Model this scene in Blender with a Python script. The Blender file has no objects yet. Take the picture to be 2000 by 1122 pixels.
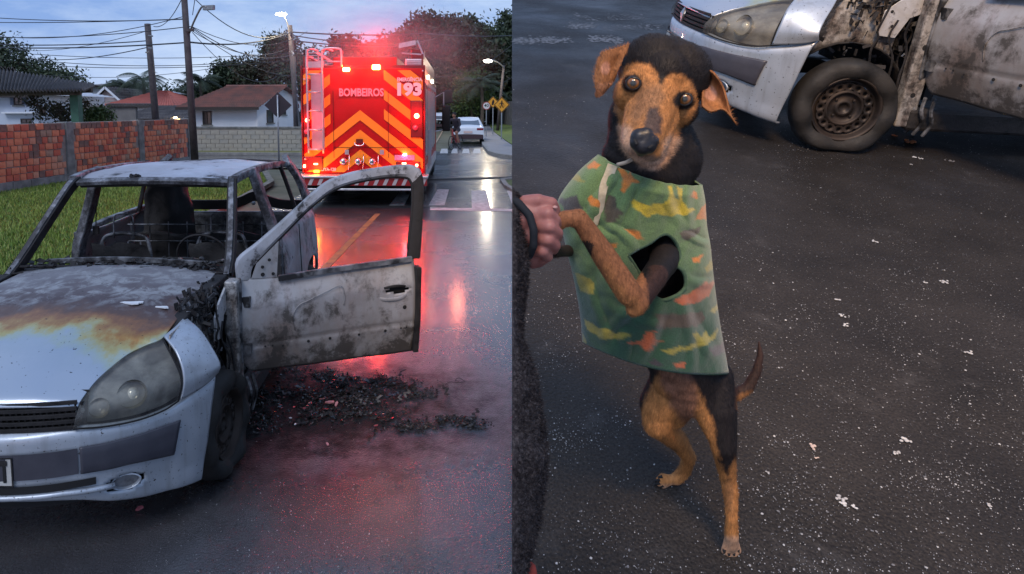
import bpy, bmesh, math, random
import numpy as np
from mathutils import Vector, Matrix, Euler, noise as mnoise
rnd = random.Random(7); nrg = np.random.default_rng(7)
scene = bpy.context.scene
COL = scene.collection
PI = math.pi
# ------------------------------------------------------------------ camera
CH = 1.93; FPX = 1300.0; CX, CY = 850.0, 344.0; PITCH = 0.1
cd = bpy.data.cameras.new('camera'); cam = bpy.data.objects.new('camera', cd); COL.objects.link(cam)
cd.sensor_width = 36; cd.lens = FPX/2000*36
cd.shift_x = (1000-CX)/2000; cd.shift_y = -(561-CY)/2000
cd.clip_start = 0.05; cd.clip_end = 3000
cam.location = (0, 0, CH); cam.rotation_euler = (PI/2-PITCH, 0, 0)
scene.camera = cam
CAM = Matrix.Translation((0, 0, CH)) @ Euler((PI/2-PITCH, 0, 0)).to_matrix().to_4x4()
# ------------------------------------------------------------------ dusk sky
w = bpy.data.worlds.new('World'); scene.world = w; w.use_nodes = True
nt = w.node_tree; nt.nodes.clear()
def wn(t, **k):
    n = nt.nodes.new(t)
    for a, b in k.items(): setattr(n, a, b)
    return n
sky = wn('ShaderNodeTexSky', sky_type='NISHITA', sun_disc=False)
sky.sun_elevation = math.radians(4); sky.sun_rotation = math.radians(200)
tc = wn('ShaderNodeTexCoord'); mp = wn('ShaderNodeMapping'); mp.inputs['Scale'].default_value = (1.0, 1.0, 3.4)
nz = wn('ShaderNodeTexNoise'); nz.inputs['Scale'].default_value = 2.6; nz.inputs['Detail'].default_value = 7; nz.inputs['Roughness'].default_value = .62
rp = wn('ShaderNodeValToRGB'); rp.color_ramp.elements[0].position = .40; rp.color_ramp.elements[1].position = .66
rp.color_ramp.elements[0].color = (.165, .275, .54, 1); rp.color_ramp.elements[1].color = (.42, .52, .70, 1)
skm = wn('ShaderNodeVectorMath', operation='SCALE'); skm.inputs['Scale'].default_value = .055
mx = wn('ShaderNodeMix', data_type='RGBA'); mx.inputs[0].default_value = .85
bg = wn('ShaderNodeBackground'); bg.inputs['Strength'].default_value = 1.0
ow = wn('ShaderNodeOutputWorld')
L = nt.links.new
L(tc.outputs['Generated'], mp.inputs[0]); L(mp.outputs[0], nz.inputs['Vector']); L(nz.outputs[0], rp.inputs[0])
L(sky.outputs[0], skm.inputs[0]); L(skm.outputs[0], mx.inputs[6]); L(rp.outputs[0], mx.inputs[7])
L(mx.outputs[2], bg.inputs[0]); L(bg.outputs[0], ow.inputs[0])
# weak, very soft overcast dusk sun, from behind the camera
sl = bpy.data.lights.new('sun', 'SUN'); sun = bpy.data.objects.new('sun', sl); COL.objects.link(sun)
sl.energy = .85; sl.angle = math.radians(25); sl.color = (.92, .93, 1.0)
sun.rotation_euler = (math.radians(42), 0, math.radians(-25))
scene.view_settings.view_transform = 'Standard'; scene.view_settings.look = 'None'
scene.view_settings.exposure = .75; scene.view_settings.gamma = 1
# ------------------------------------------------------------------ geometry helpers
def ray(u, v):
    a = (u-CX)/FPX; b = -(v-CY)/FPX
    return Vector((a, math.cos(PITCH)+b*math.sin(PITCH), -math.sin(PITCH)+b*math.cos(PITCH)))
def W(u, v, y):            # point seen at (u,v) at distance y down the street
    d = ray(u, v); return Vector((0, 0, CH))+d*(y/d.y)
def G(u, v, z=0.0):        # point on the ground
    d = ray(u, v); return Vector((0, 0, CH))+d*((z-CH)/d.z)
ROOTM = {}
def tag(o, label=None, cat=None, group=None, kind=None):
    if label: o['label'] = label
    if cat: o['category'] = cat
    if group: o['group'] = group
    if kind: o['kind'] = kind
    return o
def thing(name, label, cat, mat=None, group=None, loc=None, rz=0):
    o = bpy.data.objects.new(name, None); COL.objects.link(o); o.empty_display_size = .1
    if mat is None: mat = Matrix.Translation(loc or (0, 0, 0)) @ Matrix.Rotation(rz, 4, 'Z')
    o.matrix_world = mat; ROOTM[o.name] = mat.copy()
    tag(o, label, cat, group); return o
def copy_tree(o, parent=None):
    c = o.copy(); COL.objects.link(c); c.parent = parent
    for ch in list(o.children): copy_tree(ch, c)
    return c
class MB:
    def __init__(s): s.v = []; s.f = []; s.m = []
    def add(s, vs, fs, m=0):
        n = len(s.v); s.v += [tuple(p) for p in vs]; s.f += [tuple(i+n for i in f) for f in fs]; s.m += [m]*len(fs); return s
    def box(s, lo, hi, T=None, m=0):
        x0, y0, z0 = lo; x1, y1, z1 = hi
        p = [Vector(q) for q in ((x0,y0,z0),(x1,y0,z0),(x1,y1,z0),(x0,y1,z0),(x0,y0,z1),(x1,y0,z1),(x1,y1,z1),(x0,y1,z1))]
        if T: p = [T @ q for q in p]
        return s.add(p, [(0,3,2,1),(4,5,6,7),(0,1,5,4),(1,2,6,5),(2,3,7,6),(3,0,4,7)], m)
    def tube(s, pts, r, n=8, cap=True, m=0):
        pts = [Vector(p) for p in pts]; R = r if hasattr(r, '__len__') else [r]*len(pts)
        vs = []; fs = []; prev = None
        for i, p in enumerate(pts):
            d = (pts[min(i+1, len(pts)-1)]-pts[max(i-1, 0)])
            if d.length < 1e-9: d = Vector((0, 0, 1))
            d.normalize()
            a = prev if prev is not None else (Vector((0,0,1)) if abs(d.z) < .9 else Vector((1,0,0)))
            b = (a - d*a.dot(d)); 
            if b.length < 1e-6: b = Vector((1,0,0)).cross(d)
            b.normalize(); prev = b; c = d.cross(b)
            for k in range(n):
                t = 2*PI*k/n; vs.append(p+(b*math.cos(t)+c*math.sin(t))*R[i])
        for i in range(len(pts)-1):
            for k in range(n):
                k2 = (k+1) % n; fs.append((i*n+k, i*n+k2, (i+1)*n+k2, (i+1)*n+k))
        if cap: fs.append(tuple(range(n))[::-1]); fs.append(tuple((len(pts)-1)*n+k for k in range(n)))
        return s.add(vs, fs, m)
    def beam(s, pts, wd, th, side, m=0):
        """rectangular bar through pts: width wd along 'side', thickness th across"""
        pts = [Vector(p) for p in pts]; side = Vector(side).normalized(); vs = []; fs = []
        WD = wd if hasattr(wd, '__len__') else [wd]*len(pts)
        for i, p in enumerate(pts):
            d = (pts[min(i+1, len(pts)-1)]-pts[max(i-1, 0)]).normalized()
            a = (side-d*side.dot(d)).normalized(); b = d.cross(a)
            h, k = WD[i]/2, th/2
            for x, y in ((-1,-.8),(-.88,-1),(.88,-1),(1,-.8),(1,.8),(.88,1),(-.88,1),(-1,.8)): vs.append(p+a*h*x+b*k*y)
        n = 8
        for i in range(len(pts)-1):
            for q in range(n):
                q2 = (q+1) % n; fs.append((i*n+q, i*n+q2, (i+1)*n+q2, (i+1)*n+q))
        fs.append(tuple(range(n))[::-1]); fs.append(tuple((len(pts)-1)*n+q for q in range(n)))
        return s.add(vs, fs, m)
    def prism(s, poly, vec, m=0):
        poly = [Vector(p) for p in poly]; vec = Vector(vec); n = len(poly)
        fs = [tuple(range(n)), tuple(range(2*n-1, n-1, -1))]+[(i, (i+1) % n, n+(i+1) % n, n+i) for i in range(n)]
        return s.add(poly+[p+vec for p in poly], fs, m)
    def lathe(s, prof, T=None, n=24, m=0):     # prof: (r, h) about local Z
        vs = []; fs = []
        for r, h in prof:
            for k in range(n):
                t = 2*PI*k/n; q = Vector((r*math.cos(t), r*math.sin(t), h)); vs.append(T @ q if T else q)
        for i in range(len(prof)-1):
            for k in range(n):
                k2 = (k+1) % n; fs.append((i*n+k, i*n+k2, (i+1)*n+k2, (i+1)*n+k))
        return s.add(vs, fs, m)
    def ball(s, c, r, n=8, m=0, T=None):
        r = Vector(r) if hasattr(r, '__len__') else Vector((r, r, r)); c = Vector(c); vs = []; fs = []; k = n
        for i in range(1, n):
            for j in range(2*k):
                a = PI*i/n; b = PI*j/k; q = Vector((math.sin(a)*math.cos(b)*r.x, math.sin(a)*math.sin(b)*r.y, math.cos(a)*r.z))
                vs.append(c+(T @ q if T else q))
        q = Vector((0,0,r.z)); vs.append(c+(T @ q if T else q)); q = -q; vs.append(c+(T @ q if T else q)); q
        t, b0 = len(vs)-2, len(vs)-1
        for i in range(n-2):
            for j in range(2*k):
                j2 = (j+1) % (2*k); fs.append((i*2*k+j, (i+1)*2*k+j, (i+1)*2*k+j2, i*2*k+j2))
        for j in range(2*k):
            j2 = (j+1) % (2*k); fs.append((t, j, j2)); fs.append((b0, (n-2)*2*k+j2, (n-2)*2*k+j))
        return s.add(vs, fs, m)
    def grid(s, P, m=0, flip=False):           # P: numpy (a,b,3)
        a, b = P.shape[:2]; vs = P.reshape(-1, 3); fs = []
        for i in range(a-1):
            for j in range(b-1):
                f = (i*b+j, i*b+j+1, (i+1)*b+j+1, (i+1)*b+j); fs.append(f[::-1] if flip else f)
        return s.add(vs, fs, m)
    def mesh(s, name):
        me = bpy.data.meshes.new(name); me.from_pydata([tuple(v) for v in s.v], [], s.f)
        me.polygons.foreach_set('material_index', s.m); me.update(); return me
    def build(s, name, mats, parent=None, smooth=False, world=False, solid=0, sub=0, bevel=0, jit=0):
        me = s.mesh(name)
        if world and parent is not None: me.transform(ROOTM[parent.name].inverted())
        for q in (mats if isinstance(mats, (list, tuple)) else [mats]): me.materials.append(q)
        o = bpy.data.objects.new(name, me); COL.objects.link(o)
        if parent is not None: o.parent = parent
        if smooth: me.shade_smooth()
        if smooth == 'edge': q = o.modifiers.new('split', 'EDGE_SPLIT'); q.split_angle = math.radians(38)
        if solid: q = o.modifiers.new('solid', 'SOLIDIFY'); q.thickness = solid; q.offset = -1
        if bevel: q = o.modifiers.new('bevel', 'BEVEL'); q.width = bevel; q.segments = 2; q.limit_method = 'ANGLE'
        if sub: q = o.modifiers.new('sub', 'SUBSURF'); q.levels = q.render_levels = sub
        return o
def cr(P, n, axis=0):                          # Catmull-Rom resample of control rows
    P = np.moveaxis(np.asarray(P, float), axis, 0); k = len(P)
    t = np.linspace(0, k-1, n); i = np.minimum(t.astype(int), k-2); f = (t-i).reshape((-1,)+(1,)*(P.ndim-1))
    Q = np.concatenate([2*P[:1]-P[1:2], P, 2*P[-1:]-P[-2:-1]]); a, b, c, d = Q[i], Q[i+1], Q[i+2], Q[i+3]
    R = .5*((2*b)+(-a+c)*f+(2*a-5*b+4*c-d)*f**2+(-a+3*b-3*c+d)*f**3)
    return np.moveaxis(R, 0, axis)
def patch(rows, na, nb): return cr(cr(rows, na, 0), nb, 1)
def curve(pts, n): return [Vector(p) for p in cr(pts, n)]
def dent(P, amp, sc, seed=0):                  # crumple a grid
    P = P.copy()
    for i in range(P.shape[0]):
        for j in range(P.shape[1]):
            q = Vector(P[i, j])*sc+Vector((seed, seed*2, 0)); P[i, j] += np.array(mnoise.noise_vector(q))*amp
    return P
def fast_mesh(name, V, F, mats, parent=None, smooth=False, mi=None):
    """V (n,3), F (m,k) equal sized faces"""
    me = bpy.data.meshes.new(name); V = np.asarray(V, np.float32); F = np.asarray(F, np.int32); k = F.shape[1]
    me.vertices.add(len(V)); me.vertices.foreach_set('co', V.ravel())
    me.loops.add(F.size); me.loops.foreach_set('vertex_index', F.ravel())
    me.polygons.add(len(F)); me.polygons.foreach_set('loop_start', np.arange(0, F.size, k, dtype=np.int32))
    if mi is not None: me.polygons.foreach_set('material_index', mi.astype(np.int32))
    me.update(calc_edges=True)
    for q in (mats if isinstance(mats, (list, tuple)) else [mats]): me.materials.append(q)
    o = bpy.data.objects.new(name, me); COL.objects.link(o)
    if parent is not None: o.parent = parent
    if smooth: me.shade_smooth()
    return o
# ------------------------------------------------------------------ materials
def newmat(name):
    m = bpy.data.materials.new(name); m.use_nodes = True; t = m.node_tree; b = t.nodes['Principled BSDF']; return m, t, b
def c4(c): return (c[0], c[1], c[2], 1)
def noise_node(t, scale, detail=5, rough=.55, coord='Object', dist=0, stretch=None):
    tcn = t.nodes.new('ShaderNodeTexCoord'); n = t.nodes.new('ShaderNodeTexNoise')
    n.inputs['Scale'].default_value = scale; n.inputs['Detail'].default_value = detail; n.inputs['Roughness'].default_value = rough; n.inputs['Distortion'].default_value = dist
    if stretch:
        mpn = t.nodes.new('ShaderNodeMapping'); mpn.inputs['Scale'].default_value = stretch
        t.links.new(tcn.outputs[coord], mpn.inputs[0]); t.links.new(mpn.outputs[0], n.inputs['Vector'])
    else: t.links.new(tcn.outputs[coord], n.inputs['Vector'])
    return n
def ramp(t, src, stops, interp='LINEAR'):
    r = t.nodes.new('ShaderNodeValToRGB'); e = r.color_ramp.elements; r.color_ramp.interpolation = interp
    while len(e) < len(stops): e.new(.5)
    for q, (p, c) in zip(e, stops):
        q.position = p; q.color = c4(c) if hasattr(c, '__len__') else (c, c, c, 1)
    t.links.new(src, r.inputs[0]); return r
def bump(t, b, src, strength, dist=.01):
    n = t.nodes.new('ShaderNodeBump'); n.inputs['Strength'].default_value = strength; n.inputs['Distance'].default_value = dist
    t.links.new(src, n.inputs['Height']); t.links.new(n.outputs[0], b.inputs['Normal']); return n
def M(name, c1, c2=None, scale=4, rough=.7, metal=0, bmp=None, rough2=None, detail=6, spec=.5, lo=.35, hi=.65, stretch=None, coord='Object'):
    m, t, b = newmat(name); b.inputs['Base Color'].default_value = c4(c1)
    b.inputs['Roughness'].default_value = rough; b.inputs['Metallic'].default_value = metal; b.inputs['Specular IOR Level'].default_value = spec
    if c2 is not None:
        n = noise_node(t, scale, detail, .6, coord, stretch=stretch); r = ramp(t, n.outputs[0], [(lo, c1), (hi, c2)]); t.links.new(r.outputs[0], b.inputs['Base Color'])
        if rough2 is not None:
            r2 = ramp(t, n.outputs[0], [(lo, rough), (hi, rough2)]); t.links.new(r2.outputs[0], b.inputs['Roughness'])
    if bmp: n2 = noise_node(t, bmp[0], 6, .65, coord, stretch=stretch); bump(t, b, n2.outputs[0], bmp[1], bmp[2] if len(bmp) > 2 else .01)
    return m
def emis(name, c, s):
    m, t, b = newmat(name); b.inputs['Base Color'].default_value = c4(c); b.inputs['Emission Color'].default_value = c4(c); b.inputs['Emission Strength'].default_value = s; return m
def mixc(t, fac, a, b_):
    n = t.nodes.new('ShaderNodeMix'); n.data_type = 'RGBA'
    if hasattr(fac, 'links') or not isinstance(fac, (int, float)): t.links.new(fac, n.inputs[0])
    else: n.inputs[0].default_value = fac
    for i, s in ((6, a), (7, b_)):
        if isinstance(s, tuple): n.inputs[i].default_value = c4(s)
        else: t.links.new(s, n.inputs[i])
    return n
def burnt(name, clean=(.36,.385,.42), ash=(.20,.19,.185), soot=(.018,.016,.017), amt=.5, rust=.25, scale=3.0, metal=.35, zsoot=None):
    """fire-stripped paint: bare grey metal, pale ash, soot and a little rust in torn patches"""
    m, t, b = newmat(name)
    n1 = noise_node(t, scale, 9, .62, dist=.6); n2 = noise_node(t, scale*4.5, 8, .7, dist=.2); n3 = noise_node(t, scale*1.6, 6, .6, stretch=(1, 1, .35))
    a = ramp(t, n1.outputs[0], [(.30, clean), (.46, tuple(.5*(x+y) for x, y in zip(clean, ash))), (.62, ash)])
    k = ramp(t, n2.outputs[0], [(.30, 0), (.72, 1)])
    mul = t.nodes.new('ShaderNodeMath'); mul.operation = 'MULTIPLY_ADD'; mul.inputs[1].default_value = .55; t.links.new(k.outputs[0], mul.inputs[0]); t.links.new(n3.outputs[0], mul.inputs[2])
    if zsoot:
        tz = t.nodes.new('ShaderNodeTexCoord'); sz_ = t.nodes.new('ShaderNodeSeparateXYZ'); t.links.new(tz.outputs['Object'], sz_.inputs[0]); mz = t.nodes.new('ShaderNodeMapRange'); mz.inputs[1].default_value = zsoot[0]; mz.inputs[2].default_value = zsoot[1]; mz.inputs[3].default_value = zsoot[2]; mz.inputs[4].default_value = 0; t.links.new(sz_.outputs[2], mz.inputs[0]); ad = t.nodes.new('ShaderNodeMath'); t.links.new(mul.outputs[0], ad.inputs[0]); t.links.new(mz.outputs[0], ad.inputs[1]); mul = ad
    s = ramp(t, mul.outputs[0], [(.90-amt*.62, 0), (1.02-amt*.62, .45), (1.24-amt*.62, .92)])
    rr = ramp(t, n3.outputs[0], [(.5, 0), (.7, rust)])
    c = mixc(t, rr.outputs[0], a.outputs[0], (.17, .07, .03)); c2 = mixc(t, s.outputs[0], c.outputs[2], soot)
    t.links.new(c2.outputs[2], b.inputs['Base Color']); b.inputs['Metallic'].default_value = metal
    ro = ramp(t, n2.outputs[0], [(.3, .38), (.7, .72)]); t.links.new(ro.outputs[0], b.inputs['Roughness'])
    bump(t, b, n2.outputs[0], .25, .006); return m
MT = {}
MT['shell'] = burnt('burnt_shell', amt=.42)
MT['roof'] = burnt('burnt_roof_skin', clean=(.50,.54,.62), ash=(.34,.34,.37), amt=.10, rust=.08, scale=1.6)
MT['doorskin'] = burnt('burnt_door_skin', clean=(.42,.44,.475), ash=(.24,.23,.225), amt=.16, rust=.5, scale=1.7, soot=(.055,.050,.047), zsoot=(.36, .58, .22))
MT['char'] = M('charred_metal', (.007,.0065,.007), (.032,.029,.030), 14, .55, .3, (40, .5, .008), rough2=.9)
MT['char2'] = M('charred_pale', (.02,.02,.022), (.22,.225,.24), 9, .5, .4, (30, .5, .006), lo=.42, hi=.62)
MT['bracket'] = burnt('inner_wing_metal', clean=(.42,.41,.40), ash=(.30,.27,.24), amt=.36, rust=.6, scale=7)
MT['plastic'] = M('bumper_plastic', (.035,.035,.048), (.055,.055,.07), 8, .42, 0, (60, .12, .002))
MT['tyre'] = M('burnt_tyre', (.006,.006,.006), (.017,.015,.014), 8, .55, 0, (22, .5, .008), rough2=.85)
MT['rim'] = M('rusty_steel_rim', (.022,.019,.018), (.046,.033,.027), 9, .42, .5, (50, .25, .003), rough2=.7)
MT['black'] = M('deep_black', (.006,.006,.007), rough=.8)
MT['galv'] = M('galvanised_steel', (.30,.31,.33), (.42,.43,.45), 12, .4, .7)
# front paint, silver blue
m, t, b = newmat('silver_paint')
n1 = noise_node(t, 5, 8, .6); n2 = noise_node(t, 26, 5, .6, stretch=(1, 1, .12))
r = ramp(t, n1.outputs[0], [(.25, (.36,.40,.45)), (.75, (.46,.50,.555))]); r2 = ramp(t, n2.outputs[0], [(.50, 0), (.8, .5)])
mm = mixc(t, r2.outputs[0], r.outputs[0], (.20,.20,.20)); t.links.new(mm.outputs[2], b.inputs['Base Color'])
n3 = noise_node(t, 90, 2); r3 = ramp(t, n3.outputs[0], [(.66, 0), (.72, 1)]); mm2 = mixc(t, r3.outputs[0], mm.outputs[2], (.06,.055,.05)); t.links.new(mm2.outputs[2], b.inputs['Base Color'])
b.inputs['Metallic'].default_value = .55; b.inputs['Coat Weight'].default_value = .25
ro = ramp(t, n1.outputs[0], [(.3, .33), (.7, .52)]); t.links.new(ro.outputs[0], b.inputs['Roughness']); MT['paint'] = m
# hood: paint at the front, heat tints, then burnt skin towards the windscreen (car X runs forward)
m, t, b = newmat('scorched_hood')
tcn = t.nodes.new('ShaderNodeTexCoord'); sx = t.nodes.new('ShaderNodeSeparateXYZ'); t.links.new(tcn.outputs['Object'], sx.inputs[0])
n1 = noise_node(t, 3.2, 7, .6); n2 = noise_node(t, 22, 5, .65, stretch=(.25, 1, 1)); n3 = noise_node(t, 9, 8, .7, dist=.5)
def madd(t, a, mulv, addsrc):
    q = t.nodes.new('ShaderNodeMath'); q.operation = 'MULTIPLY_ADD'; q.inputs[1].default_value = mulv; t.links.new(a, q.inputs[0]); t.links.new(addsrc, q.inputs[2]); return q
q = madd(t, n1.outputs[0], .62, sx.outputs[0]); q = madd(t, n2.outputs[0], .13, q.outputs[0])
# shift by constant: value runs about 0 (rear) .. 1.15 (front)
hr = ramp(t, q.outputs[0], [(.0, (.19,.185,.20)), (.20, (.135,.12,.13)), (.40, (.075,.052,.055)), (.53, (.11,.058,.042)), (.60, (.24,.105,.045)), (.66, (.36,.20,.07)), (.715, (.42,.37,.17)), (.77, (.38,.44,.38)), (.84, (.37,.43,.49)), (1.0, (.41,.46,.525))])
r3 = ramp(t, n3.outputs[0], [(.47, 0), (.60, 1)]); gate = ramp(t, q.outputs[0], [(.28, 1), (.5, .12), (.62, 0)])
mu = t.nodes.new('ShaderNodeMath'); mu.operation = 'MULTIPLY'; t.links.new(r3.outputs[0], mu.inputs[0]); t.links.new(gate.outputs[0], mu.inputs[1])
cc = mixc(t, mu.outputs[0], hr.outputs[0], (.30,.305,.315)); n4 = noise_node(t, 60, 2); r4 = ramp(t, n4.outputs[0], [(.70, 0), (.73, 1)])
cc2 = mixc(t, r4.outputs[0], cc.outputs[2], (.02,.02,.02)); t.links.new(cc2.outputs[2], b.inputs['Base Color'])
me_ = ramp(t, q.outputs[0], [(.5, .3), (.8, .6)]); t.links.new(me_.outputs[0], b.inputs['Metallic'])
ro = ramp(t, q.outputs[0], [(.3, .62), (.72, .30)]); t.links.new(ro.outputs[0], b.inputs['Roughness']); bump(t, b, n3.outputs[0], .18, .006); MT['hood'] = m
# clouded headlight lens
m, t, b = newmat('sooty_lens'); n1 = noise_node(t, 7, 7, .65, dist=.5)
b.inputs['Base Color'].default_value = (.42, .40, .33, 1); b.inputs['Roughness'].default_value = .12
gl = t.nodes.new('ShaderNodeBsdfTransparent'); gl.inputs[0].default_value = (.86, .85, .80, 1); ms = t.nodes.new('ShaderNodeMixShader')
rr = ramp(t, n1.outputs[0], [(.35, .12), (.62, .42)]); cr2 = ramp(t, n1.outputs[0], [(.4, (.34,.34,.32)), (.6, (.07,.068,.075))]); t.links.new(cr2.outputs[0], b.inputs['Base Color'])
t.links.new(rr.outputs[0], ms.inputs[0]); t.links.new(gl.outputs[0], ms.inputs[1]); t.links.new(b.outputs[0], ms.inputs[2])
t.links.new(ms.outputs[0], t.nodes['Material Output'].inputs[0]); MT['lens'] = m
MT['reflector'] = M('lamp_reflector', (.55,.53,.44), (.32,.30,.24), 8, .18, .85)
MT['bulbglass'] = M('lamp_bowl', (.85,.84,.76), rough=.12, metal=.2)
MT['pillar'] = burnt('burnt_pillar', clean=(.34,.355,.40), ash=(.20,.20,.215), amt=.62, rust=.08, scale=4, metal=.25)
MT['housing'] = M('lamp_housing', (.24,.235,.22), (.46,.45,.42), 8, .4, .3)
MT['white'] = M('white_chip', (.72,.73,.75), (.6,.62,.65), 10, .5)
MT['orangeplastic'] = M('melted_orange_plastic', (.35,.13,.04), (.12,.04,.02), 10, .5)
MT['framemetal'] = burnt('window_frame_metal', clean=(.42,.43,.47), ash=(.28,.275,.28), amt=.16, rust=.08, scale=5)
MT['bracket_pale'] = burnt('pale_bracket', clean=(.52,.53,.56), ash=(.42,.41,.40), amt=.12, rust=.3, scale=9)
_tc = {}
def textmesh(s, size, ext=.002, bold=0.0, align='LEFT'):
    key = (s, size, ext, bold, align)
    cu = bpy.data.curves.new('lettering', 'FONT'); cu.body = s; cu.size = size*1.38; cu.extrude = ext; cu.offset = bold; cu.resolution_u = 3; cu.align_x = align
    o = bpy.data.objects.new('lettering', cu); COL.objects.link(o); dg = bpy.context.evaluated_depsgraph_get(); dg.update()
    me = bpy.data.meshes.new_from_object(o.evaluated_get(dg)); bpy.data.objects.remove(o); bpy.data.curves.remove(cu); me.name = 'lettering'; me.materials.clear(); return me
# car pose in the street and pose of the second place (ground tilted; its own frame is the car frame)
CARM = Matrix(((0, 1, 0, -1.908), (-1, 0, 0, 3.417), (0, 0, 1, 0), (0, 0, 0, 1)))
BM = CAM @ Matrix(((-0.99597, -0.085715, 0.02641, 2.421), (0.056369, -0.369166, 0.927652, .439), (-0.069764, 0.925402, 0.37251, -4.653), (0, 0, 0, 1)))
BI = BM.inverted()
def BC(u, v, t): return BI @ CAM @ Vector((t*(u-CX)/FPX, -t*(v-CY)/FPX, -t))      # point of place two at pixel and depth, in its frame
BO = BI @ CAM @ Vector((0, 0, 0))
def BG(u, v, z=0.0):
    d = BC(u, v, 1)-BO; return BO+d*((z-BO.z)/d.z)
# ================================================================== burnt hatchback (X forward from front axle, Y to its left, Z up)
def build_car(mat, label):
    root = thing('burnt_car', label, 'car', mat)
    # ---- hood
    st = [(-.53,.585,.95,.985), (-.30,.595,.93,.972), (-.05,.60,.905,.952), (.2,.608,.868,.915), (.335,.606,.842,.89), (.385,.545,.822,.872), (.436,.487,.802,.853), (.51,.448,.776,.823), (.592,.421,.75,.79), (.66,.41,.722,.757), (.705,.405,.70,.728), (.722,.40,.678,.70)]
    rows = []
    for x, hw, ze, zc in st:
        row = []
        for k in (-1, -.93, -.78, -.5, 0, .5, .78, .93, 1):
            fr = 1-abs(k)**2.3; xc = x+(.055*(1-k*k) if x > .4 else (-.03 if x < -.5 else 0)*(1-k*k)); row.append((xc, hw*k, ze+(zc-ze)*fr))
        rows.append(row)
    P = patch(rows, 60, 72); P = dent(P, .006, 4.0, 3)
    ho = MB().grid(P, flip=True).build('hood', MT['hood'], root, True, solid=.012); tag(ho, 'hood with orange and yellow heat tints behind its pale front edge')
    for (x, y, a, s) in ((.05,.34,.1,.055), (.06,.50,.5,.035)):
        q = MB(); pts = []
        for k in range(11):
            an = 2*PI*k/11; rr = s*(1+.3*math.sin(3*an+1)); pts.append(Vector((x+math.cos(an)*rr*.40, y+math.sin(an+a)*rr, 0)))
        zc = .908 if y > .4 else .928
        q.prism([p+Vector((0, 0, zc)) for p in pts], (0, 0, .006)); q.build('paint_flake', MT['white'], root)
    # ---- grille
    g = MB(); g.add([(.70,-.42,.58),(.70,.42,.58),(.66,.42,.73),(.66,-.42,.73)], [(0,1,2,3)]); g.build('grille_back', MT['black'], root)
    gm = MB()
    for k in range(5):
        z = .60+.026*k; pts = []
        for j in range(13):
            y = -.40+.80*j/12; pts.append((.79-.30*abs(y)**2.2-.13*(z-.60)-.012, y, z))
        gm.beam(pts, .016, .009, (0, 0, 1))
    gm.build('grille_bar', MT['char'], root)
    gv = MB()
    for r_ in range(4):
        for j in range(34):
            y = -.39+.024*j+(.012 if r_ % 2 else 0); x = .79-.30*abs(y)**2.2-.02-.13*.026*r_
            gv.box((x-.012, y-.0035, .600+.025*r_), (x, y+.0035, .600+.025*(r_+1)))
    gv.build('grille_mesh', MT['char'], root)
    em = MB(); em.prism([(.775,0,.602),(.775,.033,.655),(.755,0,.71),(.775,-.033,.655)], (.012, 0, 0)); em.build('emblem', MT['galv'], root, bevel=.003)
    # ---- bumper skin
    def bx(y):                                     # nose line in plan
        return .80-.47*(abs(y)/.80)**3
    Y = [0, .2, .39, .50, .60, .68, .73, .775, .80]
    top = [.590, .592, .597, .580, .567, .572, .586, .618, .650]
    s1 = [.512, .512, .511, .505, .500, .496, .493, .50, .51]
    s0 = [.400, .400, .405, .395, .385, .365, .352, .345, .34]
    bo = [.305, .300, .280, .240, .207, .185, .175, .165, .156]
    xe = {8: (.272, .84, .365, .79), 7: (.345, .79, .41, .765)}
    rows = []
    def col(i):
        y = Y[i]; x = bx(y)
        if i == 8: pt = (.265, .838); pb = (.368, .785)
        elif i == 7: pt = (.35, .79); pb = (.42, .758)
        elif i == 6: pt = (.452, .725); pb = (.475, .715)
        else: pt = (x-.01, y); pb = (x, y)
        zz = [top[i], top[i]*.7+s1[i]*.3, s1[i], s0[i], s0[i]*.5+bo[i]*.5, bo[i], bo[i]-.02]; out = []
        for k, z in enumerate(zz):
            f = (0, .15, .35, .65, .85, 1, 1)[k]; off = (-.018, .006, .008, .006, .0, -.006, -.05)[k]
            xx = pt[0]*(1-f)+pb[0]*f; yy = pt[1]*(1-f)+pb[1]*f; nrm = Vector((1, .9*(yy/.8)**3, 0)).normalized()
            out.append((xx+nrm.x*off, yy+nrm.y*off*(1 if y else 0), z))
        return out
    cols = [col(i) for i in range(9)]
    full = [[(x, -y, z) for x, y, z in c] for c in cols[:0:-1]]+cols
    P = patch(np.array(full).transpose(1, 0, 2), 36, 120)
    # cut the lower intake slot and the number plate niche out of the skin
    bm_ = MB(); a, b_ = P.shape[:2]; bm_.add(P.reshape(-1, 3), [])
    for i in range(a-1):
        for j in range(b_-1):
            c = P[i:i+2, j:j+2].reshape(-1, 3).mean(0)
            if ((abs(c[1])-.545)/.062)**2+((c[2]-.300)/.036)**2 < 1: continue
            bm_.f.append((i*b_+j, (i+1)*b_+j, (i+1)*b_+j+1, i*b_+j+1)); bm_.m.append(0)
    bu = bm_.build('front_bumper', MT['paint'], root, True, solid=.012); tag(bu, 'pale silver front bumper')
    ba = MB(); rr = []
    for z in (.25, .53): rr.append([(bx(y)-.045, y, z) for y in np.linspace(-.66, .66, 25)])
    ba.grid(patch(rr, 4, 40), flip=False); ba.build('intake_back', MT['black'], root)
    # niche panel (dark, recessed) and side rub strips
    nb = MB(); rr = [[(bx(y)+.0105, y, z) for y in np.linspace(-.405, .405, 15)] for z in (.40, .512)]; nb.grid(patch(rr, 6, 40), flip=True); nb.build('plate_niche', MT['plastic'], root, True)
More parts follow.
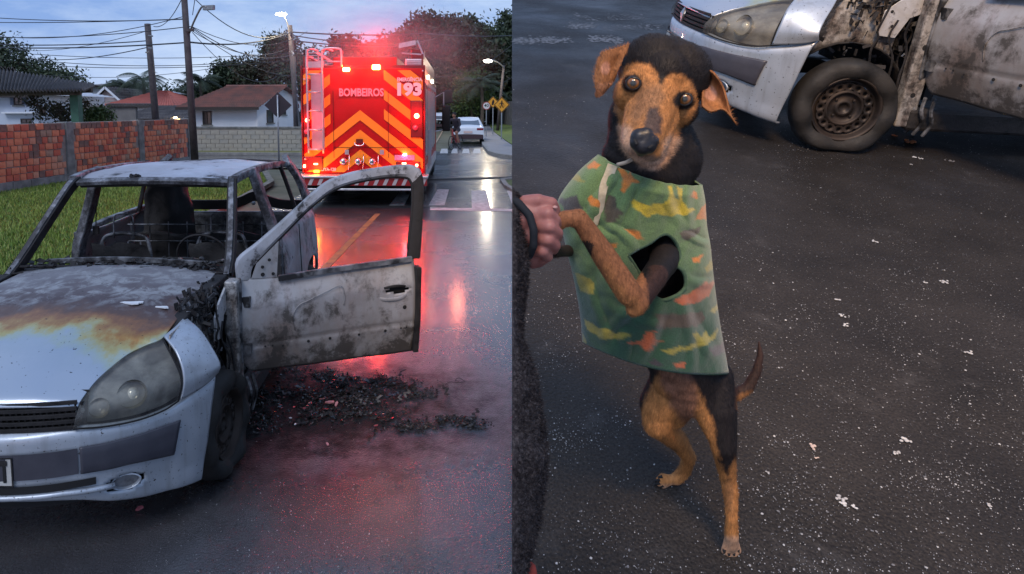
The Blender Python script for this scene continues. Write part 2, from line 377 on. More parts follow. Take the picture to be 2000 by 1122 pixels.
    for sg in (1, -1):
        ys = np.linspace(.405, .722, 12); rr = []
        for f in (0, .03, .97, 1):
            row = []
            for y in ys:
                u = (y-.405)/.317; zt = np.interp(y, Y, s1)+.002; zb = np.interp(y, Y, s0)+.0; pf = min(1, u)
                yy = y-(.022*f if y > .70 else .022*f*u*u); x = np.interp(yy, [.39,.50,.60,.68,.722], [.748,.686,.604,.512,.458]); 
                o_ = .019 if 0 < f < 1 else .004
                row.append((x+o_*.8, sg*(yy+o_*.6), zt*(1-f)+zb*f))
            rr.append(row)
        sp = MB().grid(patch(rr, 10, 30), flip=sg > 0).build('bumper_strip', MT['plastic'], root, True, solid=.01)
    sl_ = MB(); ys = np.linspace(-.46, .46, 40); sl_.grid(np.array([[(bx(y)+.0085, y, zz-.05*max(0, abs(y)-.38)) for y in ys] for zz in (.340, .372)]), flip=True); sl_.build('intake_slot', MT['black'], root)
    lp = MB(); pts = [(bx(y)+.012-.0*y, y, .326-.1*max(0, abs(y)-.35)) for y in np.linspace(-.52, .52, 25)]; lp.tube(pts, .013, 8); lp.build('bumper_lip', MT['paint'], root, True)
    for sg in (1, -1):
        n_ = Vector((1, sg*.5, 0)).normalized(); T = Matrix.Translation((.632, sg*.545, .300)) @ n_.to_track_quat('Z', 'Y').to_matrix().to_4x4() @ Matrix.Diagonal((1.0, 1.0, 1, 1))
        fr = MB().lathe([(.062,.008),(.058,.014),(.054,.010),(.050,-.02)], T @ Matrix.Diagonal((1.02, .58, 1, 1)), 28).build('fog_lamp_bezel', MT['paint'], root, True)
        fl = MB().lathe([(.054,-.012),(.045,-.008),(.02,-.004),(.0005,-.003)], T @ Matrix.Diagonal((1.02, .58, 1, 1)), 24).build('fog_lamp', MT['char2'], root, True)
    # number plate
    pl = MB().box((.800,-.235,.376),(.808,.166,.502)).build('number_plate', M('number_plate_face', (.50,.49,.46), (.40,.39,.37), 20, .5), root, bevel=.006)
    pr = MB().box((.8085,-.236,.376),(.811,.167,.381)).box((.8085,-.236,.497),(.811,.167,.502)).box((.8085,.161,.381),(.811,.167,.497)).build('plate_rim', MT['char'], pl)
    def ptext(s, size, y, z, par):
        q = textmesh(s, size, .0015); me = q
        T = Matrix(((0,0,1,.8105),(1,0,0,y),(0,1,0,z),(0,0,0,1))); me.transform(T); o = bpy.data.objects.new('lettering', me); COL.objects.link(o); o.parent = par; me.materials.append(MT['black'])
    ptext('I', .085, .118, .395, pl); ptext('3', .03, .085, .47, pl); ptext('0 7 4', .085, -.21, .395, pl)
    MB().box((.8105,.105,.468),(.8125,.145,.490)).build('plate_seal', MT['char'], pl)
    # ---- headlights, wings
    for sg in (1, -1):
        S = Matrix.Diagonal((1, sg, 1, 1))
        lo = [(.752,.392,.598),(.69,.495,.578),(.61,.60,.568),(.53,.678,.573),(.462,.722,.588)]
        mid = [(.752,.405,.645),(.70,.50,.665),(.625,.585,.68),(.54,.66,.69),(.448,.732,.70)]
        up = [(.712,.408,.698),(.63,.422,.735),(.545,.44,.766),(.452,.488,.800),(.342,.612,.842)]
        P = patch([lo, mid, up], 24, 30)
        def mir(Q): Q = Q.copy(); Q[..., 1] *= sg; return Q
        inn = P.copy(); inn[..., 0] -= .055; inn[..., 1] -= .03
        hs = MB().grid(mir(inn), flip=sg > 0).build('headlight', MT['housing'], root, True)
        for (q, r_) in (((.60,.575,.665), .062), ((.685,.47,.640), .042)):
            n_ = Vector((1, sg*.45, .35)).normalized(); T = Matrix.Translation((q[0]-.045, sg*(q[1]-.02), q[2])) @ n_.to_track_quat('Z', 'Y').to_matrix().to_4x4()
            MB().lathe([(r_,.03),(r_*.97,.02),(r_*.8,-.005),(r_*.5,-.022),(r_*.15,-.03),(.001,-.03)], T, 28).build('reflector', MT['reflector'], hs, True)
            MB().ball((0,0,0), r_*.48, 8).build('bulb_lens', MT['bulbglass'], hs, True).matrix_local = T
        MB().grid(mir(P), flip=sg > 0).build('lens', MT['lens'], hs, True)
        edge = [Vector((x, sg*y, z)) for x, y, z in cr(np.array(lo), 20)]+[Vector((x, sg*y, z)) for x, y, z in cr(np.array([lo[4], mid[4], up[4]]), 12)]
        MB().tube(edge, .0045, 6, m=0).build('lamp_seal', MT['black'], hs)
        w0 = [(.456,.727,.590),(.442,.738,.695),(.405,.70,.785),(.330,.612,.846)]
        w1 = [(.39,.772,.606),(.38,.783,.70),(.33,.735,.795),(.25,.628,.858)]
        w2 = [(.32,.812,.625),(.325,.820,.70),(.255,.755,.80),(.175,.632,.865)]
        w3 = [(.262,.838,.648),(.272,.845,.70),(.19,.745,.805),(.105,.628,.868)]
        P = patch([w0, w1, w2, w3], 24, 24); P = dent(P, .004, 9)
        MB().grid(mir(P), flip=sg < 0).build('front_wing', MT['paint'], root, True, solid=.01)
        # scorched torn edge of the wing
        ed = [Vector((x, sg*y, z)) for x, y, z in cr(np.array(w3), 16)]; eb = MB()
        for k in range(15):
            p = ed[k]; q = ed[k+1]; a_ = rnd.uniform(.01, .035)
            eb.add([p+Vector((.004, sg*.003, .003)), q+Vector((.004, sg*.003, .003)), q+Vector((-a_, sg*.004, .0)), p+Vector((-a_*.7, sg*.002, -.01))], [(0,1,2,3)])
        eb.build('torn_wing_edge', MT['char'], root)
    # ---- wheel
    def wheel(x, y, turn, sgn):
        T = Matrix.Translation((x, y, .256)) @ Matrix.Rotation(turn, 4, 'Z') @ Matrix.Rotation(-PI/2*sgn, 4, 'X')
        e = bpy.data.objects.new('wheel', None); COL.objects.link(e); e.parent = root; e.matrix_local = T
        ty = MB().lathe([(.172,.05),(.180,.072),(.205,.088),(.245,.090),(.270,.070),(.279,.035),(.280,0),(.279,-.05),(.262,-.09),(.20,-.1),(.17,-.08)], None, 56)
        # sag the flat, burnt tyre
        ty.v = [(a, b, c+.010*math.sin(7*math.atan2(b, a))*(1 if c > .06 else 0)) for a, b, c in ty.v]
        ty.v = [(a*(1.03 if b*sgn > .15 else 1), (sgn*(.225+(b*sgn-.225)*.52) if b*sgn > .225 else b), (c if c > 0 else c*.7)*(1+.18*max(0, min(1, (b*sgn-.12)/.12)))) for a, b, c in ty.v]
        ty.build('tyre', MT['tyre'], e, True)
        rm = MB().lathe([(.181,.060),(.187,.078),(.180,.080),(.172,.066),(.166,.045),(.160,.030),(.154,.035)], None, 56).lathe([(.154,.035),(.150,.044)], None, 56)
        # disc with 16 round holes
        n = 16
        for k in range(n):
            a0 = 2*PI*k/n; ctr = Vector((.128*math.cos(a0), .128*math.sin(a0), .043)); hole = []; outer = []
            for j in range(12):
                th = 2*PI*j/12+a0; hole.append(ctr+Vector((.0125*math.cos(th), .0125*math.sin(th), 0)))
                # project outer ring to sector cell
                d = Vector((math.cos(th-a0), math.sin(th-a0))); hw_r = .022; hw_t = PI/n
                sc_ = 1/max(abs(d.x)/hw_r, abs(d.y)/(hw_t*.128)); rr_ = .128+d.x*sc_; aa = a0+(d.y*sc_)/.128
                outer.append(Vector((rr_*math.cos(aa), rr_*math.sin(aa), .043)))
            deep = [h-Vector((0, 0, .02)) for h in hole]
            rm.add(outer+hole+deep, [(j, (j+1) % 12, 12+(j+1) % 12, 12+j) for j in range(12)]+[(12+j, 12+(j+1) % 12, 24+(j+1) % 12, 24+j) for j in range(12)])
        rm.lathe([(.106,.043),(.100,.047),(.094,.052),(.088,.040),(.080,.028),(.055,.026),(.050,.034),(.040,.040),(.030,.040),(.028,.028),(.001,.026)], None, 40)
        rm.build('rim', MT['rim'], e, True)
        MB().lathe([(.15,.02),(.001,.02)], None, 30).build('brake_disc', MT['black'], e)
        for k in range(4):
            a0 = PI/4+k*PI/2; MB().lathe([(.008,.026),(.008,.038),(.001,.04)], Matrix.Translation((.066*math.cos(a0), .066*math.sin(a0), 0)), 8).build('wheel_bolt', MT['rim'], e)
    wheel(0, .735, -0.08, 1); wheel(0, -.735, 0.06, -1); wheel(-2.47, .72, 0, 1); wheel(-2.47, -.72, 0, -1)
    # ---- inner wing, strut tower, firewall, engine bay debris
    for sg in (1, -1):
        ap = MB(); pts = []
        for k in range(13):
            a_ = PI*(.02+.96*k/12); pts.append((.33*math.cos(a_)*-1+0.0, .295*math.sin(a_)+.30))
        P = []
        for (x, z) in pts: P.append([(x, sg*.50, z), (x, sg*.60, z+.01), (x, sg*.69, z+.02)])
        ap.grid(np.array(P)); ap.build('wheel_arch_liner', MT['char'], root, True, solid=.008)
        P = []
        for k, (x, z) in enumerate(pts):
            zt = .86 if x > -.28 else .90; P.append([(x, sg*.665, z+.018), (x*1.02, sg*.66, (z+zt)/2+.02), (x*1.05, sg*.645, zt)])
        P = dent(patch(P[3:], 20, 10), .014, 8, 5); MB().grid(P).build('inner_wing', MT['bracket'], root, True, solid=.006)
        MB().beam(curve([(.30,sg*.60,.80),(.05,sg*.615,.875),(-.25,sg*.63,.915),(-.45,sg*.64,.93)], 12), .07, .05, (0, 1, 0)).build('wing_rail', MT['char'], root)
        # A-post lower / hinge post with holes
        hp = MB(); hp.box((-.40,sg*.70 if sg > 0 else -.775,.16), (-.30,.775 if sg > 0 else -.70,.95)); hp.build('hinge_post', MT['bracket'], root, bevel=.01)
        for (x, z, s) in ((-.35,.80,.012), (-.34,.62,.016), (-.36,.50,.010), (-.35,.35,.014), (-.35,.88,.009)):
            MB().lathe([(s,.001),(.0005,.0012)], Matrix.Translation((x, sg*.776, z)) @ Matrix.Rotation(-PI/2*sg, 4, 'X'), 12).build('bolt_hole', MT['black'], root)
        MB().box((-1.5, min(sg*.70, sg*.785), .14), (-.36, max(sg*.70, sg*.785), .27)).build('sill', MT['char'], root, bevel=.02)
    br = MB(); br.prism([(-.19,.70,.86),(-.33,.70,.93),(-.36,.70,.82),(-.25,.70,.77),(-.20,.70,.66),(-.11,.70,.67),(-.12,.70,.80)], (0, .012, 0)); brk = br.build('bracket', MT['white'], root, bevel=.003)
    brk.data.materials[0] = MT['bracket_pale']
    for (x, z) in ((-.30,.88), (-.33,.85), (-.17,.72), (-.15,.80)): MB().lathe([(.009,0),(.0005,.0005)], Matrix.Translation((x, .7135, z)) @ Matrix.Rotation(-PI/2, 4, 'X'), 10).build('bolt_hole', MT['black'], root)
    MB().box((-.52,-.68,.30), (-.47,.68,.93)).build('firewall', MT['char'], root)
    MB().grid(dent(patch([[(.45,y,.36) for y in (-.6,0,.6)], [(.40,y,.62) for y in (-.45,0,.45)], [(.30,y,.60) for y in (-.55,0,.55)], [(-.45,y,.66) for y in (-.6,0,.6)]], 20, 20), .07, 5, 9)).build('engine_remains', MT['char'], root)
    jk = MB(); rj = random.Random(11)
    for k in range(520):     # sheets, wires and melted scraps between wing, post and door
        x = rj.uniform(-.42, .08); y = rj.uniform(.55, .72); z = rj.uniform(.45, .93)
        if k < 330: z = rj.uniform(.80, .94); y = rj.uniform(.55, .68)
        e_ = Euler((rj.uniform(0, 6), rj.uniform(0, 6), rj.uniform(0, 6))).to_matrix().to_4x4(); s = rj.uniform(.006, .030)
        jk.box((-s, -s*.4, -.002), (s, s*.4, .002), Matrix.Translation((x, y, z)) @ e_, m=0 if k % 5 else 1)
    jk.build('burnt_scraps', [MT['char'], MT['char2']], root)['kind'] = 'stuff'
    for k in range(7):
        x = rj.uniform(-.40, -.05); y = rj.uniform(.66, .76); z = rj.uniform(.7, .9); pts = [(x, y, z)]
        for j in range(6): pts.append((pts[-1][0]+rj.uniform(-.03, .03), pts[-1][1]+rj.uniform(-.015, .02), pts[-1][2]-rj.uniform(.04, .09)))
        MB().tube(curve(pts, 18), .006, 5).build('hanging_wire', MT['char'], root)
    # ---- scuttle / windscreen base
    P = dent(patch([[(-.50,y,.955) for y in (-.68,-.3,0,.3,.66)], [(-.60,y,.94) for y in (-.68,-.3,0,.3,.66)], [(-.72,y,.955) for y in (-.68,-.3,0,.3,.66)]], 10, 60), .02, 9, 2)
    MB().grid(P).build('scuttle', MT['char'], root, True, solid=.01)
    MB().beam(curve([(-.66,-.50,.985),(-.70,-.2,.99),(-.70,.1,.985),(-.64,.5,.975)], 24), .03, .025, (0, 0, 1)).build('wiper_frame', MT['char2'], root)
    MB().tube(curve([(-.56,-.62,.975),(-.58,-.2,.972),(-.60,.28,.97)], 16), .008, 6).build('wiper_arm', MT['char'], root)
    sc_ = MB()
    for k in range(170):
        x = rj.uniform(-.75, -.52); y = rj.uniform(-.68, .64); s = rj.uniform(.006, .035); e_ = Euler((rj.uniform(-.6, .6), rj.uniform(-.6, .6), rj.uniform(0, 6))).to_matrix().to_4x4()
        sc_.box((-s, -s*.5, -.003), (s, s*.5, .003), Matrix.Translation((x, y, .965+rj.uniform(0, .02))) @ e_, m=0 if k % 4 else 1)
    sc_.build('scuttle_debris', [MT['char'], MT['char2']], root)['kind'] = 'stuff'
    # ---- cabin frame
    for sg in (1, -1):
        ap = curve([(-.50,sg*.655,.93),(-.62,sg*.640,1.02),(-.80,sg*.60,1.20),(-1.0,sg*.548,1.405),(-1.08,sg*.53,1.455)], 16)
        MB().beam(ap, .034, .045, (0, 1, 0)).build('windscreen_pillar', MT['pillar'], root, 'edge'); MB().beam([q_+Vector((-.014, -sg*.022, -.004)) for q_ in ap], .014, .055, (0, 1, 0)).build('glass_flange', MT['char'], root, 'edge'); MB().beam([q_+Vector((-.02, sg*.021, .0)) for q_ in ap], .012, .05, (0, 1, 0)).build('seal_channel', MT['char'], root, 'edge')
        rail = curve([(-1.06,sg*.545,1.455),(-1.30,sg*.56,1.475),(-1.7,sg*.565,1.48),(-2.2,sg*.56,1.465),(-2.7,sg*.54,1.42)], 24)
        MB().beam(rail, .05, .05, (0, 1, 0)).build('roof_rail', MT['pillar'], root, 'edge')
        MB().beam(curve([(-1.44,sg*.565,1.50),(-1.46,sg*.62,1.30),(-1.47,sg*.70,1.05),(-1.45,sg*.745,.85),(-1.42,sg*.75,.25)], 16), .10, .06, (1, 0, 0)).build('centre_pillar', MT['pillar'], root, 'edge')
        MB().beam(curve([(-2.62,sg*.55,1.47),(-2.78,sg*.62,1.30),(-2.86,sg*.68,1.10),(-2.88,sg*.70,.95)], 14), [.16,.16,.17,.18,.2,.2,.21,.22,.22,.23,.24,.25,.26,.27], .05, (1, 0, .2)).build('rear_pillar', MT['pillar'], root, 'edge')
        MB().beam(curve([(-2.28,sg*.56,1.49),(-2.33,sg*.62,1.28),(-2.36,sg*.69,1.04)], 8), .03, .03, (1, 0, 0)).build('quarter_post', MT['char'], root, 'edge')
        # rear door and quarter as one curved flank above and round the wheel arch
        xs = np.linspace(-1.46, -2.98, 34); P = []
        for x in xs:
            d = abs(x+2.47); zb = .20 if d > .345 else max(.2, .27+math.sqrt(max(0, .345**2-d*d))); taper = max(0, (-2.75-x))*.9
            zt = 1.02+.03*max(0, (-1.9-x)); row = []
            for f in (0, .12, .3, .5, .7, .85, 1):
                z = zb+(zt-zb)*f; y = .800-.03*((z-.55)/.4)**2-(.05 if f == 1 else 0)-taper*.25; row.append((x, sg*y, z))
            P.append(row)
        fl = MB().grid(dent(cr(np.array(P), 18, 1), .008, 6, 7), flip=sg > 0).build('rear_flank', MT['doorskin'], root, True, solid=.01)
        MB().beam(curve([(-1.46,sg*.752,1.0),(-2.0,sg*.758,1.035),(-2.9,sg*.70,1.055)], 10), .05, .04, (0, 1, 0)).build('waist_rail', MT['shell'], root, True)
        MB().tube([(-1.955, sg*.812, .34), (-1.95, sg*.813, .6), (-1.93, sg*.80, 1.0)], .004, 5).build('door_gap', MT['black'], root)
        MB().lathe([(.012,0),(.001,.001)], Matrix.Translation((-1.6, sg*.815, .8)) @ Matrix.Rotation(-PI/2*sg, 4, 'X'), 10).build('lock_hole', MT['black'], root)
    rows = []
    for x, zc, hw, ze in ((-1.045,1.45,.50,1.44),(-1.07,1.47,.535,1.455),(-1.3,1.495,.555,1.478),(-1.7,1.51,.56,1.49),(-2.2,1.50,.56,1.475),(-2.6,1.465,.545,1.435),(-2.78,1.43,.52,1.41)):
        rows.append([(x-(.06*k*k if x > -1.1 else 0), hw*k, ze+(zc-ze)*(1-abs(k)**2.5)) for k in (-1, -.9, -.6, 0, .6, .9, 1)])
    P = dent(patch(rows, 44, 50), .013, 3.2, 1); P = dent(P, .006, 9, 6)
    rf = MB().grid(P, flip=False).build('roof', MT['roof'], root, True, solid=.012); tag(rf, 'bare greyish blue roof skin, buckled by heat')
    MB().beam(curve([(-1.07,-.54,1.435),(-1.02,-.3,1.45),(-1.01,0,1.455),(-1.02,.3,1.45),(-1.07,.54,1.435)], 20), .05, .03, (1, 0, -.5)).build('windscreen_header', MT['pillar'], root, 'edge'); MB().beam(curve([(-1.085,-.50,1.415),(-1.04,-.3,1.425),(-1.03,0,1.43),(-1.04,.3,1.425),(-1.085,.50,1.415)], 20), .03, .025, (1, 0, -.5)).build('glass_flange', MT['char'], root, 'edge')
    mm_ = MB()
    for k in range(14): mm_.ball((-1.04+rj.uniform(-.02, .02), -.115+rj.uniform(-.035, .035), 1.475+rj.uniform(-.006, .012)), rj.uniform(.006, .016), 4)
    mm_.build('melted_aerial_base', MT['char'], root)
    MB().beam(curve([(-2.76,-.52,1.43),(-2.80,0,1.45),(-2.76,.52,1.43)], 10), .06, .04, (1, 0, 0)).build('rear_header', MT['char'], root)
    # tail panel, floor, shelf
    P = patch([[(-2.95,y,.95) for y in (-.70,0,.70)], [(-3.02,y,.7) for y in (-.72,0,.72)], [(-3.03,y,.35) for y in (-.70,0,.70)]], 10, 16); MB().grid(P).build('tailgate', MT['shell'], root, True, solid=.02)
    ws = MB(); 
    for k in range(13):
        z = 1.0+.09*math.sin(PI*k/12) if 3 < k < 11 else 1.0
    ws.beam(curve([(-2.90,-.64,1.02),(-2.92,-.1,1.02),(-2.92,.05,1.05),(-2.92,.18,1.10),(-2.92,.32,1.05),(-2.92,.45,1.02),(-2.90,.64,1.02)], 30), .09, .04, (0, 0, 1)); ws.build('tailgate_edge', MT['char'], root)
    MB().ball((-2.86,.18,1.04), (.02,.02,.02), 6).build('latch_knob', MT['galv'], root)
    MB().box((-2.95,-.68,.22), (-.5,.68,.26)).build('floor_pan', MT['char'], root)
    MB().grid(dent(patch([[(-2.1,y,z) for y in (-.62,-.2,.2,.62)] for z in (.30,.6,.90)], 20, 30), .03, 7, 4)).build('rear_seat_back', MT['char'], root, True, solid=.02)
    sg_ = MB()
    for k in range(9):
        y = -.62+1.24*k/8; sg_.tube([(-2.02,y,.35),(-2.05,y,1.0)], .005, 4)
    for k in range(5): sg_.tube([(-2.03,-.64,.42+.14*k),(-2.03,.64,.42+.14*k)], .005, 4)
    sg_.build('seat_springs', MT['char2'], root)
    for (y0, x0) in ((-.35, -1.28), (.34, -1.32)):
        lo_, hi_ = y0-.22, y0+.22
        MB().tube(curve([(x0,lo_,.38),(x0-.03,lo_+.01,.70),(x0-.08,lo_+.05,.96),(x0-.09,lo_+.12,1.02),(x0-.09,hi_-.12,1.02),(x0-.08,hi_-.05,.96),(x0-.03,hi_-.01,.70),(x0,hi_,.38)], 36), .014, 8).build('seat_frame', MT['char2'], root, True)
        MB().grid(dent(patch([[(x0+.01,y,z) for y in (lo_+.02,y0,hi_-.02)] for z in (.40,.7,.97)], 14, 10), .03, 9)).build('seat_back_panel', MT['char'], root, True)
        for k in range(4): MB().tube([(x0-.0,lo_+.08+.09*k,.42),(x0-.04,lo_+.08+.09*k,.98)], .006, 5).build('seat_spring', MT['char2'], root)
        MB().box((x0+.02,lo_,.30), (x0+.45,hi_,.38)).build('seat_base', MT['char'], root, bevel=.02)
        MB().tube(curve([(x0-.06,y0-.07,1.0),(x0-.07,y0-.07,1.14),(x0-.07,y0-.04,1.17),(x0-.07,y0+.04,1.17),(x0-.07,y0+.07,1.14),(x0-.06,y0+.07,1.0)], 20), .006, 6).build('headrest_hoop', MT['char2'], root, True)
    # steering column and dash bar remains
    MB().tube([(-.75,-.62,.80),(-.78,0,.82),(-.75,.62,.80)], .02, 8).build('dash_bar', MT['char'], root)
    MB().tube([(-.62,.34,.84),(-.98,.34,.93)], .018, 8).build('steering_column', MT['char2'], root)
    MB().tube([Vector((-1.0+.06*math.sin(a_), .34+.17*math.cos(a_), .94+.16*math.sin(a_))) for a_ in np.linspace(0, 2*PI, 30)], .008, 6).build('steering_wheel', MT['char'], root, True)
    MB().ball((-.80,.33,.955), (.05,.07,.02), 6).build('instrument_remains', MT['char2'], root)
    # quarter lining lump seen through the cabin (dark C-post trim)
    P = dent(patch([[(-2.2,-.64,.70),(-2.3,-.45,.70),(-2.7,-.30,.70)], [(-2.30,-.62,1.0),(-2.42,-.46,1.0),(-2.75,-.36,1.0)], [(-2.32,-.60,1.2),(-2.5,-.46,1.22),(-2.78,-.40,1.2)], [(-2.32,-.55,1.46),(-2.5,-.42,1.46),(-2.76,-.38,1.44)]], 16, 14), .03, 7); MB().grid(P).build('rear_post_lining', MT['char'], root, True, solid=.02)
    # hanging seat-belt buckle
    MB().tube([(-1.5,-.60,1.42),(-1.5,-.62,1.2),(-1.5,-.63,1.06)], .004, 4).box((-1.51,-.65,1.0), (-1.49,-.61,1.06)).build('belt_buckle', MT['char'], root)
    # ---- open doors, traced in door plane: s along the door, z up, n outwards
    def door(sg):
        hx, hy = -.393, .80; ex, ey = -.340, .9405
        nx, ny = ey, -ex                             # outer side faces forward
        def D(s, z, n=0.0): return Vector((hx+ex*s+nx*n, sg*(hy+ey*s+ny*n), z))
        # skin
        s_ = np.linspace(-.045, 1.04, 44); P = []
        for f in np.linspace(0, 1, 40):
            row = []
            for s in s_:
                zb = .372 if s > .02 else .372+(.02-s)*1.2; zt = np.interp(s, [-.05,.19,.48,1.0,1.04], [.94,.925,.955,.98,.975])
                z = zb+(zt-zb)*f; sl = -.02*(1-f)**3-.035*max(0, f-.75)/.25; cre = .006 if z > .40+.16 else -.004
                cre = -.010*math.exp(-((z-(.546+.033*s))/.010)**2)
                ss = s-(.010*(1-f)) if s > 1 else s
                row.append(tuple(D(ss, z, .035*math.sin(PI*min(1, f*.9+.05))+cre+sl)))
            P.append(row)
        P = dent(np.array(P), .0045, 5, 8)
        b2 = MB(); b2.add(P.reshape(-1, 3), []); a, b_ = P.shape[:2]
        for i in range(a-1):
            for j in range(b_-1):
                f = i/(a-1); s = s_[j]; z = .372+(np.interp(s, [0,.19,.48,1.0], [.93,.925,.955,.98])-.372)*(i+.5)/(a-1)
                if ((s-.91)/.075)**2+((z-.800)/.020)**2 < 1: continue
                fc = (i*b_+j, i*b_+j+1, (i+1)*b_+j+1, (i+1)*b_+j); b2.f.append(fc if sg > 0 else fc[::-1]); b2.m.append(0)
        dr = b2.build('front_door', MT['doorskin'], root, True, solid=-.012 if False else .012)
        if sg > 0: tag(dr, 'wide open front door, glass gone, skin scorched in grey and brown patches')
        # inner shell
        MB().prism([D(0,.40,-.05),D(1.0,.40,-.05),D(1.03,.95,-.05),D(0,.92,-.05)], D(0,0,-.012)-D(0,0,0)).build('door_lining', MT['char'], dr)
        MB().beam([D(1.035,.385,-.01),D(1.045,.6,.01),D(1.055,.93,.0)], .09, .035, D(0,0,1)-D(0,0,0)).build('door_edge', MT['char'], dr)
        MB().beam([D(-.04,.45,-.01),D(-.045,.6,.0),D(-.04,.93,.0)], .08, .03, D(0,0,1)-D(0,0,0)).build('door_edge', MT['char2'], dr)
        # window frame: outer and inner line
        ou = np.array([(-.05,.93),(-.045,1.05),(.07,1.14),(.197,1.24),(.327,1.348),(.42,1.425),(.518,1.492),(.661,1.537),(.834,1.561),(.96,1.572),(1.06,1.572),(1.12,1.535),(1.138,1.43),(1.125,1.28),(1.105,1.10),(1.09,.975)])
        iv = np.array([(.03,.93),(.045,1.0),(.11,1.065),(.215,1.165),(.35,1.29),(.43,1.355),(.54,1.428),(.67,1.470),(.82,1.492),(.93,1.500),(1.02,1.492),(1.050,1.465),(1.058,1.41),(1.048,1.28),(1.020,1.10),(1.0,.975)])
        O = cr(ou, 60); I = cr(iv, 60); fr = MB(); P = []
        for k in range(60):
            z0 = O[k, 1]; tum = lambda z: -.085*max(0, (z-.93)/.64)**1.3-.03
            row = []
            for (q, dn) in ((O[k], -.01), (O[k]*.88+I[k]*.12, .008), (O[k]*.25+I[k]*.75, .010), (I[k]*1.0, -.004), (I[k]*.97+O[k]*.03, -.034), (O[k]*.6+I[k]*.4, -.045), (O[k], -.03), (O[k], -.01)):
                row.append(tuple(D(q[0], q[1], tum(q[1])+dn)))
            P.append(row)
        P = np.array(P); f1 = MB().grid(P[:45], flip=sg < 0); f1.build('window_frame', MT['framemetal'], dr, 'edge')
        MB().grid(P[44:], flip=sg < 0).build('window_frame', MT['char'], dr, 'edge')
        gm_ = MB(); gl_ = [D(I[k, 0]-.004*0, I[k, 1], -.04-.085*max(0, (I[k,1]-.93)/.64)**1.3) for k in range(6, 58)]; gm_.tube(gl_, .010, 6); gm_.build('glass_channel', MT['char'], dr, True)
        # mirror corner plate and belt strip
        MB().prism([D(.035,.935,-.025),D(.066,1.02,-.035),D(.20,1.145,-.05),D(.182,.93,-.03)], D(0,0,-.01)-D(0,0,0)).build('mirror_plate', MT['doorskin'], dr)
        for (s, z, r_) in ((.10,1.0,.010), (.14,1.04,.010), (.10,.955,.012), (.16,.955,.010)): MB().lathe([(r_,.001),(.0005,.0012)], Matrix.Translation(D(s, z, -.022)) @ Vector((nx, sg*ny, 0)).to_track_quat('Z', 'Y').to_matrix().to_4x4(), 10).build('bolt_hole', MT['black'], dr)
        MB().beam([D(.187,.93,-.0),D(.50,.955,.0),D(1.02,.983,-.005)], .032, .03, (0, 0, 1)).build('belt_strip', MT['char2'], dr)
        # handle recess and keyhole
        n_ = Vector((nx, sg*ny, 0)); fq = n_.to_track_quat('Z', 'Y').to_matrix().to_4x4()
        MB().prism([D(.82,.775,.0),D(1.0,.775,.0),D(1.0,.83,.0),D(.82,.83,.0)], n_*-.03).build('handle_recess', MT['black'], dr)
        MB().beam(curve([D(.795,.752,.022),D(.85,.745,.036),D(.93,.747,.036),D(.985,.765,.022)], 12), .022, .012, (0, 0, 1)).build('handle_base', MT['framemetal'], dr, True)
        MB().beam(curve([D(.83,.815,.02),D(.90,.826,.034),D(.975,.815,.02)], 10), .014, .012, (0, 0, 1)).build('door_handle', MT['char'], dr, True)
        for (s, z, r_) in ((.96,.685,.013), (.099,.534,.006), (.141,.533,.006), (.201,.525,.006), (.353,.535,.009), (.484,.537,.009), (.665,.539,.008), (.834,.544,.009), (.936,.55,.006), (.973,.551,.006)):
            f = (z-.372)/.58; MB().lathe([(r_,.0),(.0005,.0004)], Matrix.Translation(D(s, z, .035*math.sin(PI*min(1, f*.9+.05))+.002)) @ fq, 10).build('trim_hole', MT['black'], dr)
        # pressed outline in the skin
        pl_ = curve([D(.275,.61,.03),D(.262,.70,.036),D(.30,.765,.037),D(.36,.79,.037),D(.46,.83,.034),D(.555,.86,.03),D(.575,.80,.036),D(.57,.74,.038)], 40); MB().tube(pl_, .0032, 6).build('panel_ridge', MT['doorskin'], dr, True)
        # hinges
        for z in (.5, .78): MB().box((-.40, min(sg*.76, sg*.83), z), (-.36, max(sg*.76, sg*.83), z+.06)).build('hinge', MT['char2'], dr)
    door(1); door(-1)
    # exhaust bits hanging at the sill
    for (x, y) in ((-.42,.78), (-.46,.80), (-.40,.74)): MB().tube(curve([(x,y,.34),(x+.02,y+.03,.27),(x-.01,y+.02,.20),(x+.01,y,.12)], 10), .010, 6).build('hanging_scrap', MT['char2'], root)
    return root
# ================================================================== place one: the street
RD = math.radians(3.2); RDIR = Vector((math.sin(RD), math.cos(RD), 0)); RPERP = Vector((math.cos(RD), -math.sin(RD), 0))
def RX(s, d, z=0): return RPERP*s+RDIR*d+Vector((0, 0, z))   # road coordinates: s right, d forward
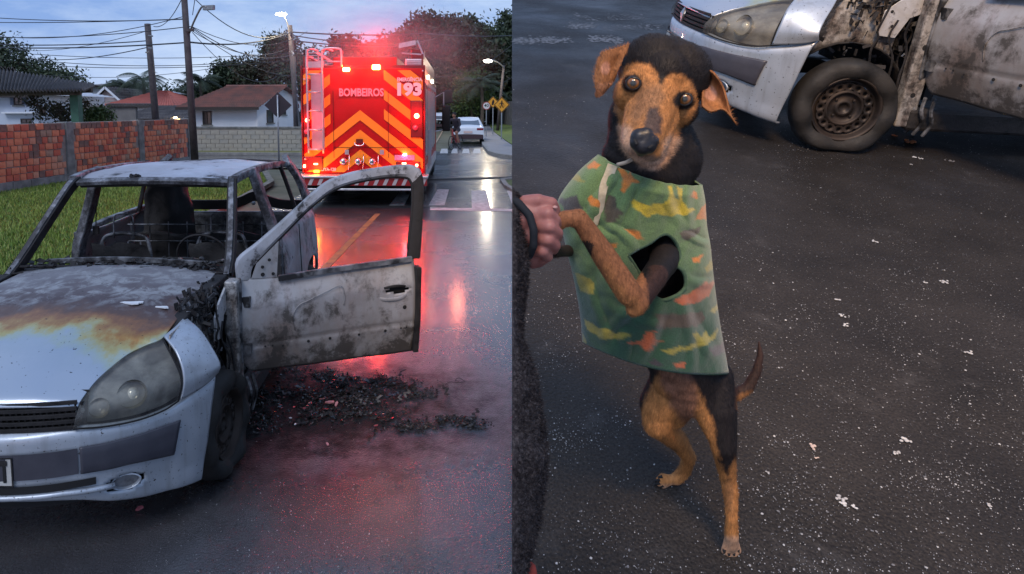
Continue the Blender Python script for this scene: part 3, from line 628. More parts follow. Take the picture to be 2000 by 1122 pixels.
# wet asphalt
def asphalt(name, c1, c2, wet_lo, wet_hi, spk=.0, spec_scale=420, rl=.10, rh=.55, sca=.35, dust=None, soot=None, specv=.95, film=0):
    m, t, b = newmat(name)
    n1 = noise_node(t, sca, 6, .55); n2 = noise_node(t, 160, 3, .7); n3 = noise_node(t, 2.2, 8, .65); n4 = noise_node(t, 38, 4, .6)
    r = ramp(t, n3.outputs[0], [(.3, c1), (.7, c2)]); g = ramp(t, n2.outputs[0], [(.35, (.45,.45,.45)), (.65, (1.3,1.3,1.3))])
    mu = t.nodes.new('ShaderNodeMix'); mu.data_type = 'RGBA'; mu.blend_type = 'MULTIPLY'; mu.inputs[0].default_value = 1; t.links.new(r.outputs[0], mu.inputs[6]); t.links.new(g.outputs[0], mu.inputs[7]); col = mu.outputs[2]
    if spk:
        tcn = t.nodes.new('ShaderNodeTexCoord'); vo = t.nodes.new('ShaderNodeTexVoronoi'); vo.inputs['Scale'].default_value = spec_scale*.35; t.links.new(tcn.outputs['Object'], vo.inputs['Vector'])
        sz = ramp(t, n3.outputs[0], [(.42, 0), (.7, 1)])
        ms = t.nodes.new('ShaderNodeMath'); ms.operation = 'SUBTRACT'; t.links.new(vo.outputs['Distance'], ms.inputs[0])
        sp2 = t.nodes.new('ShaderNodeSeparateColor'); t.links.new(vo.outputs['Color'], sp2.inputs[0])
        th = t.nodes.new('ShaderNodeMath'); th.operation = 'POWER'; th.inputs[1].default_value = 5; t.links.new(sp2.outputs[0], th.inputs[0])
        th2 = t.nodes.new('ShaderNodeMath'); th2.operation = 'MULTIPLY_ADD'; th2.inputs[1].default_value = .30; th2.inputs[2].default_value = -.14; t.links.new(th.outputs[0], th2.inputs[0])
        t.links.new(th2.outputs[0], ms.inputs[1]); dd = ramp(t, ms.outputs[0], [(0, spk), (.06, 0)])
        ap_ = t.nodes.new('ShaderNodeMath'); ap_.operation = 'MULTIPLY'; t.links.new(dd.outputs[0], ap_.inputs[0])
        cl = ramp(t, noise_node(t, 3.5, 5, .7).outputs[0], [(.38, .12), (.62, 1)]); t.links.new(cl.outputs[0], ap_.inputs[1])
        col = mixc(t, ap_.outputs[0], col, (.50,.50,.49)).outputs[2]
    if dust:
        du = ramp(t, noise_node(t, dust[1], 9, .75, dist=.4).outputs[0], [(dust[2], 0), (dust[3], dust[4])]); col = mixc(t, du.outputs[0], col, dust[0]).outputs[2]
    if soot:
        mpn = t.nodes.new('ShaderNodeMapping'); mpn.inputs['Location'].default_value = (-soot[0].x/soot[1], -soot[0].y/soot[2], 0); mpn.inputs['Scale'].default_value = (1/soot[1], 1/soot[2], 0); tcs = t.nodes.new('ShaderNodeTexCoord'); t.links.new(tcs.outputs['Object'], mpn.inputs[0])
        ln = t.nodes.new('ShaderNodeVectorMath'); ln.operation = 'LENGTH'; t.links.new(mpn.outputs[0], ln.inputs[0]); nn = noise_node(t, 6.5, 10, .74, dist=.15); sm = madd(t, nn.outputs[0], 1.9, ln.outputs['Value']); so_ = ramp(t, sm.outputs[0], [(.0, .95), (.5, .95), (1, .0)])
        so_.color_ramp.elements[1].position = .52; sq = t.nodes.new('ShaderNodeMapRange'); sq.inputs[1].default_value = 1.42; sq.inputs[2].default_value = 2.3; sq.inputs[3].default_value = .93; sq.inputs[4].default_value = 0; t.links.new(sm.outputs[0], sq.inputs[0]); sc2 = t.nodes.new('ShaderNodeMapRange'); sc2.inputs[1].default_value = 1.75; sc2.inputs[2].default_value = 2.6; sc2.inputs[3].default_value = .95; sc2.inputs[4].default_value = 0; t.links.new(sm.outputs[0], sc2.inputs[0]); col = mixc(t, sc2.outputs[0], col, (.0095,.009,.0095)).outputs[2]
    t.links.new(col, b.inputs['Base Color'])
    wsum = madd(t, n4.outputs[0], .25, n1.outputs[0])
    ro = ramp(t, wsum.outputs[0], [(wet_lo, rl), (wet_hi, rh)])
    if soot:
        t.links.new(mixc(t, sq.outputs[0], ro.outputs[0], (.6,.6,.6)).outputs[2], b.inputs['Roughness']); sp_ = t.nodes.new('ShaderNodeMapRange'); sp_.inputs[3].default_value = specv; sp_.inputs[4].default_value = .06; t.links.new(sq.outputs[0], sp_.inputs[0]); t.links.new(sp_.outputs[0], b.inputs['Specular IOR Level'])
    else: t.links.new(ro.outputs[0], b.inputs['Roughness'])
    bs = ramp(t, wsum.outputs[0], [(wet_lo, .25), (wet_hi, .8)])
    vo2 = t.nodes.new('ShaderNodeTexVoronoi'); vo2.inputs['Scale'].default_value = 95; tcv = t.nodes.new('ShaderNodeTexCoord'); t.links.new(tcv.outputs['Object'], vo2.inputs['Vector']); hsum = madd(t, vo2.outputs['Distance'], -1.1, n2.outputs[0]); q = bump(t, b, hsum.outputs[0], .5, .005); t.links.new(bs.outputs[0], q.inputs['Strength']); 
    if film: b.inputs['Coat Weight'].default_value = film; b.inputs['Coat Roughness'].default_value = .16; b.inputs['Coat IOR'].default_value = 1.45
    if film and soot: cw = t.nodes.new('ShaderNodeMapRange'); cw.inputs[2].default_value = .8; cw.inputs[3].default_value = film; cw.inputs[4].default_value = 0; t.links.new(sq.outputs[0], cw.inputs[0]); t.links.new(cw.outputs[0], b.inputs['Coat Weight'])
    return m
roadm = asphalt('wet_asphalt', (.046,.045,.050), (.082,.080,.086), .50, .82, .5, rl=.15, rh=.40, soot=(G(590,795), 1.15, .75), film=.75)
P = []
xs = np.concatenate([np.linspace(-60, -12, 5), np.linspace(-9, 9, 25), np.linspace(14, 90, 6)]); ys = np.concatenate([np.linspace(-3, 40, 60), [60, 110, 220, 500, 1200]])
base = MB().grid(np.array([[(x*(1+max(0, y-40)/60), y, -.06) for x in xs] for y in ys])).build('ground', M('dry_verge_ground', (.07,.075,.045), (.14,.13,.09), 1.5, .9), None); tag(base, 'dull green and brown open ground far beyond the street', kind='structure')
rd = MB().add([RX(-3.9, -4), RX(4.4, -4), RX(4.4, 21.8), RX(14, 22.5), RX(60, 22), RX(60, 29.5), RX(8.3, 29.0), RX(6.6, 30.3), RX(5.9, 33), RX(5.9, 190), RX(-1.2, 190), RX(-1.2, 31), RX(-4.5, 27.2), RX(-40, 27.8), RX(-40, 22.3), RX(-6.0, 21.6), RX(-3.9, 19.5)], [tuple(range(17))]).build('road', roadm); tag(rd, 'wet grey road with a crossing street', kind='structure')
# painted markings, each a sheet just above the asphalt
ym = M('worn_yellow_paint', (.34,.20,.05), (.09,.07,.05), 7, .5, 0, (60, .3, .003)); wm = M('worn_white_paint', (.50,.50,.50), (.14,.14,.15), 9, .5, 0, (60, .3, .003), lo=.42, hi=.7)
def mark(name, pts, m, lab, z=.004): o = MB().add([Vector((p[0], p[1], z)) for p in pts], [tuple(range(len(pts)))]).build(name, m); return tag(o, lab, kind='structure')
g1 = G(738, 418); g2 = G(666, 492); dv = (g1-g2); sv = Vector((dv.y, -dv.x, 0)).normalized()*.05
mark('centre_line', [g2-dv*.6-sv, g2-dv*.6+sv, g1+sv, g1-sv], ym, 'worn yellow centre line')
for a in ([(854.5,370.6),(877,370.6),(868,402),(837,402)], [(920,372.5),(949,372.5),(958,408),(922,408)], [(785,370),(806,370),(789,402),(760,402)], [(990,373),(1015,373),(1035,409),(1004,409)]):
    mark('crossing_stripe', [G(*p) for p in a], wm, 'white zebra stripe near the junction')
mark('stop_line', [G(840,406), G(1010,409), G(1012,414), G(840,411)], wm, 'faint white line across the lane')
for (u0, u1) in ((862,874), (884,893), (905,916), (926,938)):
    mark('crossing_stripe', [G(u0,291), G(u1,291), G(u1+1,300), G(u0-3,300)], wm, 'white zebra stripe across the far street')
for (u0, u1) in ((874,880), (888,894), (902,908), (916,922)): mark('crossing_stripe', [G(u0,234.5), G(u1,234.5), G(u1,237), G(u0,237)], wm, 'distant white crossing stripe')
mark('edge_line', [G(850,279), G(853,279), G(873,243), G(871,243)], M('old_orange_line', (.40,.26,.16), (.25,.2,.15), 6, .6), 'long pale orange line along the far street')
# tar seam and puddle film
wetm = M('standing_water', (.02,.02,.024), rough=.05, spec=.8)
def puddle(c, a, b_, seed, name='puddle'):
    r_ = random.Random(seed); n = 26; ph = [r_.uniform(0, 6) for _ in range(3)]
    pts = [c+RPERP*math.cos(2*PI*k/n)*a*(1+.25*math.sin(3*2*PI*k/n+ph[0])+.12*math.sin(7*2*PI*k/n+ph[1]))+RDIR*math.sin(2*PI*k/n)*b_*(1+.25*math.sin(2*2*PI*k/n+ph[2])) for k in range(n)]
    return tag(mark(name, pts, wetm, 'shallow puddle on the wet road', z=.003), kind='structure')
mark('tar_seam', [G(790,352), G(1020,345), G(1020,348), G(790,355.5)], MT['black'], 'dark seam across the road before the junction', z=.008)
# kerbs, pavement, grass on the right
kerbm = M('kerb_concrete', (.17,.165,.155), (.28,.27,.255), 5, .8, 0, (30, .3, .006)); pavm = M('pavement_concrete', (.16,.155,.16), (.26,.25,.26), 2, .6, 0, (30, .25, .005), rough2=.8)
def strip(name, line, wd, h, m, lab, side=1):
    q = MB(); L_ = [Vector(p) for p in line]; 
    for i in range(len(L_)-1):
        d = (L_[i+1]-L_[i]).normalized(); n_ = Vector((d.y, -d.x, 0))*wd*side
        q.add([L_[i], L_[i]+n_, L_[i+1]+n_, L_[i+1]]+[p+Vector((0,0,h)) for p in (L_[i], L_[i]+n_, L_[i+1]+n_, L_[i+1])], [(4,5,6,7),(0,1,5,4),(1,2,6,5),(2,3,7,6),(3,0,4,7)])
    o = q.build(name, m); return tag(o, lab, kind='structure')
kl = [G(1100,322), G(1015,312), G(975,308), G(953,301), G(942,287), G(937,265), G(930,240), G(926,230)]
strip('kerb', kl[::-1], .18, .14, kerbm, 'kerb curving round the far right corner', -1)
fp_ = [G(1100,321), G(1016,310), G(977,306.5), G(956,300), G(945,287), G(940,265), G(932,240), G(928,230), G(938,230), G(950,240), G(966,262), G(988,280), G(1012,296), G(1100,304)]; tag(MB().prism([Vector((q_.x, q_.y, .0)) for q_ in fp_], (0,0,.12)).build('pavement', pavm), 'grey paved footway on the far right', kind='structure')
ge_ = [G(1100,303), G(1012,295), G(988,279), G(966,261), G(950,239), G(938,229.5)]; MB_ = MB().grid(np.array([[(q_.x+s, q_.y+s*.1, .125+.10*s) for s in (0, 1, 3, 8, 20)] for q_ in ge_])); vr = MB_.build('grass_verge', M('verge_grass', (.075,.11,.022), (.13,.17,.035), 3, .9, 0, (40, .6, .02))); tag(vr, 'sloping grass verge beside the far footway', kind='structure')
cp = MB().add([G(979,354), G(1080,349), G(1150,420), G(1030,392), G(1000,374), G(986,365)], [(0,1,2,3,4,5)]).build('grass_corner', M('corner_grass', (.05,.075,.02), (.10,.12,.035), 4, .9)); cp.location.z = .02; tag(cp, 'grass at the near right corner of the junction', kind='structure')
strip('kerb', [G(1030,393), G(999,375), G(984,366), G(976,354), G(1010,350.5)], .12, .07, kerbm, 'kerb at the near right corner')
# far left pavement and verge before the block wall
fv = MB().add([RX(-40, 27.6, .1), RX(-4.6, 27.4, .1), RX(-4.0, 29.0, .1), RX(-40, 29.2, .1)], [(0,1,2,3)]).build('grass_strip', M('dry_grass', (.10,.11,.03), (.17,.16,.06), 4, .9, 0, (50, .6, .02))); tag(fv, 'yellowish grass strip before the block wall', kind='structure')
strip('kerb', [RX(-40, 27.7), RX(-4.6, 27.3)], .15, .12, kerbm, 'far kerb under the yellowish grass', -1)
# ---- lawn on the left with blades
lw = [G(0, 560), G(60, 530), G(180, 488), G(330, 425), G(470, 365), G(560, 335)]
ll = [Vector((-3.6, -2, 0)), Vector((-3.85, 4, 0)), Vector((-4.2, 8.5, 0)), Vector((-4.1, 13, 0)), Vector((-4.3, 17, 0)), Vector((-5.3, 20.2, 0)), Vector((-7.0, 21.2, 0))]
wallA = G(-60, 392); wallB = G(378, 319); 
grassm = M('lawn_soil', (.07,.11,.02), (.11,.16,.03), 3, .95, 0, (60, .7, .02))
lawn = MB().add([(-3.6,-2,.05),(-3.85,4,.05),(-4.2,8.5,.05),(-4.1,13,.05),(-4.3,17,.05),(-5.3,20.2,.05),(-7.0,21.2,.05),(-14,23,.05),(-30,23,.05),(-30,-2,.05)], [tuple(range(10))]).build('lawn', grassm); tag(lawn, 'lawn between the road and the brick wall', kind='structure')
strip('kerb', ll, .16, .10, M('mossy_kerb', (.20,.19,.165), (.09,.09,.075), 4, .85, 0, (30, .4, .008)), 'low kerb at the edge of the lawn', 1)
N = 130000; yy = 5.5+17*nrg.random(N)**1.0; edge = np.interp(yy, [4,8.5,13,17,20.2,21.2], [-3.85,-4.2,-4.1,-4.3,-5.3,-7.0]); far = np.interp(yy, [5, 14, 24], [-11, -12, -9])
xx = edge-.06-(edge-far)*nrg.random(N)**1.2; wl_y = wallA.y+(xx-wallA.x)*(wallB.y-wallA.y)/(wallB.x-wallA.x); ok = yy < wl_y-.05; xx, yy = xx[ok], yy[ok]; N = len(xx)
hh = .035+.06*nrg.random(N); an = 2*PI*nrg.random(N); ww = .006+.006*nrg.random(N)*(1+yy/12); lx, ly = nrg.normal(0, .025, N), nrg.normal(0, .025, N)
V = np.zeros((N, 3, 3)); V[:, 0] = np.c_[xx-ww*np.cos(an), yy-ww*np.sin(an), np.full(N, .045)]; V[:, 1] = np.c_[xx+ww*np.cos(an), yy+ww*np.sin(an), np.full(N, .045)]; V[:, 2] = np.c_[xx+lx, yy+ly, .05+hh]
gm1 = M('grass_blade', (.13,.22,.03), (.24,.31,.05), .9, .7, lo=.35, hi=.65); gm2 = M('grass_blade_pale', (.34,.36,.10), (.22,.28,.06), 2, .7); gm3 = M('grass_blade_dark', (.05,.10,.02), (.09,.14,.03), 2, .7)
go = fast_mesh('grass', V.reshape(-1, 3), np.arange(3*N).reshape(N, 3), [gm1, gm2, gm3], mi=nrg.choice([0, 0, 0, 1, 2], N)); tag(go, 'short green grass of the lawn by the brick wall', 'grass', kind='stuff')
# ---- brick wall
wd = (wallB-wallA); wd.z = 0; WL = wd.length; wd.normalize(); wn_ = Vector((wd.y, -wd.x, 0))   # towards the street
WT = Matrix(((wd.x, wn_.x, 0, wallA.x), (wd.y, wn_.y, 0, wallA.y), (0, 0, 1, 0), (0, 0, 0, 1)))
bw = thing('brick_wall', 'long unrendered red hollow-brick wall behind the lawn', 'wall', WT)
mort = M('old_mortar', (.20,.185,.17), (.30,.28,.255), 8, .9, 0, (40, .5, .01)); conc = M('rough_concrete', (.13,.135,.13), (.26,.26,.25), 4, .9, 0, (25, .5, .015))
brm = [M('brick_orange', (.70,.25,.13), (.56,.165,.09), 6, .85, 0, (50, .4, .005)), M('brick_red', (.56,.14,.08), (.43,.10,.065), 6, .85, 0, (50, .4, .005)), M('brick_light', (.62,.30,.19), (.52,.21,.13), 6, .85, 0, (50, .4, .005)), M('brick_dark', (.16,.10,.085), (.25,.13,.10), 6, .9, 0, (50, .4, .005)), M('brick_pale', (.40,.27,.19), (.30,.17,.12), 6, .9, 0, (50, .4, .005))]
MB().box((-4,-.24,-.3), (WL,-.02,1.58)).build('mortar_core', mort, bw)
fb = MB(); 
for k in range(24): fb.box((-4+(WL+4)/24*k, -.02, -.3), (-4+(WL+4)/24*(k+1)-.01, .05+.012*math.sin(k*2.1), .26+.01*math.sin(k)))
fb.build('footing', conc, bw)
posts = []
for u in (-60, 137, 277, 372):
    p = G(u, 350); dd = ray(u, 300); t_ = ((wallA.x)*wn_.x+(wallA.y)*wn_.y)/(dd.x*wn_.x+dd.y*wn_.y); hit = Vector((dd.x*t_, dd.y*t_, 0)); posts.append((hit-wallA).dot(wd))
for s in posts: MB().box((s-.13,-.26,-.3), (s+.13,.035,1.60)).build('post', conc, bw, bevel=.012)
bmeshes = []
for mi in range(5):
    for v_ in range(3):
        q = MB(); r_ = random.Random(mi*9+v_); j_ = lambda: r_.uniform(-.006, .006)
        q.add([(-.092+j_(),-.03,-.075+j_()),(.092+j_(),-.03,-.075+j_()),(.092+j_(),-.03,.075+j_()),(-.092+j_(),-.03,.075+j_()),(-.088+j_(),.008,-.071+j_()),(.088+j_(),.008+j_()*.3,-.071+j_()),(.088+j_(),.008,.071+j_()),(-.088+j_(),.008+j_()*.3,.071+j_())], [(4,5,6,7),(0,1,5,4),(1,2,6,5),(2,3,7,6),(3,0,4,7)])
        if v_ == 2: q.v = [(x*1.0, y, z) for x, y, z in q.v]
        me = q.mesh('brick'); me.materials.append(brm[mi]); bmeshes.append(me)
cand = []
for row in range(8):
    z = .345+.165*row; s = -2.6+rnd.uniform(0, .2)
    while s < WL:
        wdt = rnd.choice([.2, .2, .2, .2, .2, .13, .27]); c = s+wdt/2
        if not any(abs(c-p) < .13+wdt*.35 for p in posts) and 0 < 1: cand.append((c, z, wdt))
        s += wdt+.012
cand.sort(key=lambda q: q[0]); vis = [q for q in cand if q[0] > -.3]; stuffb = MB(); cnt = 0
dk = lambda z, s: (z > 1.40 and rnd.random() < .45) or rnd.random() < .07
for c, z, wdt in vis:
    mi = 3 if dk(z, c) else rnd.choice([0, 0, 0, 1, 1, 2, 2, 0, 1, 4] if rnd.random() > .25 else [0, 1]); yo = rnd.uniform(-.008, .004); rot = rnd.uniform(-.02, .02); zz = z+rnd.uniform(-.008, .008)
    if cnt < 300:
        o = bpy.data.objects.new('brick', bmeshes[mi*3+rnd.randrange(3)]); COL.objects.link(o); o.parent = bw; o.location = (c, yo, zz); o.scale = (wdt/.2, 1, 1); o.rotation_euler.y = rot; cnt += 1
    else: stuffb.box((c-wdt*.47, -.03, zz-.077), (c+wdt*.47, .012+yo, zz+.077), m=mi)
tag(stuffb.build('brick_courses', brm, bw), kind='stuff')
# ---- helpers for vegetation
leafcols = {'dark': (M('leaf_dark', (.013,.026,.013), (.030,.045,.020), .5, .7), M('leaf_mid', (.030,.050,.020), (.045,.065,.025), .5, .7)), 'brown': (M('leaf_autumn', (.040,.030,.018), (.060,.045,.022), .5, .7), M('leaf_olive', (.040,.050,.020), (.03,.035,.018), .5, .7)), 'green': (M('leaf_green', (.045,.085,.020), (.08,.13,.03), .8, .7), M('leaf_green2', (.03,.06,.015), (.05,.09,.02), .8, .7))}
bark = M('bark', (.045,.035,.028), (.09,.075,.06), 6, .9, 0, (20, .5, .02))
def tree(base_, h, blobs, n, leaf, kind, label, name='broadleaf_tree', group=None, tr=.25, cat='tree', limbs=6):
    r_ = np.random.default_rng(int(abs(base_[0]*13+base_[1]*7))+n); base_ = Vector(base_)
    t = thing(name, label, cat, loc=base_, group=group)
    tops = [Vector(b_[:3]) for b_ in blobs]; q = MB()
    if tr: 
        q.tube(curve([(0,0,-.3), (.02*h,0,h*.25), (-.01*h,.01*h,h*.5), tops[0]*.8+Vector((0,0,h*.12))], 12), list(np.linspace(tr, tr*.35, 12)), 8)
        q.build('trunk', bark, t, True)
        for k, tp in enumerate(tops[:limbs]): MB().tube(curve([(0,0,h*(.3+.03*k)), Vector((tp.x*.4, tp.y*.4, h*.35+tp.z*.3)), tp+Vector((0,0,.1*h))*0], 8), list(np.linspace(tr*.4, tr*.08, 8)), 6).build('limb', bark, t, True)
    C = []; tot = sum(b_[3]*b_[4]*b_[5] for b_ in blobs)**1
    for b_ in blobs:
        k = max(30, int(n*b_[3]*b_[4]*b_[5]/tot)); cl = max(4, k//26); d = r_.normal(size=(cl, 3)); d /= np.linalg.norm(d, axis=1)[:, None]; rr = r_.random(cl)**.42
        cc = d*rr[:, None]*np.array(b_[3:6])+np.array(b_[:3]); ids = r_.integers(0, cl, k); sp_ = np.array(b_[3:6])*.16+leaf*1.2
        C.append(cc[ids]+r_.normal(size=(k, 3))*sp_)
    C = np.concatenate(C); k = len(C); a = r_.normal(size=(k, 3)); a /= np.linalg.norm(a, axis=1)[:, None]; b2 = np.cross(a, r_.normal(size=(k, 3))); b2 /= np.linalg.norm(b2, axis=1)[:, None]
    s = leaf*(.6+.8*r_.random(k))[:, None]; V = np.stack([C-a*s, C-b2*s*.45, C+a*s, C+b2*s*.45], 1)
    cr_ = fast_mesh('crown', V.reshape(-1, 3), np.arange(4*k).reshape(k, 4), list(leafcols[kind]), t, mi=r_.integers(0, 2, k)); return t
def palm(base_, h, n, ln, label, kind='dark', group=None):
    t = thing('palm_tree', label, 'palm', loc=base_, group=group); MB().tube(curve([(0,0,-.2), (.1,0,h*.5), (0,0,h)], 10), list(np.linspace(.18, .12, 10)), 8).build('trunk', bark, t, True)
    q = MB(); r_ = random.Random(int(h*100)+n)
    for k in range(n):
        a = 2*PI*k/n+r_.uniform(-.2, .2); el = r_.uniform(.1, 1.1); l = ln*r_.uniform(.8, 1.1); pts = []
        for j in range(9):
            f = j/8; rr = l*f*math.cos(el*(1-f*.3)); z = h+l*(math.sin(el)*f-.75*f*f*(1.1-el*.3)); pts.append(Vector((rr*math.cos(a), rr*math.sin(a), z)))
        for j in range(8):
            d = (pts[j+1]-pts[j]).normalized(); sd = Vector((-math.sin(a), math.cos(a), 0))
            for sg in (1, -1):
                for m_ in range(3):
                    p = pts[j].lerp(pts[j+1], m_/3); w_ = l*.30*math.sin(PI*min(1, (j+m_/3+1.2)/9.5)); q.add([p, p+d*.10*l/3, p+sd*sg*w_+d*w_*.5-Vector((0,0,w_*.5))], [(0,1,2)])
    q.build('fronds', leafcols[kind][0], t); return t
# ---- houses
whitew = M('white_render', (.72,.75,.80), (.62,.65,.70), .8, .85, 0, (40, .2, .004)); glassm = M('dark_window_glass', (.02,.022,.03), rough=.12, spec=.8)
tile = M('clay_roof', (.21,.085,.07), (.11,.065,.06), 1.6, .85); darkt = M('old_dark_tiles', (.045,.04,.042), (.10,.09,.088), 2, .85); frm = M('dark_frame', (.03,.022,.02), rough=.5)
greyw = M('grey_block_render', (.13,.125,.125), (.19,.18,.175), 2, .9); blk = M('block_cream', (.40,.36,.30), (.30,.27,.23), 3, .9, 0, (30, .4, .006))
def tiled(parent, a, b_, c, d, m, n=40, amp=.035, rows_=14, name='roof'):
    """corrugated roof slope: a-b eave, d-c ridge"""
    a, b_, c, d = (Vector(q) for q in (a, b_, c, d)); nm = (b_-a).cross(d-a).normalized(); nm = nm if nm.z > 0 else -nm; P = []
    for i in range(rows_*2+1):
        f = i/(rows_*2); row = []
        for j in range(n*4+1):
            g = j/(n*4); p = a.lerp(b_, g).lerp(d.lerp(c, g), f)+nm*(amp*math.sin(2*PI*g*n)+(.03 if i % 2 else 0)); row.append(tuple(p))
        P.append(row)
    return MB().grid(np.array(P)).build(name, m, parent, solid=.02)
def window(parent, x0, x1, z0, z1, y, sgn=-1, panes=2, shutter=None):
    e = MB(); f = .05; e.box((x0,y+sgn*.03,z0),(x0+f,y-sgn*.02,z1)).box((x1-f,y+sgn*.03,z0),(x1,y-sgn*.02,z1)).box((x0+f,y+sgn*.03,z0),(x1-f,y-sgn*.02,z0+f)).box((x0+f,y+sgn*.03,z1-f),(x1-f,y-sgn*.02,z1))
    for k in range(1, panes): xm = x0+(x1-x0)*k/panes; e.box((xm-.02,y+sgn*.03,z0+f),(xm+.02,y-sgn*.02,z1-f))
    o = e.build('window', frm, parent)
    for k in range(panes): xa = x0+f+(x1-x0-f)*k/panes; MB().box((xa,y+sgn*.008,z0+f),(xa+(x1-x0-2*f)/panes-.01,y+sgn*.004,z1-f)).build('pane', glassm, o)
    MB().box((x0-.05,y+sgn*.08,z0-.06),(x1+.05,y-sgn*.0,z0)).build('sill', conc, o)
    return o
# house with tiled roof behind the block wall; its local x runs right, y away
def place(u, v, y): p = W(u, v, y); return p
h0 = W(378, 250, 34); hT = thing('white_house', 'white rendered house with brownish clay-tile roof behind the block wall', 'house', loc=(W(372,250,34).x, 34, 0), rz=-.05)
wl = W(505,250,34).x-W(372,250,34).x; zE = W(400,208,34).z; zR = W(400,170,36).z; gx = W(562,250,34).x-W(372,250,34).x
MB().box((0,0,0),(wl,.2,zE)).build('wall', whitew, hT)
# gable wall turned away to the right
gT = MB(); g0 = Vector((wl,0,0)); g1_ = Vector((gx+.2,4.0,0)); gm_ = (g0+g1_)/2
gT.prism([g0, g1_, g1_+Vector((0,0,zE)), gm_+Vector((0,0,zR-.1)), g0+Vector((0,0,zE))], (-.1,.15,0)); gT.build('gable_wall', whitew, hT)
rid0 = Vector((1.2,2.0,zR)); rid1 = Vector(gm_)+Vector((.25,-.35,zR)); 
tiled(hT, (-.5,-.5,zE-.05), (wl+.25,-.55,zE-.05), rid1, rid0, tile, 34, .035, 12)
tiled(hT, rid0, rid1, g1_+Vector((.3,-.1,zE)), (0.2,4.2,zE), tile, 20, .03, 6)
MB().tube([rid0+Vector((0,0,.03)), rid1+Vector((0,0,.03))], .07, 8).build('ridge_tile', tile, hT)
MB().box((-.5,-.58,zE-.18),(wl+.25,-.50,zE-.04)).build('fascia', frm, hT)
xw = lambda u: W(u,250,34).x-W(372,250,34).x
zw = lambda v: W(400,v,34).z
window(hT, xw(397), xw(415), zw(244), zw(218), 0, panes=2)
gd = (g1_-g0).normalized(); GT = Matrix(((gd.x, -gd.y, 0, g0.x), (gd.y, gd.x, 0, g0.y), (0,0,1,0), (0,0,0,1)))
for (s0, s1, za, zb) in ((.55,.95,zw(241),zw(215)), (1.5,1.75,zw(225),zw(216)), (2.3,2.9,zw(241),zw(215))):
    w_ = window(hT, s0*1.3, s1*1.3, za, zb, 0, panes=1); w_.matrix_local = GT
# block wall
BT_ = Matrix.Translation((W(378,300,29.5).x, 29.5, 0)) @ Matrix.Rotation(-.03, 4, 'Z'); bl = thing('block_wall', 'cream concrete-block garden wall in front of the white house', 'wall', BT_)
bwl = W(600,300,29.5).x-W(378,300,29.5).x; bz = W(450,249,29.5).z; MB().box((-.2,0,-.2),(bwl,.14,bz-.02)).build('mortar_core', blk, bl)
bbm = [M('cream_block', (.40,.37,.31), (.33,.30,.25), 5, .9, 0, (40,.4,.006)), M('grey_block', (.30,.29,.26), (.37,.34,.29), 5, .9, 0, (40,.4,.006))]
bms = []
for q_ in range(2): x_ = MB().box((-.19,-.03,-.09),(.19,.01,.09)).mesh('block'); x_.materials.append(bbm[q_]); bms.append(x_)
nr = int((bz-.0)/.195); nc = int(bwl/.4)+1; cnt = 0
for r_ in range(nr):
    for c_ in range(nc):
        x = .2+.4*c_+(.2 if r_ % 2 else 0)
        if x > bwl-.15 or cnt >= 300: continue
        o = bpy.data.objects.new('block', bms[rnd.random() < .35]); COL.objects.link(o); o.parent = bl; o.location = (x, rnd.uniform(-.008,.004), .12+.195*r_); cnt += 1
MB().box((-.2,-.05,bz-.05),(bwl,.18,bz+.03)).build('coping', conc, bl)
# red tiled house, gable house, grey wall, dark-roofed shed, tall white house
def simple_house(name, label, u0, u1, vb, ve, vr, y, wallm, roofm, hip=.3, depth=6, wins=(), gable=False, amp=.03):
    x0 = W(u0,vb,y).x; x1 = W(u1,vb,y).x; wd_ = x1-x0; ze = W(u0,ve,y).z; zr = W(u0,vr,y+depth/2).z
    t = thing(name, label, 'house', loc=(x0, y, 0)); MB().box((0,0,0),(wd_,depth,ze)).build('wall', wallm, t)
    if gable:
        MB().prism([(0,-.02,ze),(wd_,-.02,ze),(wd_/2,-.02,zr)], (0,depth,0)).build('gable', wallm, t)
        for s in (0, 1):
            xa = -.3 if s == 0 else wd_+.3; tiled(t, (xa,-.4,ze-.12), (xa,depth,ze-.12), (wd_/2,depth,zr+.08), (wd_/2,-.4,zr+.08), roofm, 20, amp, 6)
            MB().beam([(xa,-.42,ze-.14),(wd_/2,-.42,zr+.05)], .16, .04, (0,0,1)).build('barge_board', whitew, t)
    else:
        r0 = Vector((wd_*hip,depth/2,zr)); r1 = Vector((wd_*(1-hip),depth/2,zr)); e = [Vector(q) for q in ((-.4,-.4,ze),(wd_+.4,-.4,ze),(wd_+.4,depth+.4,ze),(-.4,depth+.4,ze))]
        tiled(t, e[0], e[1], r1, r0, roofm, 26, amp, 8); tiled(t, e[1], e[2], r1, r1+Vector((0,.01,0)), roofm, 14, amp, 8); tiled(t, e[3], e[0], r0, r0+Vector((0,.01,0)), roofm, 14, amp, 8)
        MB().box((-.42,-.45,ze-.12),(wd_+.42,-.38,ze+.02)).build('fascia', frm, t)
    for (ua, ub, va, vb_) in wins: window(t, W(ua,0,y).x-x0, W(ub,0,y).x-x0, W(u0,va,y).z, W(u0,vb_,y).z, 0)
    return t
redt = M('salmon_roof_tiles', (.40,.105,.075), (.32,.085,.06), 2, .8); pinkw = M('pinkish_render', (.42,.33,.33), (.36,.30,.30), 1, .85)
simple_house('red_roof_house', 'low house with bright salmon hipped tile roof behind the grey wall', 214, 332, 240, 207, 178, 44, whitew, redt, .42, 8, wins=((236,250,232,214),))
simple_house('gable_house', 'pale pinkish house with white-edged gable and brown roof', 186, 240, 240, 200, 176, 52, pinkw, darkt, gable=True, depth=9, wins=((204,220,222,208),))
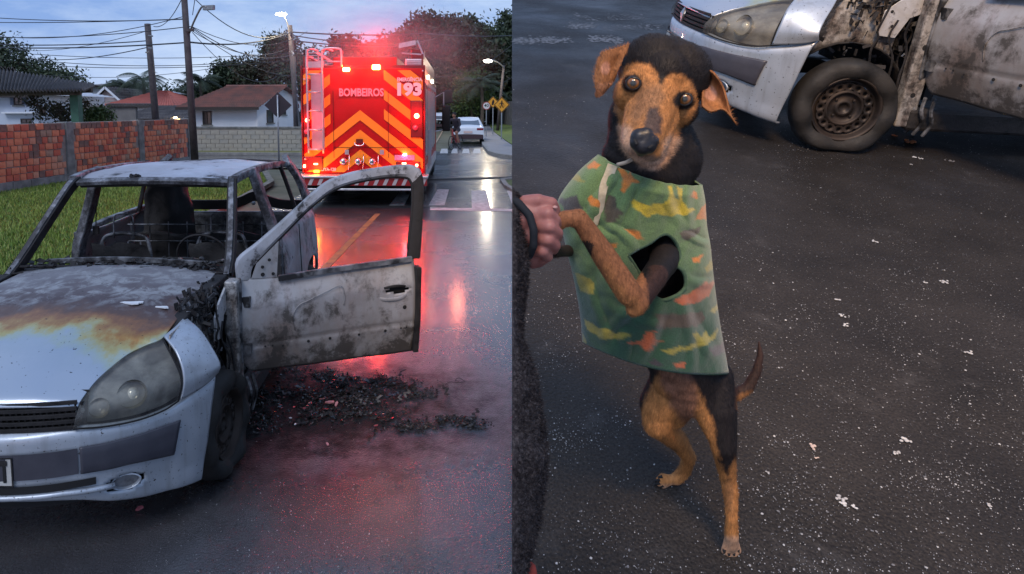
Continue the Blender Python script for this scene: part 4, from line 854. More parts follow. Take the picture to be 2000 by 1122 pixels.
simple_house('brown_roof_house', 'house with wide brownish roof left of the pinkish gable', 150, 214, 240, 203, 178, 56, pinkw, darkt, .2, 9)
tw = simple_house('flat_roof_house', 'plain light upper storey with flat roof above the gable house', 178, 222, 240, 168, 164, 64, whitew, greyw, .1, 6, amp=.0)
simple_house('white_tower_house', 'plain white block rising behind the salmon roof', 284, 316, 240, 182, 179, 60, whitew, whitew, .1, 5, amp=0)
sh = simple_house('tiled_shed', 'long low outbuilding with dark corrugated roof and a lit porch lamp', 240, 372, 244, 233, 207, 36, M('cream_render', (.40,.36,.27), (.34,.30,.22), 1, .85), darkt, .12, 7, wins=((256,266,242,236),(310,330,243,236)))
lm = emis('warm_lamp', (1.0,.75,.35), 14); xL = W(347,232,35.8)
MB().ball((W(347,0,36).x-W(240,0,36).x, -.15, W(347,232,36).z), .11, 6).build('porch_lamp', lm, sh)
pl_ = bpy.data.lights.new('porch_light', 'POINT'); po = bpy.data.objects.new('porch_light', pl_); COL.objects.link(po); pl_.energy = 40; pl_.color = (1,.72,.35); po.location = W(347,233,35.5); pl_.shadow_soft_size = .1
gw = thing('grey_wall', 'high grey rendered boundary wall behind the brick wall', 'wall', loc=(W(155,240,30).x, 30, 0)); MB().box((0,0,0),(W(268,0,30).x-W(155,0,30).x,.2,W(200,206,30).z)).build('wall', greyw, gw)
MB().box((W(213,0,30).x-W(155,0,30).x-.04,-.04,0),(W(213,0,30).x-W(155,0,30).x+.04,0,W(200,206,30).z)).build('pilaster', conc, gw)
tcp = MB(); 
for k in range(16): tcp.tube([(W(215,0,30).x-W(155,0,30).x+k*.13, -.12, W(200,206,30).z), (W(215,0,30).x-W(155,0,30).x+k*.13, .3, W(200,206,30).z+.02)], .075, 8)
tcp.build('tile_coping', darkt, gw)
# blue-white house at far left
bh = simple_house('blue_white_house', 'two-storey white house with blue shutters at the left edge', -70, 77, 236, 186, 176, 30, M('blue_white_render', (.50,.56,.66), (.44,.50,.60), 1, .85), whitew, .05, 6, amp=0)
bx0 = W(-70,236,30).x; XX = lambda u: W(u,0,30).x-bx0; ZZ = lambda v: W(0,v,30).z
window(bh, XX(15), XX(33), ZZ(206), ZZ(189), 0); window(bh, XX(26), XX(48), ZZ(242), ZZ(232), 0); window(bh, XX(64), XX(77)-.03, ZZ(224), ZZ(209), 0)
shm = M('blue_shutter', (.13,.18,.28), (.10,.14,.22), 9, .6)
for (a_, b_) in ((8,15), (33,42)): 
    o = MB(); x0_, x1_ = XX(a_), XX(b_)
    for k in range(9): z = ZZ(205)+(ZZ(189)-ZZ(205))*k/9; o.box((x0_,-.05,z),(x1_,-.02,z+(ZZ(189)-ZZ(205))/9*.8))
    o.build('shutter', shm, bh)
MB().box((XX(-5),-.25,ZZ(222)),(XX(62),-.0,ZZ(219))).build('ledge', whitew, bh)
# carport / open shed roof with green post
cpT = thing('open_shed', 'open shed with dark corrugated tile roof on a green post', 'shed', loc=(0,0,0)); yb = 21
tiled(cpT, W(-60,178,19.5), W(165,176,19.5), W(188,166,25), W(-60,126,25), darkt, 34, .055, 9)
tiled(cpT, W(-60,126,25), W(30,134,25), W(30,150,28), W(-60,150,28), darkt, 12, .055, 4)
MB().beam([W(-60,182,19.8), W(158,181,19.8)], .16, .10, (0,0,1)).build('roof_beam', M('weathered_wood', (.05,.04,.035), (.10,.08,.07), 8, .85), cpT)
MB().beam([W(-60,186,22), W(180,177,22)], .14, .10, (0,0,1)).build('roof_beam', bpy.data.materials['weathered_wood'], cpT)
for k in range(8): u = -40+26*k; MB().beam([W(u,181,19.6), W(u+24,152 if u < 100 else 166,25)], .07, .05, (0,0,1)).build('rafter', bpy.data.materials['weathered_wood'], cpT)
gp = M('green_painted_post', (.045,.13,.09), (.03,.085,.06), 4, .7)
MB().prism([W(135,183,20), W(151,181,20), W(155,246,20), W(140,246,20)], (0,.25,0)).prism([W(131,178,20), W(156,177,20), W(151,184,20), W(135,184,20)], (0,.25,0)).build('post', gp, cpT)
dish = thing('satellite_dish', 'small white round satellite dish above the brick wall by the green post', 'dish', loc=W(157,226,21)); MB().lathe([(.001,-.03),(.12,-.02),(.2,.02),(.205,.025)], Matrix.Rotation(-PI/2-.3, 4, 'Y') @ Matrix.Rotation(.4, 4, 'X'), 20).build('reflector', whitew, dish, True, solid=.01); MB().tube([(0,0,0),(.14,-.1,.0),(.16,-.12,.02)], .012, 6).build('receiver_arm', conc, dish); MB().tube([(0,0,0),(0,.1,-.9)], .02, 6).build('mast', conc, dish)
# ---- utility poles and wires
polem = M('pole_concrete', (.045,.038,.040), (.085,.072,.075), 5, .8, 0, (20, .3, .01))
def pole(base_, top_, r0, r1, label, name='utility_pole', cat='pole'):
    t = thing(name, label, cat, loc=base_); d = Vector(top_)-Vector(base_); MB().tube([Vector((0,0,-.3)), d*.5, d], [r0, (r0+r1)/2, r1], 12).build('pole', polem, t, True)
    return t, d
def lampmat(): return M('lamp_casing', (.20,.20,.21), (.3,.3,.3), 8, .5, .5)
lc = lampmat()
# nearer tall pole by the wall end
p1, d1 = pole(W(381,311,21), W(356,-60,21), .12, .09, 'tall dark utility pole beside the end of the brick wall')
loc = lambda u, v, y, b_: W(u,v,y)-b_
b1 = W(381,311,21)
MB().tube(curve([loc(370,65,21,b1), loc(380,40,20.6,b1), loc(394,14,20.3,b1), loc(404,14,20.2,b1)], 12), .028, 6).build('lamp_arm', lc, p1, True)
MB().beam([loc(398,16,20.3,b1), loc(418,15,20.1,b1)], .14, .09, (0,0,1)).build('lamp_head', lc, p1)
MB().box(tuple(loc(362,62,20.85,b1)), tuple(loc(378,56,20.8,b1))).build('cross_arm', polem, p1)
p2, d2 = pole(W(307,262,26), W(288,47,26), .14, .115, 'shorter grey utility pole standing behind the brick wall')
b2_ = W(307,262,26)
for (v, dx) in ((70,8),(94,7),(102,-5)): MB().tube([loc(290+dx*0,v,25.8,b2_), loc(290+dx,v+1,25.6,b2_)], .03, 6).build('insulator', lc, p2)
p3, d3 = pole(W(585,292,31.0), W(566,50,31.0), .16, .11, 'utility pole with a lit street lamp left of the fire truck')
b3 = W(585,292,31.0)
MB().tube(curve([loc(569,72,30.9,b3), loc(562,48,30.7,b3), loc(556,32,30.5,b3)], 10), .03, 6).build('lamp_arm', lc, p3, True)
coldl = emis('lit_lamp', (1.0,.93,.82), 22)
MB().ball(loc(549,28,30.4,b3), (.26,.12,.07), 8).build('lamp_head', coldl, p3, True)
for k in range(9): MB().beam([loc(570+k*1.6,100+k*14,30.8,b3), loc(574+k*1.5,106+k*14,30.8,b3)], .05, .04, (0,0,1)).build('cable_clamp', whitew, p3)
MB().tube(curve([loc(571,100,30.8,b3), loc(573,160,30.7,b3), loc(580,200,30.75,b3), loc(587,285,30.8,b3)], 16), .035, 6).build('cable_bundle', lc, p3)
p4, d4 = pole(W(578,294,30.6), W(574,110,30.6), .09, .09, 'thin second pole beside the lamp pole left of the fire truck')
def lamp_light(p, e, c=(1,.85,.62)): l = bpy.data.lights.new('lamp_glow', 'POINT'); o = bpy.data.objects.new('lamp_glow', l); COL.objects.link(o); l.energy = e; l.color = c; l.shadow_soft_size = .2; o.location = p
lamp_light(W(549,31,30.2), 160)
p5, d5 = pole(W(972,248,52), W(984,128,52), .13, .09, 'street lamp pole with lit lamp at the far right footway', 'street_lamp', 'street lamp'); b5 = W(972,248,52)
MB().tube(curve([loc(984,134,52,b5), loc(978,126,51.5,b5), loc(966,119,51,b5), loc(955,118,50.8,b5)], 12), .05, 6).build('lamp_arm', lc, p5, True)
MB().ball(loc(953,119.5,50.6,b5), (.34,.2,.12), 8).build('lamp_head', coldl, p5, True); lamp_light(W(953,122,50), 260)
p6, d6 = pole(W(953,235,75), W(963,145,75), .16, .12, 'plain far utility pole left of the street lamp')
wirem = M('cable_black', (.03,.032,.04), rough=.6)
def wire(a, b_, sag, r_=.016, lab='overhead cable crossing the sky'):
    a, b_ = Vector(a), Vector(b_); pts = [a.lerp(b_, k/14)-Vector((0,0,sag*4*(k/14)*(1-k/14))) for k in range(15)]
    MBw = MB().tube(pts, r_, 4, False).build('overhead_wire', wirem, None); tag(MBw, lab, 'cable', 'cables strung between the poles'); return MBw
ws_ = [((-40,33,26),(362,38,21),.1,.014), ((-40,44,26),(366,37,21),.05,.014), ((-40,68,24),(368,30,21),.35,.012), ((-40,72,26),(372,52,21),.15,.014), ((-40,86,26),(288,80,26),.1,.02), ((-40,92,26),(372,83,21),.1,.022), ((372,83,21),(570,63,31),.25,.026), ((570,63,31),(830,66,34),.1,.03), ((830,66,34),(1060,64,50),.2,.03), ((30,98,40),(290,60,26),.3,.013), ((55,114,40),(288,93,26),.25,.02), ((60,106,45),(572,104,45),.3,.02), ((70,118,45),(572,110,45),.5,.022), ((100,129,45),(572,118,45),.3,.022), ((80,147,50),(420,133,50),.4,.018),
    ((300,52,26),(358,-8,21),.3,.014), ((372,-10,21),(560,62,31),.7,.018), ((373,52,21),(572,106,31),.5,.016), ((374,60,21),(560,95,31),.5,.012), ((374,55,21),(600,145,38),.6,.014), ((376,64,21),(540,150,40),.8,.014), ((374,52,21),(600,62,31),.6,.012), ((574,80,31),(830,84,60),.3,.03), ((574,100,31),(800,98,60),.5,.03), ((574,70,31),(840,78,60),.4,.025), ((840,150,60),(1030,60,60),1.2,.03), ((860,180,60),(1030,130,55),1.0,.03), ((376,30,21),(382,-10,21),.0,.012)]
wl_ = ['topmost thin cable from the left edge to the tall dark pole', 'second thin cable just under the topmost at the left', 'slack cable rising from the left edge to the tall pole', 'thin straight cable ending at the lamp arm of the tall pole', 'cable from the left edge to the top of the shorter pole', 'thick cable from the left edge crossing both poles', 'thick cable between the tall dark pole and the lit lamp pole', 'thick cable from the lit lamp pole over the fire engine', 'thick cable running on over the trees at the right', 'thin slanting cable up to the shorter pole', 'cable curving up to the middle of the shorter pole', 'upper of the three long low cables behind the poles', 'middle of the three long low cables behind the poles', 'lowest of the three long low cables behind the poles', 'lowest distant cable just above the palms', 'short steep cable between the two left poles', 'sagging cable from the top of the tall pole to the lit lamp', 'cable fanning down from the tall pole to the clamps', 'thin cable fanning just above the clamps', 'cable fanning down towards the ladder of the fire engine', 'steepest cable fanning down from the tall pole', 'thin cable just below the thick one towards the lit lamp', 'upper distant cable behind the fire engine beacons', 'lower distant cable behind the fire engine', 'middle distant cable behind the fire engine', 'cable slanting up in front of the tall dark trees', 'lower cable in front of the dark trees at the right', 'vertical cable hanging beside the tall pole top']
for (a, b_, sg_, r_), lb_ in zip(ws_, wl_): wire(W(*a), W(*b_), sg_, r_, lb_)
# ---- signs
galv = MT['galv']; sb = W(545,322,24)
s1_ = thing('road_sign', 'dark back of a diamond road sign on a thin pole before the fire truck', 'sign', loc=(sb.x, 24, 0))
MB().tube([(0,0,0),(0,0,W(545,186,24).z)], .03, 8).build('sign_post', galv, s1_, True)
cz = W(545,206,24).z; dh = .47; dw = .49
MB().prism([(-dw,.05,cz),(0,.05,cz-dh),(dw,.05,cz),(0,.05,cz+dh)], (0,.02,0)).build('sign_plate', M('sign_back', (.018,.014,.02), (.03,.02,.03), 3, .6), s1_)
# right-hand group of signs
yel = M('sign_yellow', (.75,.33,.02), (.62,.27,.02), 4, .45); blkp = MT['black']
def diamond(u, v, y, hw, lab, fig=True, vb=262):
    c = W(u, v, y); t = thing('warning_sign', lab, 'sign', loc=(c.x, y, 0)); z = c.z
    MB().tube([(0,.04,0),(0,.04,z)], .04, 8).build('sign_post', galv, t)
    MB().prism([(-hw,0,z),(0,0,z-hw),(hw,0,z),(0,0,z+hw)], (0,.02,0)).build('sign_plate', yel, t)
    e = .86; q = MB(); A = [(-hw,0),(0,-hw),(hw,0),(0,hw)]
    for k in range(4): a_, b_ = A[k], A[(k+1) % 4]; q.add([(a_[0]*.97,-.004,z+a_[1]*.97),(b_[0]*.97,-.004,z+b_[1]*.97),(b_[0]*e,-.004,z+b_[1]*e),(a_[0]*e,-.004,z+a_[1]*e)], [(0,1,2,3)])
    q.build('sign_border', blkp, t)
    if fig:
        q = MB(); s = hw
        q.ball((0,-.01,z+.42*s), (.09*s,.005,.10*s), 6); q.prism([(-.10*s,-.006,z+.30*s),(.10*s,-.006,z+.30*s),(.08*s,-.006,z-.05*s),(-.08*s,-.006,z-.05*s)], (0,-.003,0))
        q.prism([(-.09*s,-.006,z-.05*s),(.0,-.006,z-.05*s),(-.14*s,-.006,z-.42*s),(-.25*s,-.006,z-.42*s)], (0,-.003,0)); q.prism([(.0,-.006,z-.05*s),(.09*s,-.006,z-.05*s),(.24*s,-.006,z-.40*s),(.14*s,-.006,z-.40*s)], (0,-.003,0))
        q.prism([(-.10*s,-.006,z+.29*s),(-.34*s,-.006,z+.08*s),(-.29*s,-.006,z+.02*s),(-.08*s,-.006,z+.20*s)], (0,-.003,0)); q.prism([(.10*s,-.006,z+.29*s),(.32*s,-.006,z+.05*s),(.26*s,-.006,z+.0*s),(.08*s,-.006,z+.20*s)], (0,-.003,0))
        q.build('pedestrian_symbol', blkp, t)
        q = MB()
        for k in (-3,-2,-1,1,2,3): q.prism([(k*.12*s-.03*s,-.006,z-.2*s-.0*s+abs(k)*.04*s),(k*.12*s+.03*s,-.006,z-.2*s+abs(k)*.04*s),(k*.15*s+.03*s,-.006,z-.50*s+abs(k)*.12*s),(k*.15*s-.03*s,-.006,z-.50*s+abs(k)*.12*s)], (0,-.003,0))
        q.build('crossing_symbol', blkp, t)
    return t
diamond(980, 205, 40, .48, 'large yellow diamond pedestrian-crossing sign at the far footway')
t = diamond(963, 200, 48, .42, 'smaller yellow sign partly behind the pedestrian-crossing sign', False); cz = W(963,200,48).z; MB().prism([(-.1,-.006,cz-.2),(.02,-.006,cz-.2),(.1,-.006,cz+.05),(.0,-.006,cz+.22),(-.07,-.006,cz+.05)], (0,-.003,0)).build('symbol', blkp, t)
diamond(941, 201, 70, .40, 'small orange diamond sign far down the street', False)
c = W(950,207,44); rs = thing('speed_sign', 'round white speed limit sign reading 40 with dark rim', 'sign', loc=(c.x,44,0)); MB().tube([(0,.04,0),(0,.04,c.z)], .035, 8).build('sign_post', galv, rs)
R90 = Matrix.Translation((0,0,c.z)) @ Matrix.Rotation(PI/2, 4, 'X')
MB().lathe([(.26,-.01),(.26,.01),(.001,.01)], R90, 28).build('sign_plate', M('sign_white', (.62,.60,.58), rough=.45), rs); MB().lathe([(.265,.012),(.215,.013)], R90, 28).build('sign_rim', M('sign_rim_red', (.30,.04,.04), rough=.45), rs)
me = textmesh('40', .22, .002, .004, 'CENTER'); me.materials.append(blkp); me.transform(Matrix.Translation((0,-.015,c.z-.08)) @ Matrix.Rotation(PI/2, 4, 'X')); o = bpy.data.objects.new('lettering', me); COL.objects.link(o); o.parent = rs
# fence at far right
fn = thing('fence', 'grey panel fence along the far right verge', 'fence', loc=(G(1000,262).x+1.6, G(1000,262).y-6, .3))
for k in range(16): MB().box((-.05+k*-.0, k*2.0, 0),(.05, k*2.0+1.9, 2.4+.02*(k%2))).build('panel', greyw, fn)
# ---- trees
def blobs(seed, n, wx, wz, z0, r_, wy=None):
    q = random.Random(seed); o = []
    for k in range(n): s = q.uniform(.6, 1.25); o.append((q.uniform(-wx, wx), q.uniform(-(wy or wx)*.6, (wy or wx)*.6), z0+q.uniform(0, wz), r_*s, r_*s, r_*s*.75))
    return o
def ztop(v, y): return W(0, v, y).z
tree((W(12,200,60).x,60,0), 12, blobs(1, 9, 3.6, 3.4, 4.6, 1.9), 9000, .16, 'dark', 'big dark tree at the left edge behind the shed roof')
tree((W(75,200,62).x,62,0), 9, blobs(2, 8, 3.6, 1.8, 3.6, 1.5), 6000, .16, 'dark', 'rounded dark tree right of the biggest tree at the left')
tree((W(120,225,25).x,25,0), 3.2, blobs(3, 6, .9, .8, 1.5, .38), 1500, .07, 'brown', 'small leafless-looking tree under the shed roof', tr=.07)
tree((W(103,225,23).x,23,0), 2, blobs(4, 4, .4, .3, .9, .32), 900, .08, 'dark', 'dark bush against the brick wall under the shed')
tree((W(187,225,24).x,24,0), 2.1, blobs(14, 5, .55, .5, 1.3, .35), 1800, .07, 'green', 'bright green shrub peeking over the brick wall', tr=.05)
for (u, vt, y, lab) in ((244,158,58,'small palm left of the salmon roof'), (281,140,54,'tall palm above the salmon roof'), (262,162,60,'low palm between the two taller palms'), (392,145,60,'palm behind the tall dark pole'), (372,160,66,'far palm just behind the pole')):
    palm((W(u,200,y).x, y, 0), ztop(vt+14, y), 13, 2.6, lab)
for (u, vt, y, wx, lab, sd) in ((300,170,80,7,'low dark trees behind the salmon roof',21), (335,182,75,5,'dark tree mass behind the white block',22), (222,182,85,6,'distant dark trees above the gable house',23), (420,160,70,3.4,'dark rounded tree left above the tiled house',24), (445,128,66,2.6,'dark conifer-like tree above the tiled house',25), (466,132,68,2.4,'second dark conifer-like tree above the tiled house',26), (498,160,75,4,'low dark trees right of the conifers',27)):
    zt = ztop(vt, y); q = [(b_[0], b_[1], min(b_[2], zt-b_[5]*.9), b_[3], b_[4], b_[5]) for b_ in blobs(sd, 8, wx*.8, zt*.5, zt*.45, wx*.38 if wx > 3 else .95)]
    tree((W(u,200,y).x, y, 0), zt, q, 5000, .20, 'dark', lab)
# tall trees around the junction pole
tree((W(545,200,50).x,50,0), 9.5, [(0,0,ztop(92,50)-.1,1.0,1,1.0),(-.5,0,ztop(108,50),.8,.8,.5),(.6,0,ztop(84,50),.7,.7,.6),(0.1,0,ztop(74,50)-.3,.6,.6,.5)], 3200, .13, 'dark', 'tall thin tree with a small dark crown left of the lit lamp', tr=.16)
tree((W(550,200,48).x,48,0), 7, [(b_[0], b_[1], min(b_[2], 4.9), b_[3], b_[4], b_[5]) for b_ in blobs(31, 10, 2.9, 3, 2.4, 1.3)], 9000, .15, 'brown', 'broad dark tree behind the gable of the tiled house')
tree((W(600,200,46).x,46,0), 6, blobs(32, 7, 1.7, 3.0, 2.2, 1.2), 6000, .14, 'dark', 'dark tree between the poles and the fire truck')
# big wooded rise on the right
spec = [(690,110,62,6,'brown','spreading tree behind the left of the truck roof'), (740,60,66,4,'brown','reddish bare tree above the truck roof'), (800,60,70,6,'brown','large spreading tree just right of the truck roof'), (865,20,72,7,'brown','tallest spreading umbrella-shaped tree right of the truck'), (925,45,80,6,'dark','dark high tree between the umbrella tree and the edge'), (975,20,84,7,'dark','very tall dark trees at the right end of the street'), (880,110,90,8,'dark','dense dark wood closing the end of the street'), (940,120,88,7,'dark','lower dark trees above the far street lamp'), (1010,60,80,7,'dark','tall dark tree beyond the right edge of the street'), (800,130,85,8,'dark','dense wood behind the fire truck')]
for k, (u, vt, y, wx, kd, lab) in enumerate(spec):
    zt = ztop(vt, y); q = []
    r_ = random.Random(50+k)
    for j in range(24): s = r_.uniform(.7, 1.2)*wx*.27; zz = zt*r_.uniform(.16, .92); q.append((r_.uniform(-wx, wx)*.8, r_.uniform(-2, 2), min(zz, zt-s*.7), s, s, s*.55))
    tree((W(u,200,y).x, y, 0), zt, q, 26000, .27, kd, lab, tr=.35)
wood = MB(); P = []
for i, x in enumerate(np.linspace(-90, 110, 60)): P.append([(x, 118+6*math.sin(i*.7), -1), (x, 119+5*math.sin(i*.7), 1.8+.5*math.sin(i*1.3)), (x, 124, (3.2 if x < -20 else 12)+1.5*mnoise.noise(Vector((x*.15, 3, 0)))*(1 if x < -20 else 3))])
wv = MB().grid(dent(patch(P, 160, 16), 1.2, .35)).build('wooded_hill', M('far_woodland', (.010,.018,.010), (.035,.045,.020), .35, .95, 0, (.9, 1, .6))); tag(wv, 'dark wooded rise at the horizon', kind='structure')
tree((W(920,215,58).x,58,0), 5, [(0,0,3.4,1.6,1.2,1.4),(-.8,0,2.4,1.2,1,1),(.8,0,2.8,1.2,1,1.2),(0,0,4.6,1.0,.8,.9)], 3200, .13, 'green', 'drooping green palm-like tree beside the far footway', tr=.15)
palm((W(940,200,56).x, 56, 0), ztop(165, 56), 16, 2.4, 'feathery palm left of the far street lamp', 'dark')
for (u, v, y) in ((1000,235,46), (1012,230,50), (995,222,60)): pass
# ---- charred debris on the road beside the car
dm = [MT['char'], M('ash_flake', (.10,.10,.105), (.03,.03,.03), 9, .8), M('wet_black', (.008,.008,.009), rough=.25, spec=.7)]
r_ = random.Random(5); q = MB()
def scrap(q, p, s, T=None, m=0):
    e_ = Euler((r_.uniform(-.5,.5), r_.uniform(-.5,.5), r_.uniform(0,6))).to_matrix(); n = 5; pts = []
    for k in range(n): a = 2*PI*k/n; pts.append(Vector(p)+e_ @ Vector((math.cos(a)*s*r_.uniform(.6,1.2), math.sin(a)*s*.5*r_.uniform(.5,1.2), 0)))
    q.prism(pts, (0,0,s*r_.uniform(.15,.45)), m)
for k in range(34000):
    th = r_.uniform(0, 2*PI); rr = r_.random()**.55; cu, cv, au, av = r_.choice([(600,775,150,58),(600,775,150,58),(680,760,150,42),(770,765,90,28),(700,815,130,30),(500,800,60,70),(860,830,130,18),(640,740,190,22)]); u = cu+au*rr*math.cos(th); v = cv+av*rr*math.sin(th)
    p = G(u, v)
    if mnoise.fractal(Vector((p.x*3.2, p.y*4.5, 2)), 1, 2, 4)+r_.gauss(0, .28) < .12+.35*rr**3: continue
    hgt = .014*max(0, 1-rr)*(1+mnoise.noise(p*6)); scrap(q, (p.x, p.y, .004+max(0, hgt)*r_.random()), r_.choice([.002,.002,.003,.003,.004,.006,.011])*(1.3 if rr < .6 else 1), m=r_.choice([0,0,0,2,2,1]))

for k in range(150):
    u = r_.gauss(640, 85); v = r_.gauss(778, 24); p = G(u, v); s = r_.uniform(.012, .045); e_ = Euler((r_.uniform(-.5,.5), r_.uniform(-.5,.5), r_.uniform(0,6))).to_matrix(); n_ = 8; a_ = [Vector((s*(j/7-.5)*2, s*.3*math.sin(j*1.3+k), .004+s*.18*math.sin(j*.9+k*2)**2)) for j in range(n_)]
    q.add([p+e_@(w_+Vector((0,sg*s*.28,0)))+Vector((0,0,s*.25)) for w_ in a_ for sg in (-1,1)], [(2*j,2*j+2,2*j+3,2*j+1) for j in range(n_-1)], r_.choice([0,0,2,1]))
for k in range(34):
    p = G(r_.gauss(650, 90), r_.gauss(778, 24)); pts = [p+Vector((0,0,.01))]
    for j in range(7): pts.append(pts[-1]+Vector((r_.gauss(0,.03), r_.gauss(0,.03), r_.uniform(-.006,.008))))
    q.tube(curve(pts, 22), .0022, 4, True, 0)
q.build('burnt_debris', dm); tag(bpy.data.objects['burnt_debris'], 'heap of black burnt debris on the road below the open door', 'debris', kind='stuff')
# wet soot sheet under it
def blot(pts, m, name, lab, z): o = MB().add([Vector((p.x, p.y, z)) for p in pts], [tuple(range(len(pts)))]).build(name, m); return tag(o, lab, kind='structure')
sm_ = M('soot_film', (.010,.010,.011), (.028,.027,.029), 7, .22, 0, (120,.5,.004), rough2=.7)
pts = []
for k in range(40): a = 2*PI*k/40; f = 1+.16*math.sin(3*a+1)+.10*math.sin(7*a)+.06*math.sin(13*a+2); pts.append(G(655+205*f*math.cos(a), 776+62*f*math.sin(a)))

pts = [Vector((-.95+.28*math.cos(a)*(1+.2*math.sin(3*a)), 3.2+.8*math.sin(a)*(1+.15*math.sin(5*a)), 0)) for a in np.linspace(0, 2*PI, 40)[:-1]]; 
redp = M('red_plastic_chip', (.45,.05,.06), (.35,.10,.12), 9, .4); pkp = M('pink_scrap', (.5,.22,.24), (.35,.15,.16), 9, .5)
for (u, v, s, mm_, lab) in ((575,806,.018,redp,'red plastic chip at the left of the debris heap'), (594,809,.022,redp,'red chip beside the leftmost red chip'), (630,790,.026,pkp,'pinkish scrap in the middle of the debris heap'), (645,797,.03,pkp,'long pink scrap right of the middle scrap'), (657,800,.022,pkp,'small pink scrap at the end of the pink row'), (606,797,.014,pkp,'tiny pink scrap between the red chips'), (734,836,.022,redp,'single red chip right of the debris heap'), (567,828,.020,MT['white'],'white chip in the lower left of the heap'), (577,833,.014,MT['white'],'small white chip beside the other white chip'), (273,999,.020,redp,'red chip on the road in front of the bumper'), (475,812,.03,MT['orangeplastic'],'melted orange lump beside the front tyre'), (640,872,.014,pkp,'faint pink speck below the debris heap')):
    q = MB(); p = G(u, v); scrap(q, (p.x, p.y, .035 if 560 < u < 700 and v < 830 else .012), s, m=0); tag(q.build('plastic_chip', mm_), lab, 'chip')
q = MB()
for k in range(1500):
    u = r_.uniform(300, 1000); v = 1122-r_.random()**1.6*500; p = G(u, v); 
    if p.x > .11*p.y: continue
    scrap(q, (p.x, p.y, .004), r_.uniform(.0012, .005), m=r_.choice([0,1,1,2]))
q.build('road_grit', [MT['char'], M('pale_grit', (.30,.30,.31), (.15,.15,.15), 9, .8), MT['black']]); tag(bpy.data.objects['road_grit'], 'loose grit and flakes scattered over the near road', 'grit', kind='stuff')
# ================================================================== fire engine, seen from behind
tp = W(712, 400, 13.5); TM = Matrix.Translation((tp.x, 13.4, 0)) @ Matrix.Rotation(-math.radians(2.0), 4, 'Z')
ft = thing('fire_truck', 'red fire engine with orange chevrons, lit beacons and a rear ladder, seen from behind', 'fire truck', TM)
redm = M('fire_engine_red', (.40,.003,.004), (.33,.003,.004), 2, .42, 0); redm.node_tree.nodes['Principled BSDF'].inputs['Specular IOR Level'].default_value = .25
orm = M('reflective_orange', (.88,.31,.008), (.80,.27,.01), 3, .5); dred = M('dark_red', (.12,.004,.006), rough=.35); alu = M('ribbed_aluminium', (.42,.42,.45), (.52,.52,.55), 12, .35, .7); chrome = M('chrome', (.6,.6,.62), rough=.15, metal=1)
zx = lambda X: (X-495)/320; zz_ = lambda Y: 3.52-Y/320
# body with cutouts is one shell; rear face at y=0
MB().box((-1.22,.02,.62),(1.22,6.0,2.76)).build('body', redm, ft, bevel=.03)
MB().box((-1.20,.2,.30),(1.20,7.2,.62)).build('chassis', MT['char'], ft)
MB().box((-1.20,6.1,.5),(1.20,8.0,2.7)).build('cab', redm, ft, bevel=.08)
# rear panel frame edges and doors lines
for sx_ in (-1, 1): MB().box((sx_*1.235-.015,-.01,.64),(sx_*1.235+.015,.06,2.80)).build('corner_trim', dred, ft, bevel=.006)
def clip(poly, x0, x1, z0, z1):
    for ax, lim, sg in ((0, x0, 1), (0, x1, -1), (1, z0, 1), (1, z1, -1)):
        out = []; n = len(poly)
        for i in range(n):
            a, b = poly[i], poly[(i+1) % n]; ia = sg*(a[ax]-lim) >= 0; ib = sg*(b[ax]-lim) >= 0
            if ia: out.append(a)
            if ia != ib: t_ = (lim-a[ax])/(b[ax]-a[ax]); out.append((a[0]+t_*(b[0]-a[0]), a[1]+t_*(b[1]-a[1])))
        poly = out
        if not poly: break
    return poly
sl_ = .78; xc = zx(475)
for k in range(9):
    zt = zz_(515)+.395*(k-4); 
    for sg in (-1, 1):
        pl_ = [(xc, zt), (xc+sg*2, zt-2*sl_), (xc+sg*2, zt-.2-2*sl_), (xc, zt-.2)]
        pl_ = clip(pl_, -1.20 if sg < 0 else xc+.001, xc-.001 if sg < 0 else 1.20, .66, 2.70)
        if len(pl_) > 2 and zt > 2.0: pl_ = clip(pl_, -1.20 if sg < 0 else .42, -.66 if sg < 0 else 1.20, .66, 2.70)
        if len(pl_) > 2: MB().prism([(x, .016, z) for x, z in pl_], (0, -.008, 0)).build('reflective_stripe', orm, ft)
# shutter seams
for xx_ in (zx(303), zx(657)): MB().box((xx_-.004,.002,.95),(xx_+.004,.010,2.3)).build('panel_seam', MT['black'], ft)
MB().box((zx(303),.002,1.155),(zx(840),.010,1.163)).build('panel_seam', MT['black'], ft)
